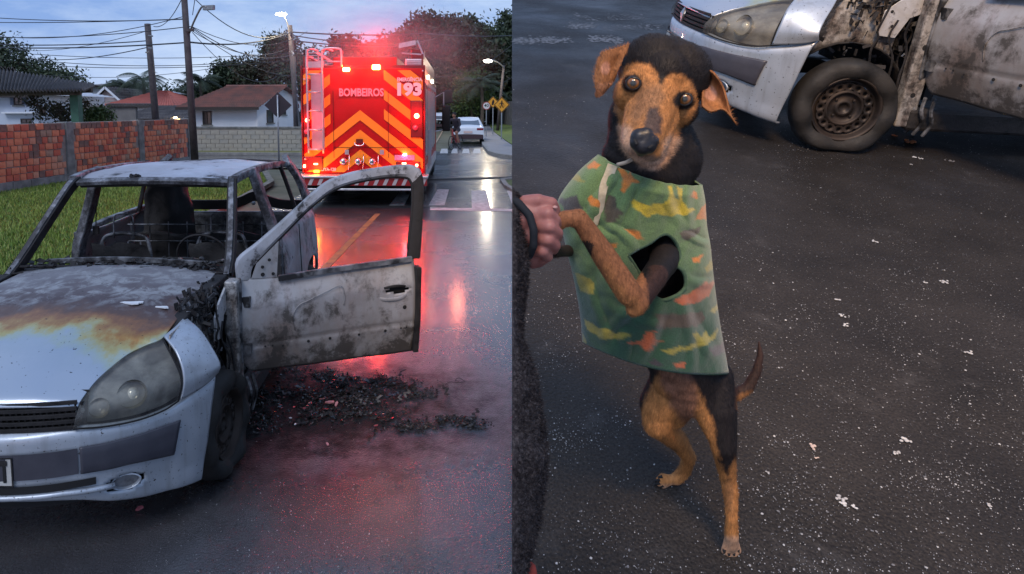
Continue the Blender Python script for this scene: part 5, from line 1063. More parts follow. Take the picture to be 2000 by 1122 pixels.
# wide step / bumper with slanted stripes
MB().box((-1.30,-.42,.58),(.9+.42,.02,.625)).build('rear_step', alu, ft, bevel=.01)
bp = MB().box((-1.28,-.38,.43),(1.30,-.30,.58)).build('step_board', M('board_red', (.30,.01,.012), rough=.4), ft)
for k in range(14): x = -1.24+.185*k; MB().prism([(x,-.384,.44),(x+.07,-.384,.44),(x+.13,-.384,.57),(x+.06,-.384,.57)], (0,-.006,0)).build('board_stripe', M('board_white', (.5,.42,.42), rough=.4) if k == 0 else bpy.data.materials['board_white'], bp)
MB().box((-1.1,-.36,.33),(1.1,-.28,.37)).build('underrun_bar', alu, ft, bevel=.01); [MB().box((x0,-.2,.30),(x0+.1,.3,.5)).build('bracket', MT['char'], ft) for x0 in (-1.1, 1.0)]
for x, y in ((-.92,1.9), (.92,1.9), (-.95,6.6), (.95,6.6)):
    e = bpy.data.objects.new('wheel', None); COL.objects.link(e); e.parent = ft; e.matrix_local = Matrix.Translation((x, y, .5)) @ Matrix.Rotation(PI/2, 4, 'Y')
    MB().lathe([(.28,-.22),(.45,-.24),(.5,-.18),(.5,.18),(.45,.24),(.28,.22)], None, 32).build('tyre', MT['tyre'], e, True); MB().lathe([(.28,.2),(.25,.1),(.12,.12),(.1,.2),(.001,.2)], None, 24).build('rim', alu, e, True); MB().lathe([(.28,-.2),(.25,-.1),(.001,-.1)], None, 24).build('rim', alu, e, True)
for x0 in (-.92, .45): MB().box((x0,2.58,.1),(x0+.47,2.6,.55)).build('mud_flap', MT['char'], ft)
# ladder on the left
lad = M('ladder_aluminium', (.46,.44,.46), (.55,.52,.54), 9, .35, .6)
for X0 in (150, 246):
    MB().tube(curve([(zx(X0),-.16,zz_(790)),(zx(X0),-.17,zz_(500)),(zx(X0),-.17,zz_(170)),(zx(X0)+.02,-.16,zz_(140)),(zx(X0)+.06,-.02,zz_(128)),(zx(X0)+.10,.4,zz_(128))], 30), .022, 8).build('ladder_rail', lad, ft, True)
for Y0 in (290, 402, 520, 640, 765): MB().tube([(zx(150),-.165,zz_(Y0)),(zx(246),-.165,zz_(Y0))], .017, 8).build('ladder_rung', lad, ft, True)
MB().box((zx(162),.0,zz_(768)),(zx(244),.012,zz_(288))).build('ladder_plate', M('dull_plate', (.36,.31,.36), (.42,.37,.41), 6, .5, .3), ft)
for Y0 in (320, 560, 760): MB().box((zx(146),-.16,zz_(Y0)-.015),(zx(154),.01,zz_(Y0)+.015)).build('ladder_bracket', lad, ft)
MB().tube(curve([(zx(244),-.05,zz_(150)),(zx(262),-.05,zz_(127)),(zx(345),-.05,zz_(127)),(zx(362),-.05,zz_(150)),(zx(362),-.05,zz_(240))], 24), .022, 8).build('grab_hoop', lad, ft, True)
MB().tube([(zx(262),.1,zz_(205)),(zx(362),.1,zz_(205))], .016, 6).build('top_rail', lad, ft); MB().tube([(zx(200),.2,zz_(150)),(zx(200),.2,zz_(280))], .014, 6).build('top_rail', lad, ft)
# roof ladder lying on the roof, gutter plates
for dx in (0, .28):
    MB().beam([(zx(105)+dx,.1,zz_(150)),(zx(165)+dx,2.5,zz_(215))], .05, .03, (0,0,1)).build('roof_ladder_rail', lad, ft)
for k in range(7): f = k/7; MB().tube([Vector((zx(105),.1,zz_(150))).lerp(Vector((zx(165),2.5,zz_(215))), f), Vector((zx(105)+.28,.1,zz_(150))).lerp(Vector((zx(165)+.28,2.5,zz_(215))), f)], .014, 6).build('roof_ladder_rung', lad, ft)
MB().ball((zx(118),.15,zz_(145)), (.07,.07,.06), 8).build('roof_knob', MT['char'], ft, True)
MB().box((zx(125),.05,zz_(292)),(zx(245),.09,zz_(205))).build('roof_side_board', alu, ft); MB().box((zx(245),.02,2.74),(zx(885),.06,2.80)).build('roof_edge', dred, ft)
MB().box((-1.21,.06,2.74),(-1.17,6,2.98)).box((1.17,.06,2.74),(1.21,6,3.02)).build('roof_rail_board', dred, ft)
# roof equipment: dark red box with light tower on the right
MB().box((zx(275),.5,2.74),(zx(700),2.6,3.0)).build('roof_locker', redm, ft, bevel=.02)
MB().prism([(zx(725),.15,zz_(118)),(zx(727),.15,zz_(92)),(zx(828),.15,zz_(72)),(zx(828),.15,zz_(97))], (0,.25,0)).build('lamp_bar', alu, ft, bevel=.008)
MB().tube([(zx(840),.2,zz_(70)),(zx(882),.2,zz_(170))], .02, 6).build('lamp_mast', alu, ft); MB().tube([(zx(740),.2,zz_(150)),(zx(870),.2,zz_(160))], .018, 6).build('lamp_mast', alu, ft)
MB().box((zx(765),.08,zz_(245)),(zx(880),.5,zz_(190))).build('roof_box', alu, ft, bevel=.01); MB().box((zx(800),.25,zz_(190)),(zx(884),.6,zz_(125))).build('roof_box', dred, ft, bevel=.01)
for k in range(3): MB().tube([(zx(770),.07,zz_(238-14*k)),(zx(875),.07,zz_(236-14*k))], .008, 5).build('box_rib', lad, ft)
# beacons and lamps
bcore = emis('beacon_amber', (1.0,.62,.12), 26); rcore = emis('beacon_red', (1.0,.12,.05), 30); rdim = emis('lamp_red', (1.0,.02,.02), 6); acore = emis('indicator_orange', (1.0,.35,.02), 7); pur = emis('lit_plate_lamp', (1.0,.12,.5), 4)
def lampbox(X, Y, w_, h_, m, nm, y0=-.05): MB().box((zx(X)-w_/2,y0,zz_(Y)-h_/2),(zx(X)+w_/2,y0+.05,zz_(Y)+h_/2)).build(nm, m, ft, bevel=.012)
lampbox(392,258,.13,.07,bcore,'beacon'); lampbox(583,244,.15,.09,bcore,'beacon')
hsg = M('lamp_panel', (.10,.004,.004), rough=.4)
MB().box((zx(800),-.02,zz_(690)),(zx(878),.0,zz_(455))).build('lamp_panel', hsg, ft, bevel=.012); MB().box((zx(110),-.02,zz_(690)),(zx(150),.0,zz_(480))).build('lamp_panel', hsg, ft, bevel=.012)
MB().box((zx(104),-.02,zz_(900)),(zx(232),.0,zz_(815))).build('lamp_panel', hsg, ft, bevel=.012); MB().box((zx(706),-.02,zz_(895)),(zx(862),.0,zz_(845))).build('lamp_panel', hsg, ft, bevel=.012)
def roundlamp(X, Y, r_, m, nm): MB().lathe([(r_,0),(r_*.9,.03),(r_*.5,.045),(.001,.05)], Matrix.Translation((zx(X),-.02,zz_(Y))) @ Matrix.Rotation(PI/2, 4, 'X'), 16).build(nm, m, ft, True)
roundlamp(840,552,.05,rcore,'stop_lamp'); roundlamp(832,628,.055,M('unlit_red_lens', (.55,.08,.12), rough=.2),'lamp'); roundlamp(135,580,.04,rcore,'stop_lamp'); roundlamp(130,655,.055,bpy.data.materials['unlit_red_lens'],'lamp')
lampbox(186,862,.085,.03,rcore,'tail_lamp'); lampbox(112,876,.045,.06,rcore,'tail_lamp'); lampbox(758,856,.085,.03,rcore,'tail_lamp'); lampbox(840,868,.05,.05,rcore,'tail_lamp'); lampbox(190,910,.11,.05,acore,'indicator'); lampbox(762,800,.07,.025,emis('plate_lamp', (1,.5,.9), 20),'plate_lamp')
for X, Y in ((122,320),(880,268),(118,830)): roundlamp(X, Y, .02, M('small_white_lens', (.6,.5,.5), rough=.2) if X == 122 else bpy.data.materials['small_white_lens'], 'marker_lamp')
MB().box((zx(697),-.015,zz_(836)),(zx(825),.0,zz_(803))).build('number_plate', M('mauve_plate', (.50,.30,.50), (.42,.22,.42), 30, .5), ft)
# outlets, handle, hoses
for X in (366, 462, 553):
    T = Matrix.Translation((zx(X),-.0,zz_(845))) @ Matrix.Rotation(PI/2, 4, 'X'); MB().lathe([(.075,0),(.075,.03),(.055,.035),(.055,.08),(.062,.085),(.062,.11),(.02,.115),(.001,.115)], T, 20).build('hose_outlet', chrome, ft, True)
for X in (405, 497, 592): MB().tube(curve([(zx(X),-.03,zz_(800)),(zx(X)+.005,-.10,zz_(850)),(zx(X)-.02,-.06,zz_(905))], 8), .010, 6).build('valve_lever', chrome, ft, True)
MB().tube(curve([(zx(440),-.03,zz_(722)),(zx(446),-.05,zz_(738)),(zx(470),-.06,zz_(742)),(zx(494),-.05,zz_(738)),(zx(500),-.03,zz_(722))], 16), .012, 8).build('shutter_handle', chrome, ft, True); MB().box((zx(448),-.01,zz_(728)),(zx(492),.0,zz_(700))).build('handle_plate', dred, ft)
for X in (385, 612): MB().box((zx(X)-.03,-.02,zz_(800)),(zx(X)+.05,.0,zz_(770))).build('label_plate', alu, ft)
# lettering
paleink = M('lettering_pale', (.62,.50,.52), rough=.45); whiteink = M('lettering_white', (.72,.68,.68), rough=.4)
def ttext(s, X0, X1, Yb, h, m, bold=.0):
    me = textmesh(s, h, .003, bold); xs_ = [v.co.x for v in me.vertices]; w_ = max(xs_)-min(xs_); k = (zx(X1)-zx(X0))/w_; me.transform(Matrix.Translation((zx(X0),-.004,zz_(Yb))) @ Matrix.Rotation(PI/2, 4, 'X') @ Matrix.Diagonal((k,1,1,1)) @ Matrix.Translation((-min(xs_),0,0)))
    me.materials.append(m); o = bpy.data.objects.new('lettering', me); COL.objects.link(o); o.parent = ft
ttext('BOMBEIROS', 343, 629, 425, .155, M('lettering_pinkish', (.80,.34,.40), rough=.5), .006); ttext('193', 716, 872, 418, .235, whiteink, .018); ttext('EMERGÊNCIA', 716, 876, 332, .072, whiteink, .003); ttext('OYA-128', 218, 316, 906, .062, paleink, .003); ttext('CBMSC', 700, 822, 832, .055, M('lettering_mauve', (.25,.10,.25), rough=.5), .002)
# right flank: roller shutters, rails, mirrors
for k in range(5):
    y0 = .25+k*1.12; MB().box((1.222,y0,.95),(1.236,y0+1.0,2.35)).build('roller_shutter', alu, ft)
    for j in range(14): MB().box((1.236,y0,.98+.098*j),(1.243,y0+1.0,.985+.098*j)).build('shutter_slat', lad, ft)
    MB().box((1.222,y0-.07,.9),(1.25,y0-.03,2.45)).build('shutter_post', alu, ft)
MB().box((1.22,.1,2.42),(1.255,6,2.50)).build('side_rail', alu, ft); MB().box((1.22,.1,2.52),(1.23,6,2.72)).build('side_gold_band', M('gold_band', (.40,.26,.12), (.3,.2,.12), 5, .35, .3), ft)
for y0, e_ in ((1.2,0), (3.4,0)): MB().box((1.235,y0,2.58),(1.27,y0+.25,2.66)).build('scene_lamp', emis('scene_lamp', (1,.85,.6), 12) if y0 < 2 else bpy.data.materials['scene_lamp'], ft)
MB().box((1.235,.35,2.46),(1.27,.45,2.54)).build('side_marker', rdim, ft)
for k in range(3): MB().tube([(1.30,.4+k*.5,.7),(1.30,.4+k*.5,1.5)], .015, 6).build('side_handle', lad, ft)
MB().box((1.2,.1,.5),(1.26,6,.72)).build('side_skirt', alu, ft)
mm_ = MB().box((1.44,7.4,2.10),(1.72,7.5,2.52)).build('mirror', MT['black'], ft, bevel=.04); MB().box((1.40,7.35,1.25),(1.66,7.47,2.05)).build('mirror', MT['black'], ft, bevel=.04)
MB().tube([(1.2,7.2,2.3),(1.45,7.4,2.45),(1.45,7.4,1.3),(1.2,7.2,1.25)], .02, 6).build('mirror_arm', lad, ft)
# real light given off by the beacons and stop lamps
def plight(loc, e, c, r_=.12, sp=None):
    l = bpy.data.lights.new('beacon_light', 'SPOT' if sp else 'POINT'); o = bpy.data.objects.new('beacon_light', l); COL.objects.link(o); l.energy = e; l.color = c; l.shadow_soft_size = r_; p = TM @ Vector(loc); o.location = p
    if sp: o.rotation_euler = (TM.to_3x3() @ Vector(sp[0])).to_track_quat('-Z', 'Y').to_euler(); l.spot_size = math.radians(sp[1]); l.spot_blend = .6
plight((zx(392),-.30,zz_(258)+.12), 30, (1,.008,.006)); plight((zx(583),-.30,zz_(244)+.12), 36, (1,.008,.006)); plight((zx(490),1.7,3.35), 130, (1,.02,.015), .2)
plight((zx(840),-.25,zz_(552)), 16, (1,.01,.01)); plight((zx(135),-.25,zz_(580)), 10, (1,.01,.01)); plight((zx(800),-.3,zz_(862)), 12, (1,.02,.01)); plight((zx(160),-.3,zz_(866)), 12, (1,.02,.01)); plight((zx(190),-.3,zz_(910)), 8, (1,.3,.02)); plight((1.9,2.2,2.7), 25, (1,.22,.12))
plight((zx(640),-.6,3.0), 40, (1,.02,.03), .3, ((.02,-1,-1.1), 56))
# thin haze volume added over the roof to carry the red beacon glare
def glare_haze(name, label, c, rad, dens, seed):
    t = MB().ball((0,0,0), rad, 14); o = t.build(name, None if False else newmat('glare_haze_surface')[0], None, True); o.location = c; tag(o, label, 'glare_haze', kind='stuff')
    m = o.data.materials[0]; nt_ = m.node_tree; nt_.nodes.clear(); out = nt_.nodes.new('ShaderNodeOutputMaterial'); pv = nt_.nodes.new('ShaderNodeVolumePrincipled'); pv.inputs['Color'].default_value = (.9,.9,.9,1); pv.inputs['Anisotropy'].default_value = .2
    n = noise_node(nt_, 1.1, 4, .6); tcn = nt_.nodes.new('ShaderNodeTexCoord'); mp_ = nt_.nodes.new('ShaderNodeMapping'); mp_.inputs['Scale'].default_value = tuple(1/r for r in rad); nt_.links.new(tcn.outputs['Object'], mp_.inputs[0])
    ln = nt_.nodes.new('ShaderNodeVectorMath'); ln.operation = 'LENGTH'; nt_.links.new(mp_.outputs[0], ln.inputs[0]); fo = ramp(nt_, ln.outputs['Value'], [(.25, 1), (.95, 0)]); mu = nt_.nodes.new('ShaderNodeMath'); mu.operation = 'MULTIPLY'; nt_.links.new(fo.outputs[0], mu.inputs[0])
    r_ = ramp(nt_, n.outputs[0], [(.35, .15), (.65, 1)]); nt_.links.new(r_.outputs[0], mu.inputs[1]); m2 = nt_.nodes.new('ShaderNodeMath'); m2.operation = 'MULTIPLY'; m2.inputs[1].default_value = dens; nt_.links.new(mu.outputs[0], m2.inputs[0]); nt_.links.new(m2.outputs[0], pv.inputs['Density']); nt_.links.new(pv.outputs[0], out.inputs['Volume'])
    return o
glare_haze('glare_haze', 'added thin haze standing in for the red beacon glare over the fire engine roof', TM @ Vector((.25,.6,3.0)), (2.8,2.2,1.6), .19, 1)
# ================================================================== distant white car and cyclist
def white_car():
    c = W(914, 290, 36.5); t = thing('parked_car', 'white saloon car seen from behind on the far street', 'car', loc=(c.x, 36.5, 0), rz=-RD)
    wp = M('white_car_paint', (.62,.66,.72), rough=.3); dg = M('car_glass', (.10,.13,.17), rough=.1, spec=.8)
    rows = []
    for y, zb, zt, hb, ht in ((0,.30,.55,.84,.86),(.03,.28,.95,.86,.82),(.45,.28,1.02,.88,.80),(.75,.28,1.14,.89,.74),(1.15,.28,1.42,.89,.62),(2.0,.28,1.46,.89,.60),(2.7,.28,1.36,.89,.62),(3.4,.28,1.0,.88,.78),(4.3,.28,.85,.86,.80),(4.5,.32,.60,.80,.78)):
        hw = [(-hb,zb),(-hb*1.0,.6),(-hb*.99,.90 if zt > .95 else zt*.9),(-ht,zt-.04),(-ht*.8,zt),(0,zt+.02),(ht*.8,zt),(ht,zt-.04),(hb*.99,.90 if zt > .95 else zt*.9),(hb,.6),(hb,zb)]; rows.append([(x, y, z) for x, z in hw])
    MB().grid(patch(rows, 50, 44)).build('body', wp, t, True)
    MB().box((-.84,-.0,.30),(.84,.04,.56)).build('rear_bumper', M('dark_bumper', (.04,.02,.025), rough=.5), t, bevel=.02)
    MB().add([(-.66,.50,1.035),(.66,.50,1.035),(.55,1.06,1.385),(-.55,1.06,1.385)], [(0,1,2,3)]).build('rear_window', dg, t, solid=.01)
    for sg in (-1, 1): MB().box((min(sg*.48,sg*.84),-.02,.78),(max(sg*.48,sg*.84),.06,.90)).build('tail_lamp', M('tail_lens', (.18,.01,.02), rough=.2) if sg < 0 else bpy.data.materials['tail_lens'], t, bevel=.01)
    MB().box((-.24,-.03,.62),(.24,-.0,.74)).build('number_plate', M('plate_white', (.55,.42,.40), rough=.5), t)
    for sg in (-1, 1): MB().box((min(sg*.90,sg*1.06),2.6,.92),(max(sg*.90,sg*1.06),2.7,1.04)).build('mirror', MT['black'], t, bevel=.02)
    for x in (-.78, .78):
        for y in (.85, 3.6): MB().lathe([(.2,-.1),(.31,-.1),(.32,0),(.31,.1),(.2,.1),(.001,.08)], Matrix.Translation((x,y,.31)) @ Matrix.Rotation(PI/2, 4, 'Y'), 20).build('wheel', MT['tyre'], t, True)
white_car()
c2_ = W(858, 225, 60); t2 = thing('parked_car', 'tiny white vehicle far down the street by the fire engine mirror', 'car', loc=(c2_.x-.2, 62, 0), rz=-RD)
MB().grid(patch([[(-.85,y,.35),(-.9,y,.8),(-.7,y,z_),(0,y,z_+.03),(.7,y,z_),(.9,y,.8),(.85,y,.35)] for y, z_ in ((0,.9),(.1,1.1),(.5,1.5),(2,1.55),(3,1.4),(3.5,1.0),(4.2,.8))], 20, 20)).build('body', bpy.data.materials['white_car_paint'], t2, True); MB().box((-.6,.02,1.0),(.6,.3,1.3)).build('rear_window', bpy.data.materials['car_glass'], t2); MB().box((-.8,-.02,.3),(.8,.1,.55)).build('rear_bumper', bpy.data.materials['dark_bumper'], t2)
# cyclist
def capsules(caps, vox, name, mats, parent, smooth=4, mat_fn=None, world=False):
    """one continuous body: overlapping tapered capsules fused by voxel remeshing"""
    q = MB()
    for cpt in caps:
        a, ra, b, rb = Vector(cpt[0]), cpt[1], Vector(cpt[2]), cpt[3]; n = max(1, int((b-a).length/max(min(ra, rb)*.35, .0015)))
        n = min(n, 26)
        for k in range(n+1): f = k/n; q.ball(a.lerp(b, f), ra+(rb-ra)*f, 7 if max(ra, rb) < .03 else 9)
    me = q.mesh('tmp'); o = bpy.data.objects.new('tmp', me); COL.objects.link(o); r = o.modifiers.new('r', 'REMESH'); r.mode = 'VOXEL'; r.voxel_size = vox; r.use_smooth_shade = True
    s = o.modifiers.new('s', 'SMOOTH'); s.factor = .5; s.iterations = smooth
    dg = bpy.context.evaluated_depsgraph_get(); dg.update(); m2 = bpy.data.meshes.new_from_object(o.evaluated_get(dg)); bpy.data.objects.remove(o); m2.name = name
    m2.materials.clear()
    for m in (mats if isinstance(mats, (list, tuple)) else [mats]): m2.materials.append(m)
    m2.shade_smooth(); o = bpy.data.objects.new(name, m2); COL.objects.link(o)
    if parent is not None: o.parent = parent
    if mat_fn:
        for p in m2.polygons: p.material_index = mat_fn(p.center)
    return o
cp_ = W(890, 299, 31.8); CYM = Matrix.Translation((cp_.x, 31.8, 0)) @ Matrix.Rotation(math.radians(155), 4, 'Z')   # rides towards the viewer
bk = thing('bicycle', 'dark bicycle ridden towards the camera on the far street', 'bicycle', CYM)
for y in (-.52, .52):
    e = bpy.data.objects.new('wheel', None); COL.objects.link(e); e.parent = bk; T = Matrix.Translation((0,y,.34)) @ Matrix.Rotation(PI/2, 4, 'Y'); e.matrix_local = T
    MB().tube([(.32*math.cos(a), .32*math.sin(a), 0) for a in np.linspace(0, 2*PI, 33)], .022, 6, False).build('tyre', MT['tyre'], e, True); sp = MB()
    for k in range(12): a = 2*PI*k/12; sp.tube([(0,0,0), (.31*math.cos(a), .31*math.sin(a), 0)], .003, 3)
    sp.build('spokes', galv, e)
fm = M('bike_frame_red', (.30,.02,.025), rough=.35)
MB().tube([(0,-.52,.34),(0,-.05,.32),(0,-.18,.85)], .02, 6).tube([(0,-.05,.32),(0,.36,.86)], .02, 6).tube([(0,-.16,.80),(0,.36,.88)], .018, 6).tube([(0,-.52,.34),(0,-.16,.80)], .014, 6).build('frame', fm, bk)
MB().tube([(0,.52,.34),(0,.38,.85),(0,.35,.98)], .02, 6).build('fork', fm, bk); MB().tube(curve([(-.30,.32,1.0),(-.1,.38,1.0),(.1,.38,1.0),(.30,.32,1.0)], 10), .014, 6).build('handlebar', MT['black'], bk); MB().ball((0,-.20,.90), (.08,.13,.035), 6).build('saddle', MT['black'], bk)
MB().tube([(-.14,-.05,.20),(-.05,-.05,.20),(-.05,-.05,.32),(.05,-.05,.32),(.05,-.05,.44),(.14,-.05,.44)], .012, 5).build('crank', galv, bk)
ps = thing('person', 'cyclist in dark top and shorts leaning over the handlebar', 'person', CYM)
skinm = M('skin', (.36,.17,.11), (.30,.14,.09), 6, .55); topm = M('dark_top', (.022,.016,.025), (.035,.025,.035), 6, .85)
caps = [((0,-.16,.98),.15,(0,-.02,1.22),.15),((0,-.02,1.22),.16,(0,.10,1.42),.15),((0,.12,1.48),.06,(0,.18,1.56),.06),((0,.20,1.63),.095,(0,.21,1.68),.10),((0,.29,1.62),.02,(0,.30,1.62),.02),
        ((-.20,.10,1.44),.06,(-.30,.16,1.20),.048),((-.30,.16,1.20),.045,(-.27,.32,1.04),.034),((.20,.10,1.44),.06,(.30,.16,1.20),.048),((.30,.16,1.20),.045,(.27,.32,1.04),.034),((-.2,.08,1.42),.08,(.2,.08,1.42),.08),
        ((-.09,-.14,.95),.10,(-.13,.22,.82),.075),((-.13,.22,.82),.06,(-.14,-.0,.36),.045),((-.14,-.0,.30),.035,(-.14,.14,.22),.035),((.09,-.14,.95),.10,(.13,.26,.98),.075),((.13,.26,.98),.06,(.14,.02,.58),.045),((.14,0,.54),.035,(.14,.13,.48),.035)]
capsules(caps, .02, 'body', [skinm, topm, MT['black']], ps, 3, lambda c: 1 if (c.z > 1.02 and c.z < 1.50) or (c.z > .86 and c.y < .20) else (2 if c.z < .34 and abs(c.x) > .08 and c.y > -.06 or (c.z < .54 and c.x > .1 and c.y > .04 and c.z > .42) else 0))
MB().lathe([(.001,.11),(.06,.10),(.10,.05),(.108,0),(.10,-.02)], Matrix.Translation((0,.20,1.68)), 16).build('cap', MT['black'], ps, True)
build_car(CARM, 'fire-gutted pale silver hatchback on the street, front door wide open towards the fire engine')
# ================================================================== place two: wet sooty tarmac, the dog, the same burnt car from the other side
def Wb(p): return BM @ Vector(p)
gB = asphalt('sooty_tarmac', (.0165,.0145,.0135), (.036,.0315,.029), .42, .78, .34, spec_scale=640, rl=.33, rh=.6, sca=.9, dust=((.11,.105,.105), 3.0, .56, .80, .5), soot=(Vector((-.2,.75,0)), 1.0, .42))
def bground(pts, z): return [Vector((p.x, p.y, z)) for p in pts]
gp_ = [BG(1000, v) for v in (-30, 60, 250, 600, 1122, 1500)]+[BG(2300, 1500), BG(2300, 600), BG(2300, -30)]
q = MB(); q.add([(p.x, p.y, 0) for p in gp_], [tuple(range(len(gp_)))]); gr = q.build('road', gB); gr.matrix_world = BM; [setattr(n_.inputs[3], 'default_value', .15) for n_ in gB.node_tree.nodes if n_.type == 'MAP_RANGE' and abs(n_.inputs[3].default_value-.95) < 1e-4]; tag(gr, 'dark sooty tarmac strewn with white ash under the dog', kind='structure')
def btag(o, *a, **k): o.matrix_world = BM; return tag(o, *a, **k)
# lamp of the street light that stands behind the viewer
lp_ = bpy.data.lights.new('street_lamp_light', 'SPOT'); lo_ = bpy.data.objects.new('street_lamp_light', lp_); COL.objects.link(lo_)
lp_.energy = 820; lp_.color = (1, .66, .36); lp_.spot_size = math.radians(58); lp_.spot_blend = .55; lp_.shadow_soft_size = .6
lo_.location = CAM @ Vector((.85, 2.9, 1.2)); lo_.rotation_euler = ((CAM @ Vector((2.15, -.1, -3.0)))-lo_.location).to_track_quat('-Z', 'Y').to_euler()
carB = build_car(BM, 'the gutted silver hatchback behind the dog, its steel front wheel and flat tyre in view')
# soot, ash
def bblot(c, a, b_, seed, m, name, lab, z):
    r_ = random.Random(seed); ph = [r_.uniform(0, 6) for _ in range(4)]; n = 40; pts = []
    for k in range(n): t = 2*PI*k/n; f = 1+.16*math.sin(3*t+ph[0])+.10*math.sin(5*t+ph[1])+.07*math.sin(9*t+ph[2]); pts.append((c.x+a*f*math.cos(t), c.y+b_*f*math.sin(t), z))
    o = MB().add(pts, [tuple(range(n))]).build(name, m); return btag(o, lab, kind='structure')
r_ = random.Random(21); ashm = M('white_ash', (.46,.46,.46), (.24,.24,.25), 30, .85); ashd = M('grey_ash', (.10,.10,.105), (.17,.17,.18), 30, .85)
q = MB()
for k in range(26000):
    u = r_.uniform(1002, 2000); v = r_.random()**.8*1122
    cl = mnoise.noise(Vector((u*.006, v*.010, 3)))
    dens = .18+1.8*max(0, cl)+(.22 if u > 1400 and v > 330 else 0)
    if r_.random() > dens*(.75 if v > 700 else 1.1): continue
    p = BG(u, v); s = .0006+.0009*r_.random()**2+.0026*r_.random()**14; s *= (1.6 if v < 300 else 1)
    a0 = r_.uniform(0, 6); pts = [Vector((p.x+s*math.cos(a0+2*PI*i/5)*r_.uniform(.6,1.3), p.y+s*math.sin(a0+2*PI*i/5)*r_.uniform(.6,1.3), .0015)) for i in range(5)]; q.prism(pts, (0,0,.0012), 0 if r_.random() < .30 else 1)
# pale streaks at the upper left
for (u0, v0, u1, v1, n) in ((1110,52,1160,50,180), (1000,80,1110,78,300), (1150,75,1215,80,200), (1180,35,1260,35,90), (1180,55,1290,52,110), (1120,30,1170,38,60)):
    for k in range(n):
        f = r_.random(); u = u0+(u1-u0)*f+r_.gauss(0, 4); v = v0+(v1-v0)*f+r_.gauss(0, 3.2)
        if u < 1003: continue
        p = BG(u, v); s = r_.uniform(.008, .026); a0 = r_.uniform(0, 6); q.prism([Vector((p.x+s*math.cos(a0+2*PI*i/6)*r_.uniform(.5,1.3), p.y+s*math.sin(a0+2*PI*i/6)*r_.uniform(.5,1.3), .0012+.0006*r_.random())) for i in range(6)], (0,0,.0006), 1)
btag(q.build('ash_flakes', [ashm, ashd]), 'white ash flakes strewn over the dark tarmac', 'ash', kind='stuff')
clumps = [(1636,587,.010,'round white ash lump level with the middle of the shirt'),(1641,617,.009,'white ash lump just below the round one'),(1650,637,.010,'loose white ash pinch under two lumps'),(1586,874,.011,'pinkish pale pebble right of the bent hind leg'),(1594,896,.005,'tiny white pebble under the pinkish one'),(1640,976,.012,'oblong white ash chip with a dark shadow'),(1648,986,.009,'second oblong chip touching the first'),(1666,990,.008,'small chip right of the oblong pair'),(1846,553,.013,'white chip with a thin splinter beside it'),(1804,553,.008,'narrow splinter of ash left of the white chip'),(1894,691,.012,'bright ash lump near the right side'),(1766,861,.013,'smeared ash lump in the middle of the right half'),(1755,888,.009,'smear of ash below the smeared lump'),(1785,308,.012,'bright white blob right of the wheel'),(1797,311,.011,'cream chip touching the bright blob'),(1779,322,.007,'small white dot below the bright blob'),(1748,266,.016,'orange melted drop by the wheel'),(1775,278,.03,'rusty orange stain of melted plastic'),(1855,315,.014,'grey ash lump behind the white blob'),(1709,473,.011,'ash chip in the middle distance'),(1932,990,.007,'white crumb near the lower right'),(1500,925,.006,'white crumb right of the straight hind leg')]
for (u, v, s, lab) in clumps:
    p = BG(u, v); q = MB(); m_ = MT['orangeplastic'] if 'orange' in lab else (M('pebble_pink', (.42,.33,.29), rough=.8) if 'pink' in lab else (ashd if 'grey' in lab else ashm))
    for k in range(7): q.ball((p.x+r_.gauss(0, s*.5), p.y+r_.gauss(0, s*.5), .002+s*.12), (s*r_.uniform(.25,.5), s*r_.uniform(.25,.5), s*.22), 5)
    o = q.build('ash_lump', m_, None, True); btag(o, lab, 'ash lump')
# ------------------------------------------------------------------ the dog
BCI = (CAM.inverted() @ BM)
def prj(V):
    V = np.asarray(V); Mx = np.array(BCI); C = V@Mx[:3,:3].T+Mx[:3,3]; t = -C[:,2]; return CX+FPX*C[:,0]/t, CY-FPX*C[:,1]/t, t
TH = 1.20; HA = math.radians(17)
def hp(a, b_, c=0): return BC(1287+a*math.cos(HA)-b_*math.sin(HA), 178+a*math.sin(HA)+b_*math.cos(HA), TH-c*TH/FPX)
hpx = TH/FPX
def C_(p1, r1, p2, r2):   # (u,v,t) with radii in pixels
    return (BC(*p1), r1*p1[2]/FPX, BC(*p2), r2*p2[2]/FPX)
def H_(p1, r1, p2, r2): return (hp(*p1), r1*hpx, hp(*p2), r2*hpx)
foot1 = BG(1428, 1072); foot2 = BG(1313, 938)
def tof(P): return -(BCI @ P).z
t1 = tof(foot1)-.018; t2 = tof(foot2)-.02
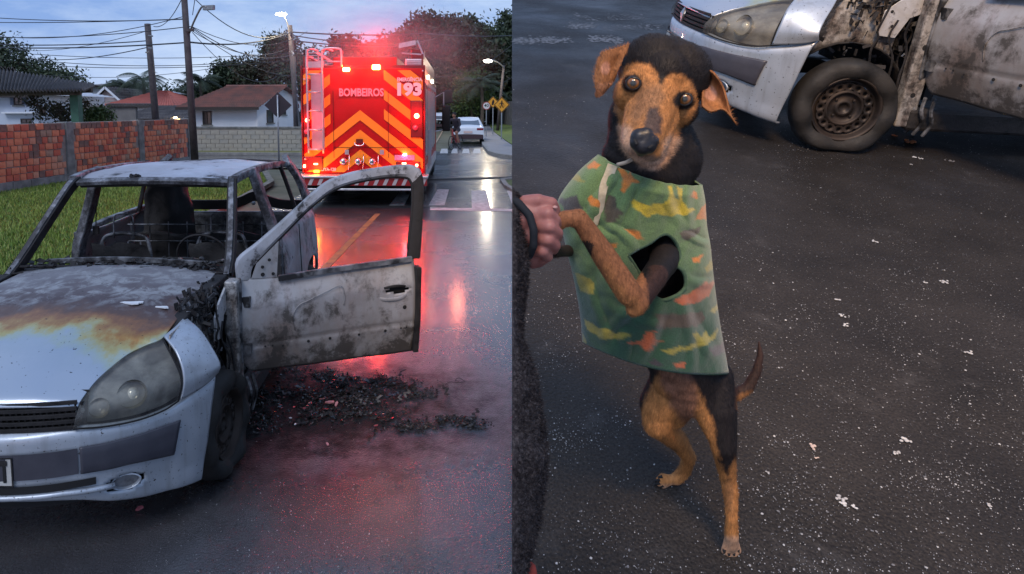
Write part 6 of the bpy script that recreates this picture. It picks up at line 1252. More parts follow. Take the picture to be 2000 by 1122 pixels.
caps = [
 # skull, brows, cheeks
 H_((-22,-38,-70),72,(22,-38,-70),72), H_((0,-62,-80),50,(0,-30,-30),54), H_((-34,-6,-18),34,(34,-6,-18),34), H_((-50,22,-45),36,(50,22,-45),36), H_((-42,-20,-8),20,(-52,-4,-14),22), H_((42,-20,-8),20,(52,-4,-14),22),
 H_((0,-10,-8),26,(0,30,16),30),
 # muzzle
 H_((0,18,0),44,(2,66,34),38), H_((2,66,34),38,(3,96,58),30), H_((-20,84,34),27,(-16,112,46),24), H_((22,84,34),27,(20,112,46),24), H_((-24,50,6),30,(-20,100,30),26), H_((24,50,6),30,(22,100,30),26), H_((0,112,20),26,(0,128,34),18), H_((-10,124,30),17,(12,124,30),17),
 # neck
 H_((0,20,-100),70,(0,60,-95),72), C_((1264,235,1.30),76,(1268,330,1.31),82), C_((1270,240,1.31),68,(1292,310,1.32),76), C_((1260,260,1.29),66,(1235,310,1.31),60),
 # trunk
 C_((1268,350,1.35),76,(1250,430,1.38),84), C_((1250,430,1.38),84,(1268,560,1.40),78), C_((1268,560,1.40),76,(1325,690,1.41),66), C_((1330,690,1.37),70,(1345,750,1.40),62), C_((1310,735,1.37),40,(1385,745,1.39),42),
 # front leg held by the hand, and the darker one behind
 C_((1295,515,1.25),27,(1245,588,1.135),23), C_((1312,430,1.38),34,(1295,515,1.25),28), C_((1245,590,1.13),23,(1222,562,1.125),22), C_((1228,572,1.125),26,(1175,492,1.115),23.5), C_((1175,492,1.115),23.5,(1130,425,1.10),18), C_((1130,425,1.10),17,(1100,428,1.10),17), C_((1100,428,1.10),16,(1072,448,1.10),18), C_((1246,600,1.13),17,(1236,606,1.13),14),
 C_((1190,475,1.46),22,(1128,489,1.43),14), C_((1128,489,1.43),13,(1080,492,1.14),12),
 # bent hind leg (image left)
 C_((1325,740,1.40),50,(1290,790,1.42),40), C_((1290,790,1.42),38,(1284,826,1.42),29), C_((1284,826,1.42),27,(1325,862,1.49),20), C_((1325,862,1.49),19,(1346,893,1.53),13), C_((1346,893,1.53),13.5,(1338,918,t2-.01),12.5), C_((1338,918,t2-.01),13,(1322,936,t2+.0),12.5), C_((1322,936,t2),12,(1304,938,t2-.0),9),
 C_((1340,760,1.40),40,(1318,812,1.43),24),
 # straight hind leg
 C_((1385,740,1.39),46,(1404,800,1.37),34), C_((1404,800,1.37),33,(1413,870,1.37),25), C_((1413,870,1.37),24,(1421,930,1.40),16.5), C_((1421,930,1.40),16,(1427,962,1.40),15), C_((1427,962,1.40),14,(1429,1015,1.395),11.5), C_((1429,1015,1.395),11.5,(1429,1048,t1-.012),13.5), C_((1429,1048,t1-.01),14,(1428,1066,t1),12.5),
 C_((1368,760,1.37),34,(1395,850,1.37),16),
 # tail
 C_((1405,760,1.41),15,(1438,772,1.42),12), C_((1438,772,1.42),12,(1462,757,1.42),11), C_((1462,757,1.42),11,(1478,725,1.42),9), C_((1478,725,1.42),9,(1485,695,1.42),7), C_((1485,695,1.42),7,(1482,668,1.42),3.2),
]
for (du, dv, dr) in ((-13,10,7),(-4.5,17,7.5),(5,17,7.5),(13,10,7)): caps.append(C_((1428+du*.6,1056,t1-.004),dr*.95,(1428+du*1.15,1066+dv*1.1,t1+.006),dr*.9))
for (du, dv, dr) in ((-22,-8,6.2),(-27,-1,6.6),(-27,6,6.6),(-20,12,6.0)): caps.append(C_((1318,937,t2-.004),dr*1.05,(1316+du*1.1,938+dv*1.1,t2+.002),dr*.95))
dogT = thing('dog', 'black-and-tan dog in a green print fleece, standing on its hind legs with one paw held', 'dog', BM @ Matrix.Translation(((foot1+foot2)/2).to_3d()*Vector((1,1,0)).length*0))
ROOTM['dog'] = BM
furm, t, b = newmat('short_fur'); at = t.nodes.new('ShaderNodeAttribute'); at.attribute_name = 'coat'
n1 = noise_node(t, 150, 4, .7, stretch=(1,1,.4)); n2 = noise_node(t, 420, 2, .7, stretch=(1,1,.25)); g_ = ramp(t, n1.outputs[0], [(.3, (.62,.62,.62)), (.7, (1.35,1.33,1.3))])
mu = t.nodes.new('ShaderNodeMix'); mu.data_type = 'RGBA'; mu.blend_type = 'MULTIPLY'; mu.inputs[0].default_value = 1; t.links.new(at.outputs['Color'], mu.inputs[6]); t.links.new(g_.outputs[0], mu.inputs[7]); t.links.new(mu.outputs[2], b.inputs['Base Color'])
b.inputs['Roughness'].default_value = .62; b.inputs['Specular IOR Level'].default_value = .22; b.inputs['Sheen Weight'].default_value = 0; bump(t, b, n2.outputs[0], .55, .0015)
def inpoly(u, v, poly):
    """signed distance in px, positive inside"""
    P = np.array(poly, float); n = len(P); d = np.full(len(u), 1e9); ins = np.zeros(len(u), bool)
    for i in range(n):
        a, b_ = P[i], P[(i+1) % n]; e = b_-a; w0, w1 = u-a[0], v-a[1]; t_ = np.clip((w0*e[0]+w1*e[1])/(e@e+1e-9), 0, 1); d = np.minimum(d, np.hypot(w0-e[0]*t_, w1-e[1]*t_))
        c = ((P[i][1] > v) != (P[(i+1) % n][1] > v)) & (u < (b_[0]-a[0])*(v-a[1])/((b_[1]-a[1]) if abs(b_[1]-a[1]) > 1e-9 else 1e-9)+a[0]); ins ^= c
    return np.where(ins, d, -d)
def sstep(x, a, b_): x = np.clip((x-a)/(b_-a), 0, 1); return x*x*(3-2*x)
z8 = lambda L: [(1140+x/3.74, 60+y/3.74) for x, y in L]
BLK = np.array((.011,.0085,.0085)); TAN = np.array((.40,.175,.058)); DTAN = np.array((.26,.105,.045)); PALE = np.array((.50,.34,.25)); GREYB = np.array((.035,.032,.038)); SKN = np.array((.17,.085,.065))
def coat(V):
    u, v, t = prj(V); nz_ = np.array([mnoise.fractal(Vector(p)*38, 1, 2, 3) for p in V])*7; nf = np.array([mnoise.noise(Vector(p)*260) for p in V])*3.5; j = nz_+nf
    col = np.tile(BLK, (len(V), 1)).astype(float)
    def lay(m, c): 
        nonlocal col; m = np.clip(m, 0, 1)[:, None]; col = col*(1-m)+np.array(c)*m
    head = (v < 350) & (t < 1.285)
    face = z8([(205,500),(222,420),(262,335),(300,262),(390,232),(480,238),(530,300),(560,395),(600,350),(650,318),(720,318),(790,385),(822,470),(826,540),(800,610),(762,680),(706,716),(690,790),(655,860),(605,960),(520,1008),(430,1000),(340,925),(285,860),(262,740),(262,640),(225,580)])
    lay(sstep(inpoly(u, v, face)+j*.55, -4, 5)*head, TAN)
    lay(.55*sstep(inpoly(u, v, z8([(400,400),(560,400),(590,480),(560,560),(470,600),(380,700),(330,720),(360,560)]))+j, -14, 10)*head, (.13,.085,.06))
    lay(.9*sstep(inpoly(u, v, z8([(480,560),(545,560),(575,640),(572,760),(430,760),(450,640)]))+j*.5, -5, 6)*head, GREYB)
    lay(.7*sstep(inpoly(u, v, z8([(262,700),(330,690),(390,800),(400,920),(560,935),(600,800),(660,760),(700,800),(655,880),(605,965),(520,1010),(430,1002),(335,925),(280,860)]))+j*.6, -9, 8)*head, PALE)
    lay(.5*sstep(inpoly(u, v, z8([(360,900),(440,935),(520,960),(560,925),(520,920),(420,900)]))+j*.4, -4, 4)*head, (.05,.04,.04))
    for (ex_, ey_) in ((352,392),(728,510)):
        eu, ev = 1140+ex_/3.74, 60+ey_/3.74; d = np.hypot((u-eu)/1.05, v-ev); lay(sstep(19-d+j*.4, -3, 4)*head, (.012,.010,.010))
    lay(.5*sstep(inpoly(u, v, z8([(215,430),(262,350),(262,600),(225,570)]))+j, -4, 6)*head, DTAN)
    # front legs
    arm = (inpoly(u, v, [(1050,400),(1150,395),(1215,470),(1262,560),(1262,615),(1225,625),(1180,570),(1120,470),(1050,480)]) > -6) & (t < 1.20)
    lay(arm*1.0, DTAN*1.05); lay(arm*.5*sstep(-((u-1070)/190-(v-430)/170)*60+j*1.5, -8, 10), TAN)
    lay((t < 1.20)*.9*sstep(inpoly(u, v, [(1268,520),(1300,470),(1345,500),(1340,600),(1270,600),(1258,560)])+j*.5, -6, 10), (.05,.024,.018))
    lay(((u < 1210) & (v > 468+(1150-u)*-.02) & (v < 520) & (inpoly(u, v, [(1060,470),(1150,470),(1160,478),(1150,515),(1060,515)]) > 0)), (.03,.018,.014))
    # hind quarters
    low = v > 655
    leg1 = [(1290,718),(1262,770),(1248,815),(1262,850),(1320,880),(1325,915),(1280,930),(1280,960),(1335,960),(1368,890),(1340,850),(1345,830),(1375,870),(1385,930),(1405,970),(1405,1100),(1455,1100),(1445,960),(1440,900),(1400,830),(1395,780),(1350,740)]
    lay(low*sstep(inpoly(u, v, leg1)+j*.6, -5, 6), TAN)
    lay(low*.8*sstep(inpoly(u, v, [(1280,715),(1350,715),(1368,760),(1360,815),(1340,830),(1310,790),(1290,750)])+j*.8, -10, 12), SKN)
    lay(low*sstep(inpoly(u, v, [(1345,715),(1425,715),(1440,850),(1436,905),(1420,935),(1402,900),(1392,830),(1378,790),(1362,760)])+j, -4, 7), BLK*1.5)
    lay(low*.45*sstep(inpoly(u, v, [(1410,940),(1432,940),(1430,1000),(1418,1000)])+j, -5, 6), (.12,.07,.04))
    lay(low*.6*sstep(v-1045-((u < 1370)*-100)+j*.3, -3, 10)*(v > 925), PALE*.9)
    # tail
    tl = (u > 1434) & (v < 800) & (v > 660); lay(tl*1.0, (.035,.018,.014)); lay(tl*.7*sstep((v-760)+(u-1440)*.1+j*.6, 4, 12)*sstep(u, 1434, 1446), TAN)
    return col
dm_ = capsules(caps, .0031, 'body', [furm], None, 10)
def setcol(me, fn, name='coat'):
    V = np.empty(len(me.vertices)*3, np.float32); me.vertices.foreach_get('co', V); V = V.reshape(-1, 3); c = fn(V); a = me.color_attributes.new(name, 'FLOAT_COLOR', 'POINT'); a.data.foreach_set('color', np.c_[c, np.ones(len(c))].astype(np.float32).ravel())
# light sculpting of the face: eye sockets, mouth line, nose seat
def sculpt(me):
    V = np.empty(len(me.vertices)*3, np.float32); me.vertices.foreach_get('co', V); V = V.reshape(-1, 3).astype(float); N = np.empty_like(V, np.float32).ravel(); me.vertices.foreach_get('normal', N); N = N.reshape(-1, 3)
    def press(c, r_, amp): d = np.linalg.norm(V-np.array(c), axis=1); return (np.exp(-(d/r_)**2)*amp)[:, None]*N
    D = np.zeros_like(V)
    for sx_ in (-1, 1): D -= press(hp(sx_*52, 1, 14), 15*hpx, .0022)
    u, v, t = prj(V); ml = [(1218,300),(1235,318),(1262,327),(1290,322),(1305,305)]
    dd = np.full(len(V), 1e9)
    for a, b_ in zip(ml[:-1], ml[1:]):
        e = np.array(b_, float)-np.array(a); w0, w1 = u-a[0], v-a[1]; t_ = np.clip((w0*e[0]+w1*e[1])/(e@e), 0, 1); dd = np.minimum(dd, np.hypot(w0-e[0]*t_, w1-e[1]*t_))
    D -= (np.exp(-(dd/3.0)**2)*.004*(t < 1.25))[:, None]*N
    me.vertices.foreach_set('co', (V+D).astype(np.float32).ravel()); me.update()
sculpt(dm_.data); setcol(dm_.data, coat); dm_.parent = dogT
bodyE = dm_
def child(o, par): o.parent = par; return o
# short coat: single hairs laid along the body
def hairs(obs, n, par):
    r_ = np.random.default_rng(3); Vs, Cs, Ns = [], [], []
    for o in obs:
        me = o.data; k = len(me.vertices); V = np.empty(k*3, np.float32); me.vertices.foreach_get('co', V); N = np.empty(k*3, np.float32); me.vertices.foreach_get('normal', N); c = np.empty(k*4, np.float32); me.color_attributes['coat'].data.foreach_get('color', c); Vs.append(V.reshape(-1, 3)); Ns.append(N.reshape(-1, 3)); Cs.append(c.reshape(-1, 4))
    V = np.concatenate(Vs); N = np.concatenate(Ns); C = np.concatenate(Cs); u, v, t = prj(V); vis = ((v < 368) | ((t < 1.2) & (u < 1300)) | (v > 712)) & ~((v > 1040) | ((u < 1332) & (v > 925))); ids = np.nonzero(vis)[0]; ids = ids[r_.integers(0, len(ids), n)]
    V = V[ids]+r_.normal(size=(n, 3))*.0012; N = N[ids]; C = C[ids]; u, v, t = u[ids], v[ids], t[ids]
    dn = np.array((BI @ CAM).to_3x3() @ Vector((0,-1,0))); nose = np.array(hp(2, 100, 70)); D = np.tile(dn, (n, 1)); hd = (v < 345) & (t < 1.29); aw = V-nose; aw /= np.linalg.norm(aw, axis=1)[:, None]; D[hd] = aw[hd]
    D -= N*(D*N).sum(1)[:, None]; D /= np.linalg.norm(D, axis=1)[:, None]+1e-9; D = D+N*(.16+.12*r_.random(n))[:, None]+r_.normal(size=(n, 3))*.16; S = np.cross(D, N); S /= np.linalg.norm(S, axis=1)[:, None]+1e-9
    nd = np.linalg.norm(V-nose, axis=1); ln = np.where(hd, np.clip(.0012+nd*.04, .0012, .0050), np.where(t < 1.2, .0035, .0055))*(.7+.6*r_.random(n)); T = np.stack([V-S*.00032-N*.0006, V+S*.00032-N*.0006, V+D*ln[:, None]], 1)
    C[:, :3] = C[:, :3]*(.55+1.0*r_.random(n)**1.5)[:, None]
    o = fast_mesh('fur', T.reshape(-1, 3), np.arange(3*n).reshape(n, 3), furm, par); a = o.data.color_attributes.new('coat', 'FLOAT_COLOR', 'POINT'); a.data.foreach_set('color', np.repeat(C, 3, axis=0).astype(np.float32).ravel()); o['kind'] = 'stuff'; return o
# nose
nm = MB(); nz0 = hp(4, 103, 88); Rm = (BI @ CAM).to_3x3().to_4x4() @ Matrix.Rotation(-HA, 4, 'Z')
nm_caps = [(hp(-9,98,72), 18*hpx, hp(11,98,72), 18*hpx), (hp(1,92,72), 18*hpx, hp(1,112,74), 18*hpx), (hp(-8,108,72), 17*hpx, hp(10,108,72), 17*hpx), (hp(1,118,70), 13*hpx, hp(1,126,66), 8*hpx)]
nosem = M('wet_nose', (.008,.007,.009), (.016,.014,.016), 300, .34, 0, (500, .5, .0008)); no_ = capsules(nm_caps, .0018, 'nose', nosem, dogT, 8)
nb_ = capsules([(hp(-12,112,90), 3.2*hpx, hp(-17,106,86), 3*hpx)], .0011, 'nostril', MT['black'], no_, 1); nb2 = capsules([(hp(14,112,90), 3.2*hpx, hp(19,106,86), 3*hpx)], .0011, 'nostril', MT['black'], no_, 1)
# eyes
def eye(sx_):
    c = hp(sx_*52.5, 0.5, 1); fw = (BO-c).normalized(); mt, t, b = newmat('eye_brown'); T = Matrix.Translation(c) @ fw.to_track_quat('Z', 'Y').to_matrix().to_4x4()
    tcn = t.nodes.new('ShaderNodeTexCoord'); sp_ = t.nodes.new('ShaderNodeSeparateXYZ'); t.links.new(tcn.outputs['Object'], sp_.inputs[0]); cx_ = t.nodes.new('ShaderNodeCombineXYZ'); t.links.new(sp_.outputs[0], cx_.inputs[0]); t.links.new(sp_.outputs[1], cx_.inputs[1])
    ln = t.nodes.new('ShaderNodeVectorMath'); ln.operation = 'LENGTH'; t.links.new(cx_.outputs[0], ln.inputs[0]); R_ = 14.5*hpx; r = ramp(t, ln.outputs['Value'], [(0, (.035,.04,.035)), (R_*.34, (.022,.025,.022)), (R_*.40, (.15,.055,.014)), (R_*.66, (.26,.10,.022)), (R_*.74, (.02,.010,.006)), (R_*.86, (.055,.040,.034))])
    t.links.new(r.outputs[0], b.inputs['Base Color']); b.inputs['Roughness'].default_value = .05; b.inputs['Coat Weight'].default_value = .4
    q = MB(); q.ball((0,0,0), R_, 16); o = q.build('eye', mt, dogT, True); o.matrix_local = T
    lid = []; 
    for k in range(25): a = 2*PI*k/24; lid.append(T @ Vector((math.cos(a)*R_*.93, math.sin(a)*R_*.80, R_*.50)))
    MB().tube(lid, 2.3*hpx, 6, False).build('eyelid', M('eye_rim', (.010,.008,.008), rough=.35), dogT, True)
eye(-1); eye(1)
for sx_ in (-1, 1):
    c = hp(sx_*52.5, .5, 1); fw = (BO-c).normalized(); T = Matrix.Translation(c) @ Matrix(((*[0]*4,),)*4) if False else None
    up_ = (hp(0,-10,0)-hp(0,0,0)).normalized(); rt = up_.cross(fw).normalized(); up_ = fw.cross(rt).normalized(); R_ = 14.5*hpx*1.09; rows = []
    for a in np.linspace(math.radians(38), math.radians(100), 7):      # elevation over the eyeball
        rows.append([tuple(c+(rt*math.sin(b_)*math.cos(a)+up_*math.sin(a)+fw*math.cos(b_)*math.cos(a))*R_) for b_ in np.linspace(-1.45, 1.45, 15)])
    MB().grid(np.array(rows)).build('eyelid', bpy.data.materials['eye_rim'], dogT, True, solid=.001)
# ears
def earmat(): return furm
def ear(rows, dz, colfn):
    P = np.array([[tuple(BC(1140+x/3.74, 60+y/3.74, t_)) for x, y, t_ in r_] for r_ in rows]); P = patch(P, 26, 30); o = MB().grid(P).build('ear', furm, dogT, True, solid=.0035)
    setcol(o.data, colfn); return o
def earcol(center, rad):
    def f(V):
        u, v, t = prj(V); d = np.hypot((u-center[0])/rad[0], (v-center[1])/rad[1]); nz_ = np.array([mnoise.noise(Vector(p)*90) for p in V])*.25; m = sstep(1.15-d+nz_, 0, .35)[:, None]; e_ = sstep(nz_+.1+.0*d, .1, .3)[:, None]
        base_ = np.tile(np.array((.23,.095,.036)), (len(V), 1))*(1-.35*e_); return base_*(1-m)+np.array((.38,.185,.12))*m
    return f
ear([[(335,95,1.245),(255,120,1.235),(160,150,1.225),(125,172,1.225)], [(318,150,1.235),(240,180,1.228),(150,205,1.215),(98,235,1.215)], [(275,235,1.228),(225,250,1.228),(140,290,1.208),(80,320,1.208)], [(245,310,1.222),(200,330,1.215),(140,370,1.20),(84,385,1.20)], [(222,372,1.222),(190,385,1.205),(140,410,1.195),(95,432,1.196)]], 0, earcol((1183,135),(9,13)))
ear([[(215,370,1.22),(190,385,1.205),(155,400,1.195),(112,400,1.196)], [(190,395,1.20),(170,420,1.19),(140,435,1.188),(102,440,1.188)], [(165,425,1.20),(150,455,1.19),(125,480,1.188),(92,488,1.19)]], 0, lambda V: np.tile(np.array((.27,.12,.06)), (len(V), 1)))
ear([[(848,262,1.235),(900,278,1.225),(950,300,1.215),(985,345,1.21)], [(862,330,1.23),(920,350,1.235),(985,380,1.225),(1028,420,1.215)], [(862,420,1.225),(925,450,1.235),(1000,480,1.23),(1055,510,1.212)], [(858,500,1.222),(920,530,1.23),(1005,560,1.225),(1075,590,1.212)], [(862,560,1.22),(925,600,1.215),(1020,585,1.212),(1112,690,1.210)]], 0, earcol((1386,183),(14,16)))
hairs([bodyE]+[o for o in dogT.children if o.name.startswith('ear')], 170000, dogT)
# claws
for (du, dv) in ((-13,10),(-4.5,17),(5,17),(13,10)): MB().tube([BC(1428+du,1064+dv*.9,t1-.002), BC(1428+du*1.08,1064+dv*.9+9,t1+.006), BC(1428+du*1.08,1064+dv*.9+14,t1+.012)], [.0042,.0034,.001], 6).build('claw', MT['black'], dogT, True)
for (du, dv) in ((-22,-8),(-27,-1),(-27,6),(-20,12)): MB().tube([BC(1318+du-2,938+dv*.9,t2-.004), BC(1318+du-9,938+dv*.9+2,t2+.0), BC(1318+du-13,938+dv*.9+5,t2+.004)], [.0042,.0034,.001], 6).build('claw', MT['black'], dogT, True)
# cord collar
MB().tube(curve([BC(1206,322,1.215), BC(1222,318,1.20), BC(1234,312,1.20)], 8), .0035, 6).build('collar_cord', M('cream_cord', (.50,.40,.30), (.38,.30,.22), 80, .9), dogT, True)
# fleece shirt, a tube with an arm hole
rowsL = [((1170,305),(1272,352),(1368,362)), ((1128,343),(1272,385),(1374,395)), ((1091,402),(1270,425),(1377,440)), ((1106,470),(1268,480),(1384,482)), ((1123,540),(1270,545),(1391,548)), ((1136,610),(1275,628),(1402,628)), ((1141,668),(1281,719),(1420,729))]
NR, NC = 150, 220
ths = np.linspace(PI, -PI, NC+1)[:-1]; rr_ = cr(np.array(rowsL, float), NR, 0); UV = np.zeros((NR, NC, 3))
for i in range(NR):
    (lx, ly), (mx_, my_), (rx, ry) = rr_[i]; f = i/(NR-1); dep = .105-.015*f+(.0 if f > .1 else -.02*(1-f/.1)); tc_ = 1.315+.055*f
    hw = (rx-lx)/2; cm = (lx+rx)/2; c = np.cos(ths); s = np.sin(ths); c = np.sign(c)*np.abs(c)**.85
    u = cm+hw*c; fr_ = (c+1)/2; yl = ly*(1-fr_)+ry*fr_; bow = (my_-(ly+ry)/2)*(1-c*c); v = yl+bow*np.where(s > 0, 1, -.7); t = tc_-dep*s*np.abs(s)**-.15
    UV[i, :, 0] = u; UV[i, :, 1] = v; UV[i, :, 2] = t
hole = [(1225,497),(1248,486),(1270,474),(1289,460),(1302,457),(1315,466),(1325,484),(1327,502),(1321,518),(1332,527),(1339,543),(1338,562),(1327,574),(1312,582),(1293,586),(1275,577),(1262,556),(1245,528)]
dsn = inpoly(UV[:, :, 0].ravel(), UV[:, :, 1].ravel(), hole).reshape(NR, NC); frm_ = np.tile(ths > 0, (NR, 1)); snap = frm_ & (dsn > 0) & (dsn < 3.4)
hc_ = np.array(hole).mean(0)
for i_, j_ in zip(*np.nonzero(snap)):
    best = None
    for k_ in range(len(hole)):
        a, b_ = np.array(hole[k_]), np.array(hole[(k_+1) % len(hole)]); e_ = b_-a; w_ = UV[i_, j_, :2]-a; t_ = min(1, max(0, w_@e_/(e_@e_))); q_ = a+e_*t_; d_ = np.hypot(*(UV[i_, j_, :2]-q_))
        if best is None or d_ < best[0]: best = (d_, q_)
    UV[i_, j_, :2] = best[1]
P = np.zeros((NR, NC, 3))
for i in range(NR):
    for j in range(NC): P[i, j] = BC(*UV[i, j])
FOLDS = [(1205,330,1150,430,9,.010),(1235,345,1200,455,8,.009),(1262,358,1235,440,7,.006),(1300,370,1322,440,9,.007),(1345,372,1338,450,8,.006),(1330,462,1392,476,6,.009),(1262,585,1170,660,10,.009),(1290,592,1250,705,11,.009),(1325,585,1388,700,11,.010),(1150,540,1190,690,10,.008),(1345,545,1398,560,8,.008),(1130,420,1190,470,9,.009),(1180,600,1300,640,9,.006),(1340,620,1350,725,9,.007),(1215,640,1225,715,8,.006),(1190,440,1245,485,7,.007)]
for i in range(NR):
    f = i/(NR-1)
    for j in range(NC):
        q_ = Vector(P[i, j]); u, v, t = UV[i, j]; d = mnoise.noise(Vector((u*.012, v*.006, 1)))*.015+mnoise.noise(Vector((u*.028+v*.016, v*.010, 5)))*.0075+.0035*math.sin((u*.9+v*.55)*.055+2*mnoise.noise(Vector((u*.01, v*.01, 9))))*math.exp(-((v-600)/110)**2)+mnoise.noise(q_*90)*.0012
        for (ax_, ay_, bx_, by_, wf, am) in FOLDS:
            if ths[j] < 0: break
            ex_, ey_ = bx_-ax_, by_-ay_; l2 = ex_*ex_+ey_*ey_; s_ = ((u-ax_)*ex_+(v-ay_)*ey_)/l2
            if s_ < -.15 or s_ > 1.15: continue
            dd_ = ((u-ax_)*ey_-(v-ay_)*ex_)/math.sqrt(l2)+4*math.sin(s_*5+ax_); g_w = math.sin(PI*min(1, max(0, (s_+.15)/1.3))); d += am*g_w*(math.exp(-(dd_/wf)**2)-.7*math.exp(-((dd_-wf*1.5)/wf)**2))
        if f < .16: d += .0035*math.sin(u*.24+v*.05)*(1-f/.16)
        if ths[j] > 0: d += .010*math.exp(-((u-1230-(v-480)*-.35)/16)**2)*math.exp(-((v-470)/60)**2)
        P[i, j] = q_+(BO-q_).normalized()*d
q = MB(); q.v = [tuple(p) for p in P.reshape(-1, 3)]
uu = UV[:, :, 0].ravel(); vv = UV[:, :, 1].ravel(); fr = (ths > 0)
du_ = np.where(snap, -1, dsn)
for i in range(NR-1):
    for j in range(NC):
        j2 = (j+1) % NC
        if fr[j] and max(du_[i, j], du_[i+1, j2], du_[i+1, j], du_[i, j2]) > 0: continue
        q.f.append((i*NC+j, i*NC+j2, (i+1)*NC+j2, (i+1)*NC+j)); q.m.append(0)
z4 = lambda L: [(1000+x/2.338, 280+y/2.338) for x, y in L]
YEL = (.50,.37,.035); YEL2 = (.26,.22,.045); ORG = (.52,.17,.035); ORR = (.38,.095,.04); BRN = (.075,.055,.045); PUR = (.055,.045,.055)
prints = [(YEL,[(535,262),(560,250),(600,275),(625,285),(640,275),(690,268),(712,252),(705,200),(725,195),(735,245),(752,250),(745,200),(765,208),(775,262),(800,292),(835,300),(790,325),(720,330),(650,322),(610,335),(565,300)]), (ORG,[(475,118),(510,122),(530,150),(545,128),(555,165),(578,182),(545,190),(518,226),(500,215),(508,170)]), (YEL2,[(278,165),(300,145),(347,182),(320,186)]), (ORG,[(340,115),(365,105),(380,88),(405,108),(390,125),(360,125)]), (ORG,[(345,255),(360,243),(395,265),(402,290),(370,285)]), (ORG,[(805,245),(815,212),(838,225),(835,252)]), (ORG,[(830,348),(860,290),(880,275),(880,348)]), (BRN,[(420,300),(440,238),(470,250),(482,290),(500,315),(460,372),(430,360)]), (ORG,[(508,400),(540,385),(580,405),(602,442),(560,437)]), (BRN,[(755,410),(800,390),(852,385),(830,430),(780,442)]), (ORG,[(808,525),(862,510),(850,542),(820,547)]), (YEL2,[(870,570),(900,533),(917,567),(880,592)]), (ORR,[(738,716),(780,690),(860,650),(880,618),(890,642),(922,628),(885,700),(820,730),(770,737)]), (YEL2,[(295,588),(330,600),(382,640),(372,684),(320,672)]), (YEL2,[(338,800),(400,840),(480,862),(552,868),(500,892),(420,890),(350,850)]), (ORR,[(510,910),(590,905),(620,858),(652,853),(642,895),(690,900),(640,915),(625,952),(600,942),(590,915)]), (BRN,[(652,778),(860,768),(878,800),(840,837),(658,842)]), (YEL2,[(683,948),(740,928),(800,920),(835,903),(820,868),(840,868),(855,885),(880,858),(890,890),(932,846),(925,882),(880,917),(800,942),(720,962)]), (PUR,[(890,940),(960,908),(975,950),(920,972)]), (ORR,[(733,1005),(790,998),(782,1022),(745,1022)]), (PUR,[(220,260),(300,240),(330,300),(260,320)]), (ORG,[(450,455),(480,455),(478,475),(455,475)]), (YEL2,[(330,870),(345,895),(352,925),(330,905)]), (YEL2,[(890,770),(925,735),(935,750),(915,775)]), (PUR,[(620,995),(650,985),(690,1010),(640,1015)])]
def shirtcol(V):
    u, v, t = prj(V); n = np.array([mnoise.fractal(Vector(p)*60, 1, 2, 3) for p in V]); nf = np.array([mnoise.noise(Vector(p)*420) for p in V]); j = n*3.0+nf*1.2
    g1_ = np.array((.115,.185,.075)); g2_ = np.array((.027,.070,.043)); f = sstep(v+n*25, 420, 640)[:, None]; col = g1_*(1-f)+g2_*f  # green darkens towards the hem: shading from the lamp above, painted into the colour
    for c, pl_ in prints: m = sstep(inpoly(u, v, z4(pl_))+j, -1.6, 1.8)[:, None]*.92; col = col*(1-m)+np.array(c)*m
    return col
shm_, t, b = newmat('fleece_print'); at = t.nodes.new('ShaderNodeAttribute'); at.attribute_name = 'print'; n1 = noise_node(t, 420, 3, .7); g_ = ramp(t, n1.outputs[0], [(.3, (.68,.68,.68)), (.7, (1.3,1.3,1.3))])
mu = t.nodes.new('ShaderNodeMix'); mu.data_type = 'RGBA'; mu.blend_type = 'MULTIPLY'; mu.inputs[0].default_value = 1; t.links.new(at.outputs['Color'], mu.inputs[6]); t.links.new(g_.outputs[0], mu.inputs[7]); t.links.new(mu.outputs[2], b.inputs['Base Color'])
b.inputs['Roughness'].default_value = .95; b.inputs['Sheen Weight'].default_value = .35; b.inputs['Specular IOR Level'].default_value = .1; bump(t, b, n1.outputs[0], .7, .002)
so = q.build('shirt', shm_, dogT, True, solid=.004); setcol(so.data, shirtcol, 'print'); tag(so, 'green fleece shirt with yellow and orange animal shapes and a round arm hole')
def on_shirt(u, v, off=.0045):
    k = int(np.argmin(np.where(np.tile(fr, NR), (uu-u)**2+(vv-v)**2, 1e9))); p = Vector(P.reshape(-1, 3)[k]); return p+(BO-p).normalized()*off
tape = z4([(460,104),(440,150),(425,190),(412,240),(402,290),(392,340),(382,378)]); MB().beam(curve([on_shirt(*p) for p in tape], 30), [.019-.010*k/29 for k in range(30)], .004, (BI @ CAM).to_3x3() @ Vector((1,0,0))).build('trim_tape', M('cream_tape', (.50,.42,.29), (.36,.30,.20), 90, .9), so, True)
hm = [on_shirt(u+ (0), v, .001) for u, v in hole]+[on_shirt(*hole[0], .001)]; MB().tube(curve(hm, 90), .0040, 6, False).build('arm_hole_hem', M('fleece_hem', (.035,.07,.04), (.055,.10,.055), 200, .95), so, True)
hb = [Vector(P[NR-1, j]) for j in range(NC)]; MB().tube(hb+[hb[0]], .003, 6, False).build('hem', bpy.data.materials['fleece_hem'], so, True)
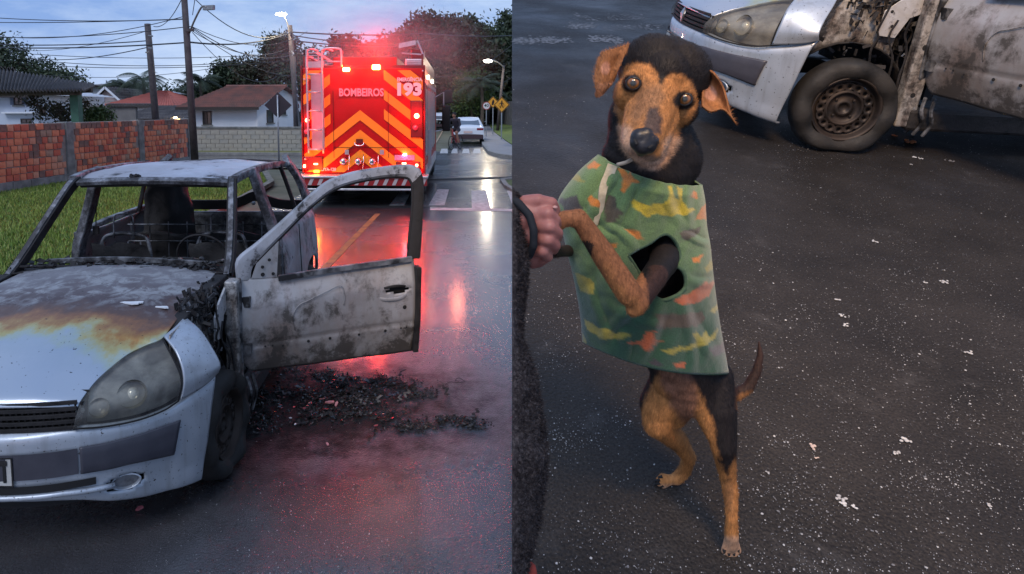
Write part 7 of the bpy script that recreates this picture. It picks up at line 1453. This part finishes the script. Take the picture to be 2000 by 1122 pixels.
# ------------------------------------------------------------------ the person's hand, cuff, sleeve and coat, cut by nothing but the frame of this place
pT = thing('person', 'reddish hand and grey fleece coat of a person holding the dog by its paw', 'person', BM)
h4 = lambda x, y, t: (1000+x/2.338, 280+y/2.338, t)
hc = [C_(h4(-60,330,1.07),34,h4(40,340,1.065),31), C_(h4(40,330,1.065),30,h4(110,330,1.06),27), C_(h4(40,400,1.07),28,h4(110,430,1.065),24),
  C_(h4(60,270,1.06),15,h4(120,262,1.05),14), C_(h4(120,262,1.05),13,h4(182,272,1.05),11.5), C_(h4(182,272,1.05),11.5,h4(200,305,1.06),10),   # thumb over the wrist
  C_(h4(110,320,1.055),17,h4(165,322,1.04),14), C_(h4(165,322,1.04),13.5,h4(200,352,1.05),11), C_(h4(200,352,1.05),11,h4(206,372,1.075),9.5),
  C_(h4(110,375,1.055),17,h4(172,382,1.035),14), C_(h4(172,382,1.035),14,h4(210,412,1.05),11.5), C_(h4(210,412,1.05),11,h4(208,435,1.08),9.5),
  C_(h4(105,430,1.06),16,h4(165,440,1.04),13.5), C_(h4(165,440,1.04),13.5,h4(200,468,1.055),11), C_(h4(200,468,1.055),10.5,h4(192,490,1.085),9),
  C_(h4(90,480,1.07),16,h4(140,492,1.05),13), C_(h4(140,492,1.05),12.5,h4(165,520,1.065),10.5), C_(h4(165,520,1.065),10,h4(120,545,1.09),11), C_(h4(80,500,1.08),20,h4(95,545,1.09),13)]
handm = M('reddish_skin', (.40,.155,.12), (.30,.105,.085), 30, .5, 0, (260, .35, .0012)); handm.node_tree.nodes['Principled BSDF'].inputs['Subsurface Weight'].default_value = .08; handm.node_tree.nodes['Principled BSDF'].inputs['Subsurface Scale'].default_value = .01
hand = capsules(hc, .0023, 'hand', handm, None, 10); hand.parent = pT
pn = (BC(1000,0,1)-BO).cross(BC(1000,1122,1)-BO).normalized()
if pn.dot(BC(1500,500,1)-BO) < 0: pn = -pn
def bis(o):
    bm = bmesh.new(); bm.from_mesh(o.data); g = bm.verts[:]+bm.edges[:]+bm.faces[:]; bmesh.ops.bisect_plane(bm, geom=g, plane_co=BO+pn*.0008, plane_no=pn, clear_inner=True)
    bmesh.ops.holes_fill(bm, edges=[e for e in bm.edges if e.is_boundary], sides=0); bm.to_mesh(o.data); bm.free(); return o
bis(hand)
# knuckle creases and nails are small at this size: nails on the thumb only
MB().ball(BC(*h4(196,292,1.042)), (.0045,.0045,.0025), 6).build('thumb_nail', M('nail', (.45,.24,.20), rough=.35), hand, True)
# coat and sleeve
flm, t, b = newmat('grey_fleece'); n1 = noise_node(t, 170, 5, .75); n2 = noise_node(t, 25, 5, .6); r1 = ramp(t, n1.outputs[0], [(.32, (.018,.015,.016)), (.52, (.060,.052,.052)), (.72, (.19,.17,.165))]); r2 = ramp(t, n2.outputs[0], [(.3, (.6,.55,.55)), (.7, (1.2,1.15,1.15))])
mu = t.nodes.new('ShaderNodeMix'); mu.data_type = 'RGBA'; mu.blend_type = 'MULTIPLY'; mu.inputs[0].default_value = 1; t.links.new(r1.outputs[0], mu.inputs[6]); t.links.new(r2.outputs[0], mu.inputs[7]); t.links.new(mu.outputs[2], b.inputs['Base Color']); b.inputs['Roughness'].default_value = .95; b.inputs['Specular IOR Level'].default_value = .1; bump(t, b, n1.outputs[0], 1.0, .004)
sc_ = [C_((965,400,1.07),50,(962,520,1.05),70), C_((962,520,1.05),70,(958,640,1.03),62), C_((955,640,1.03),60,(950,700,1.02),56)]
def fuzz(o, amp, sc):
    me = o.data; 
    for v_ in me.vertices: v_.co += v_.normal*(mnoise.noise(v_.co*sc)*amp+mnoise.noise(v_.co*sc*4)*amp*.4)
sl1 = capsules(sc_, .0045, 'sleeve', flm, None, 2); fuzz(sl1, .004, 60); bis(sl1); sl1.parent = pT
co = capsules([C_((930,640,1.02),84,(965,760,1.0),86), C_((965,760,1.0),88,(972,880,.99),98), C_((972,880,.99),98,(968,960,.99),94), C_((968,960,.99),94,(940,1100,.98),92), C_((940,1100,.98),92,(930,1300,.98),100)], .006, 'coat', flm, None, 2); fuzz(co, .006, 40); bis(co); co.parent = pT
cu_ = capsules([C_(h4(-40,235,1.06),9,h4(30,275,1.045),9), C_(h4(30,275,1.045),9,h4(80,330,1.035),8.5), C_(h4(80,330,1.035),8.5,h4(100,400,1.03),8.5), C_(h4(100,400,1.03),8.5,h4(98,470,1.035),8.5), C_(h4(98,470,1.035),8.5,h4(78,515,1.05),8.5)], .003, 'cuff', M('black_ribbed_cuff', (.006,.007,.010), rough=.8), None, 2); bis(cu_); cu_.parent = pT
# fibres standing off the fleece
rf_ = random.Random(4); q = MB()
for o, n in ((sl1, 9000), (co, 16000)):
    vs_ = o.data.vertices
    for k in range(n):
        v_ = vs_[rf_.randrange(len(vs_))]; d = Vector(v_.normal)+Vector((rf_.gauss(0,.6), rf_.gauss(0,.6), rf_.gauss(0,.6))); d.normalize(); s = Vector((rf_.gauss(0,1), rf_.gauss(0,1), rf_.gauss(0,1))).normalized()*.0007; a = v_.co.copy(); 
        if (a-BO).dot(pn) < .006: continue
        q.add([a-s, a+s, a+d*rf_.uniform(.003,.009)], [(0,1,2)])
fb_ = q.build('fleece_fibres', flm, co); fb_['kind'] = 'stuff'; fb_.parent = pT
rd_ = capsules([C_((1035,1112,.99),14,(1030,1200,.99),34)], .005, 'red_garment', M('red_cloth', (.35,.05,.03), (.25,.03,.02), 20, .8), None, 2); bis(rd_); rd_.parent = pT
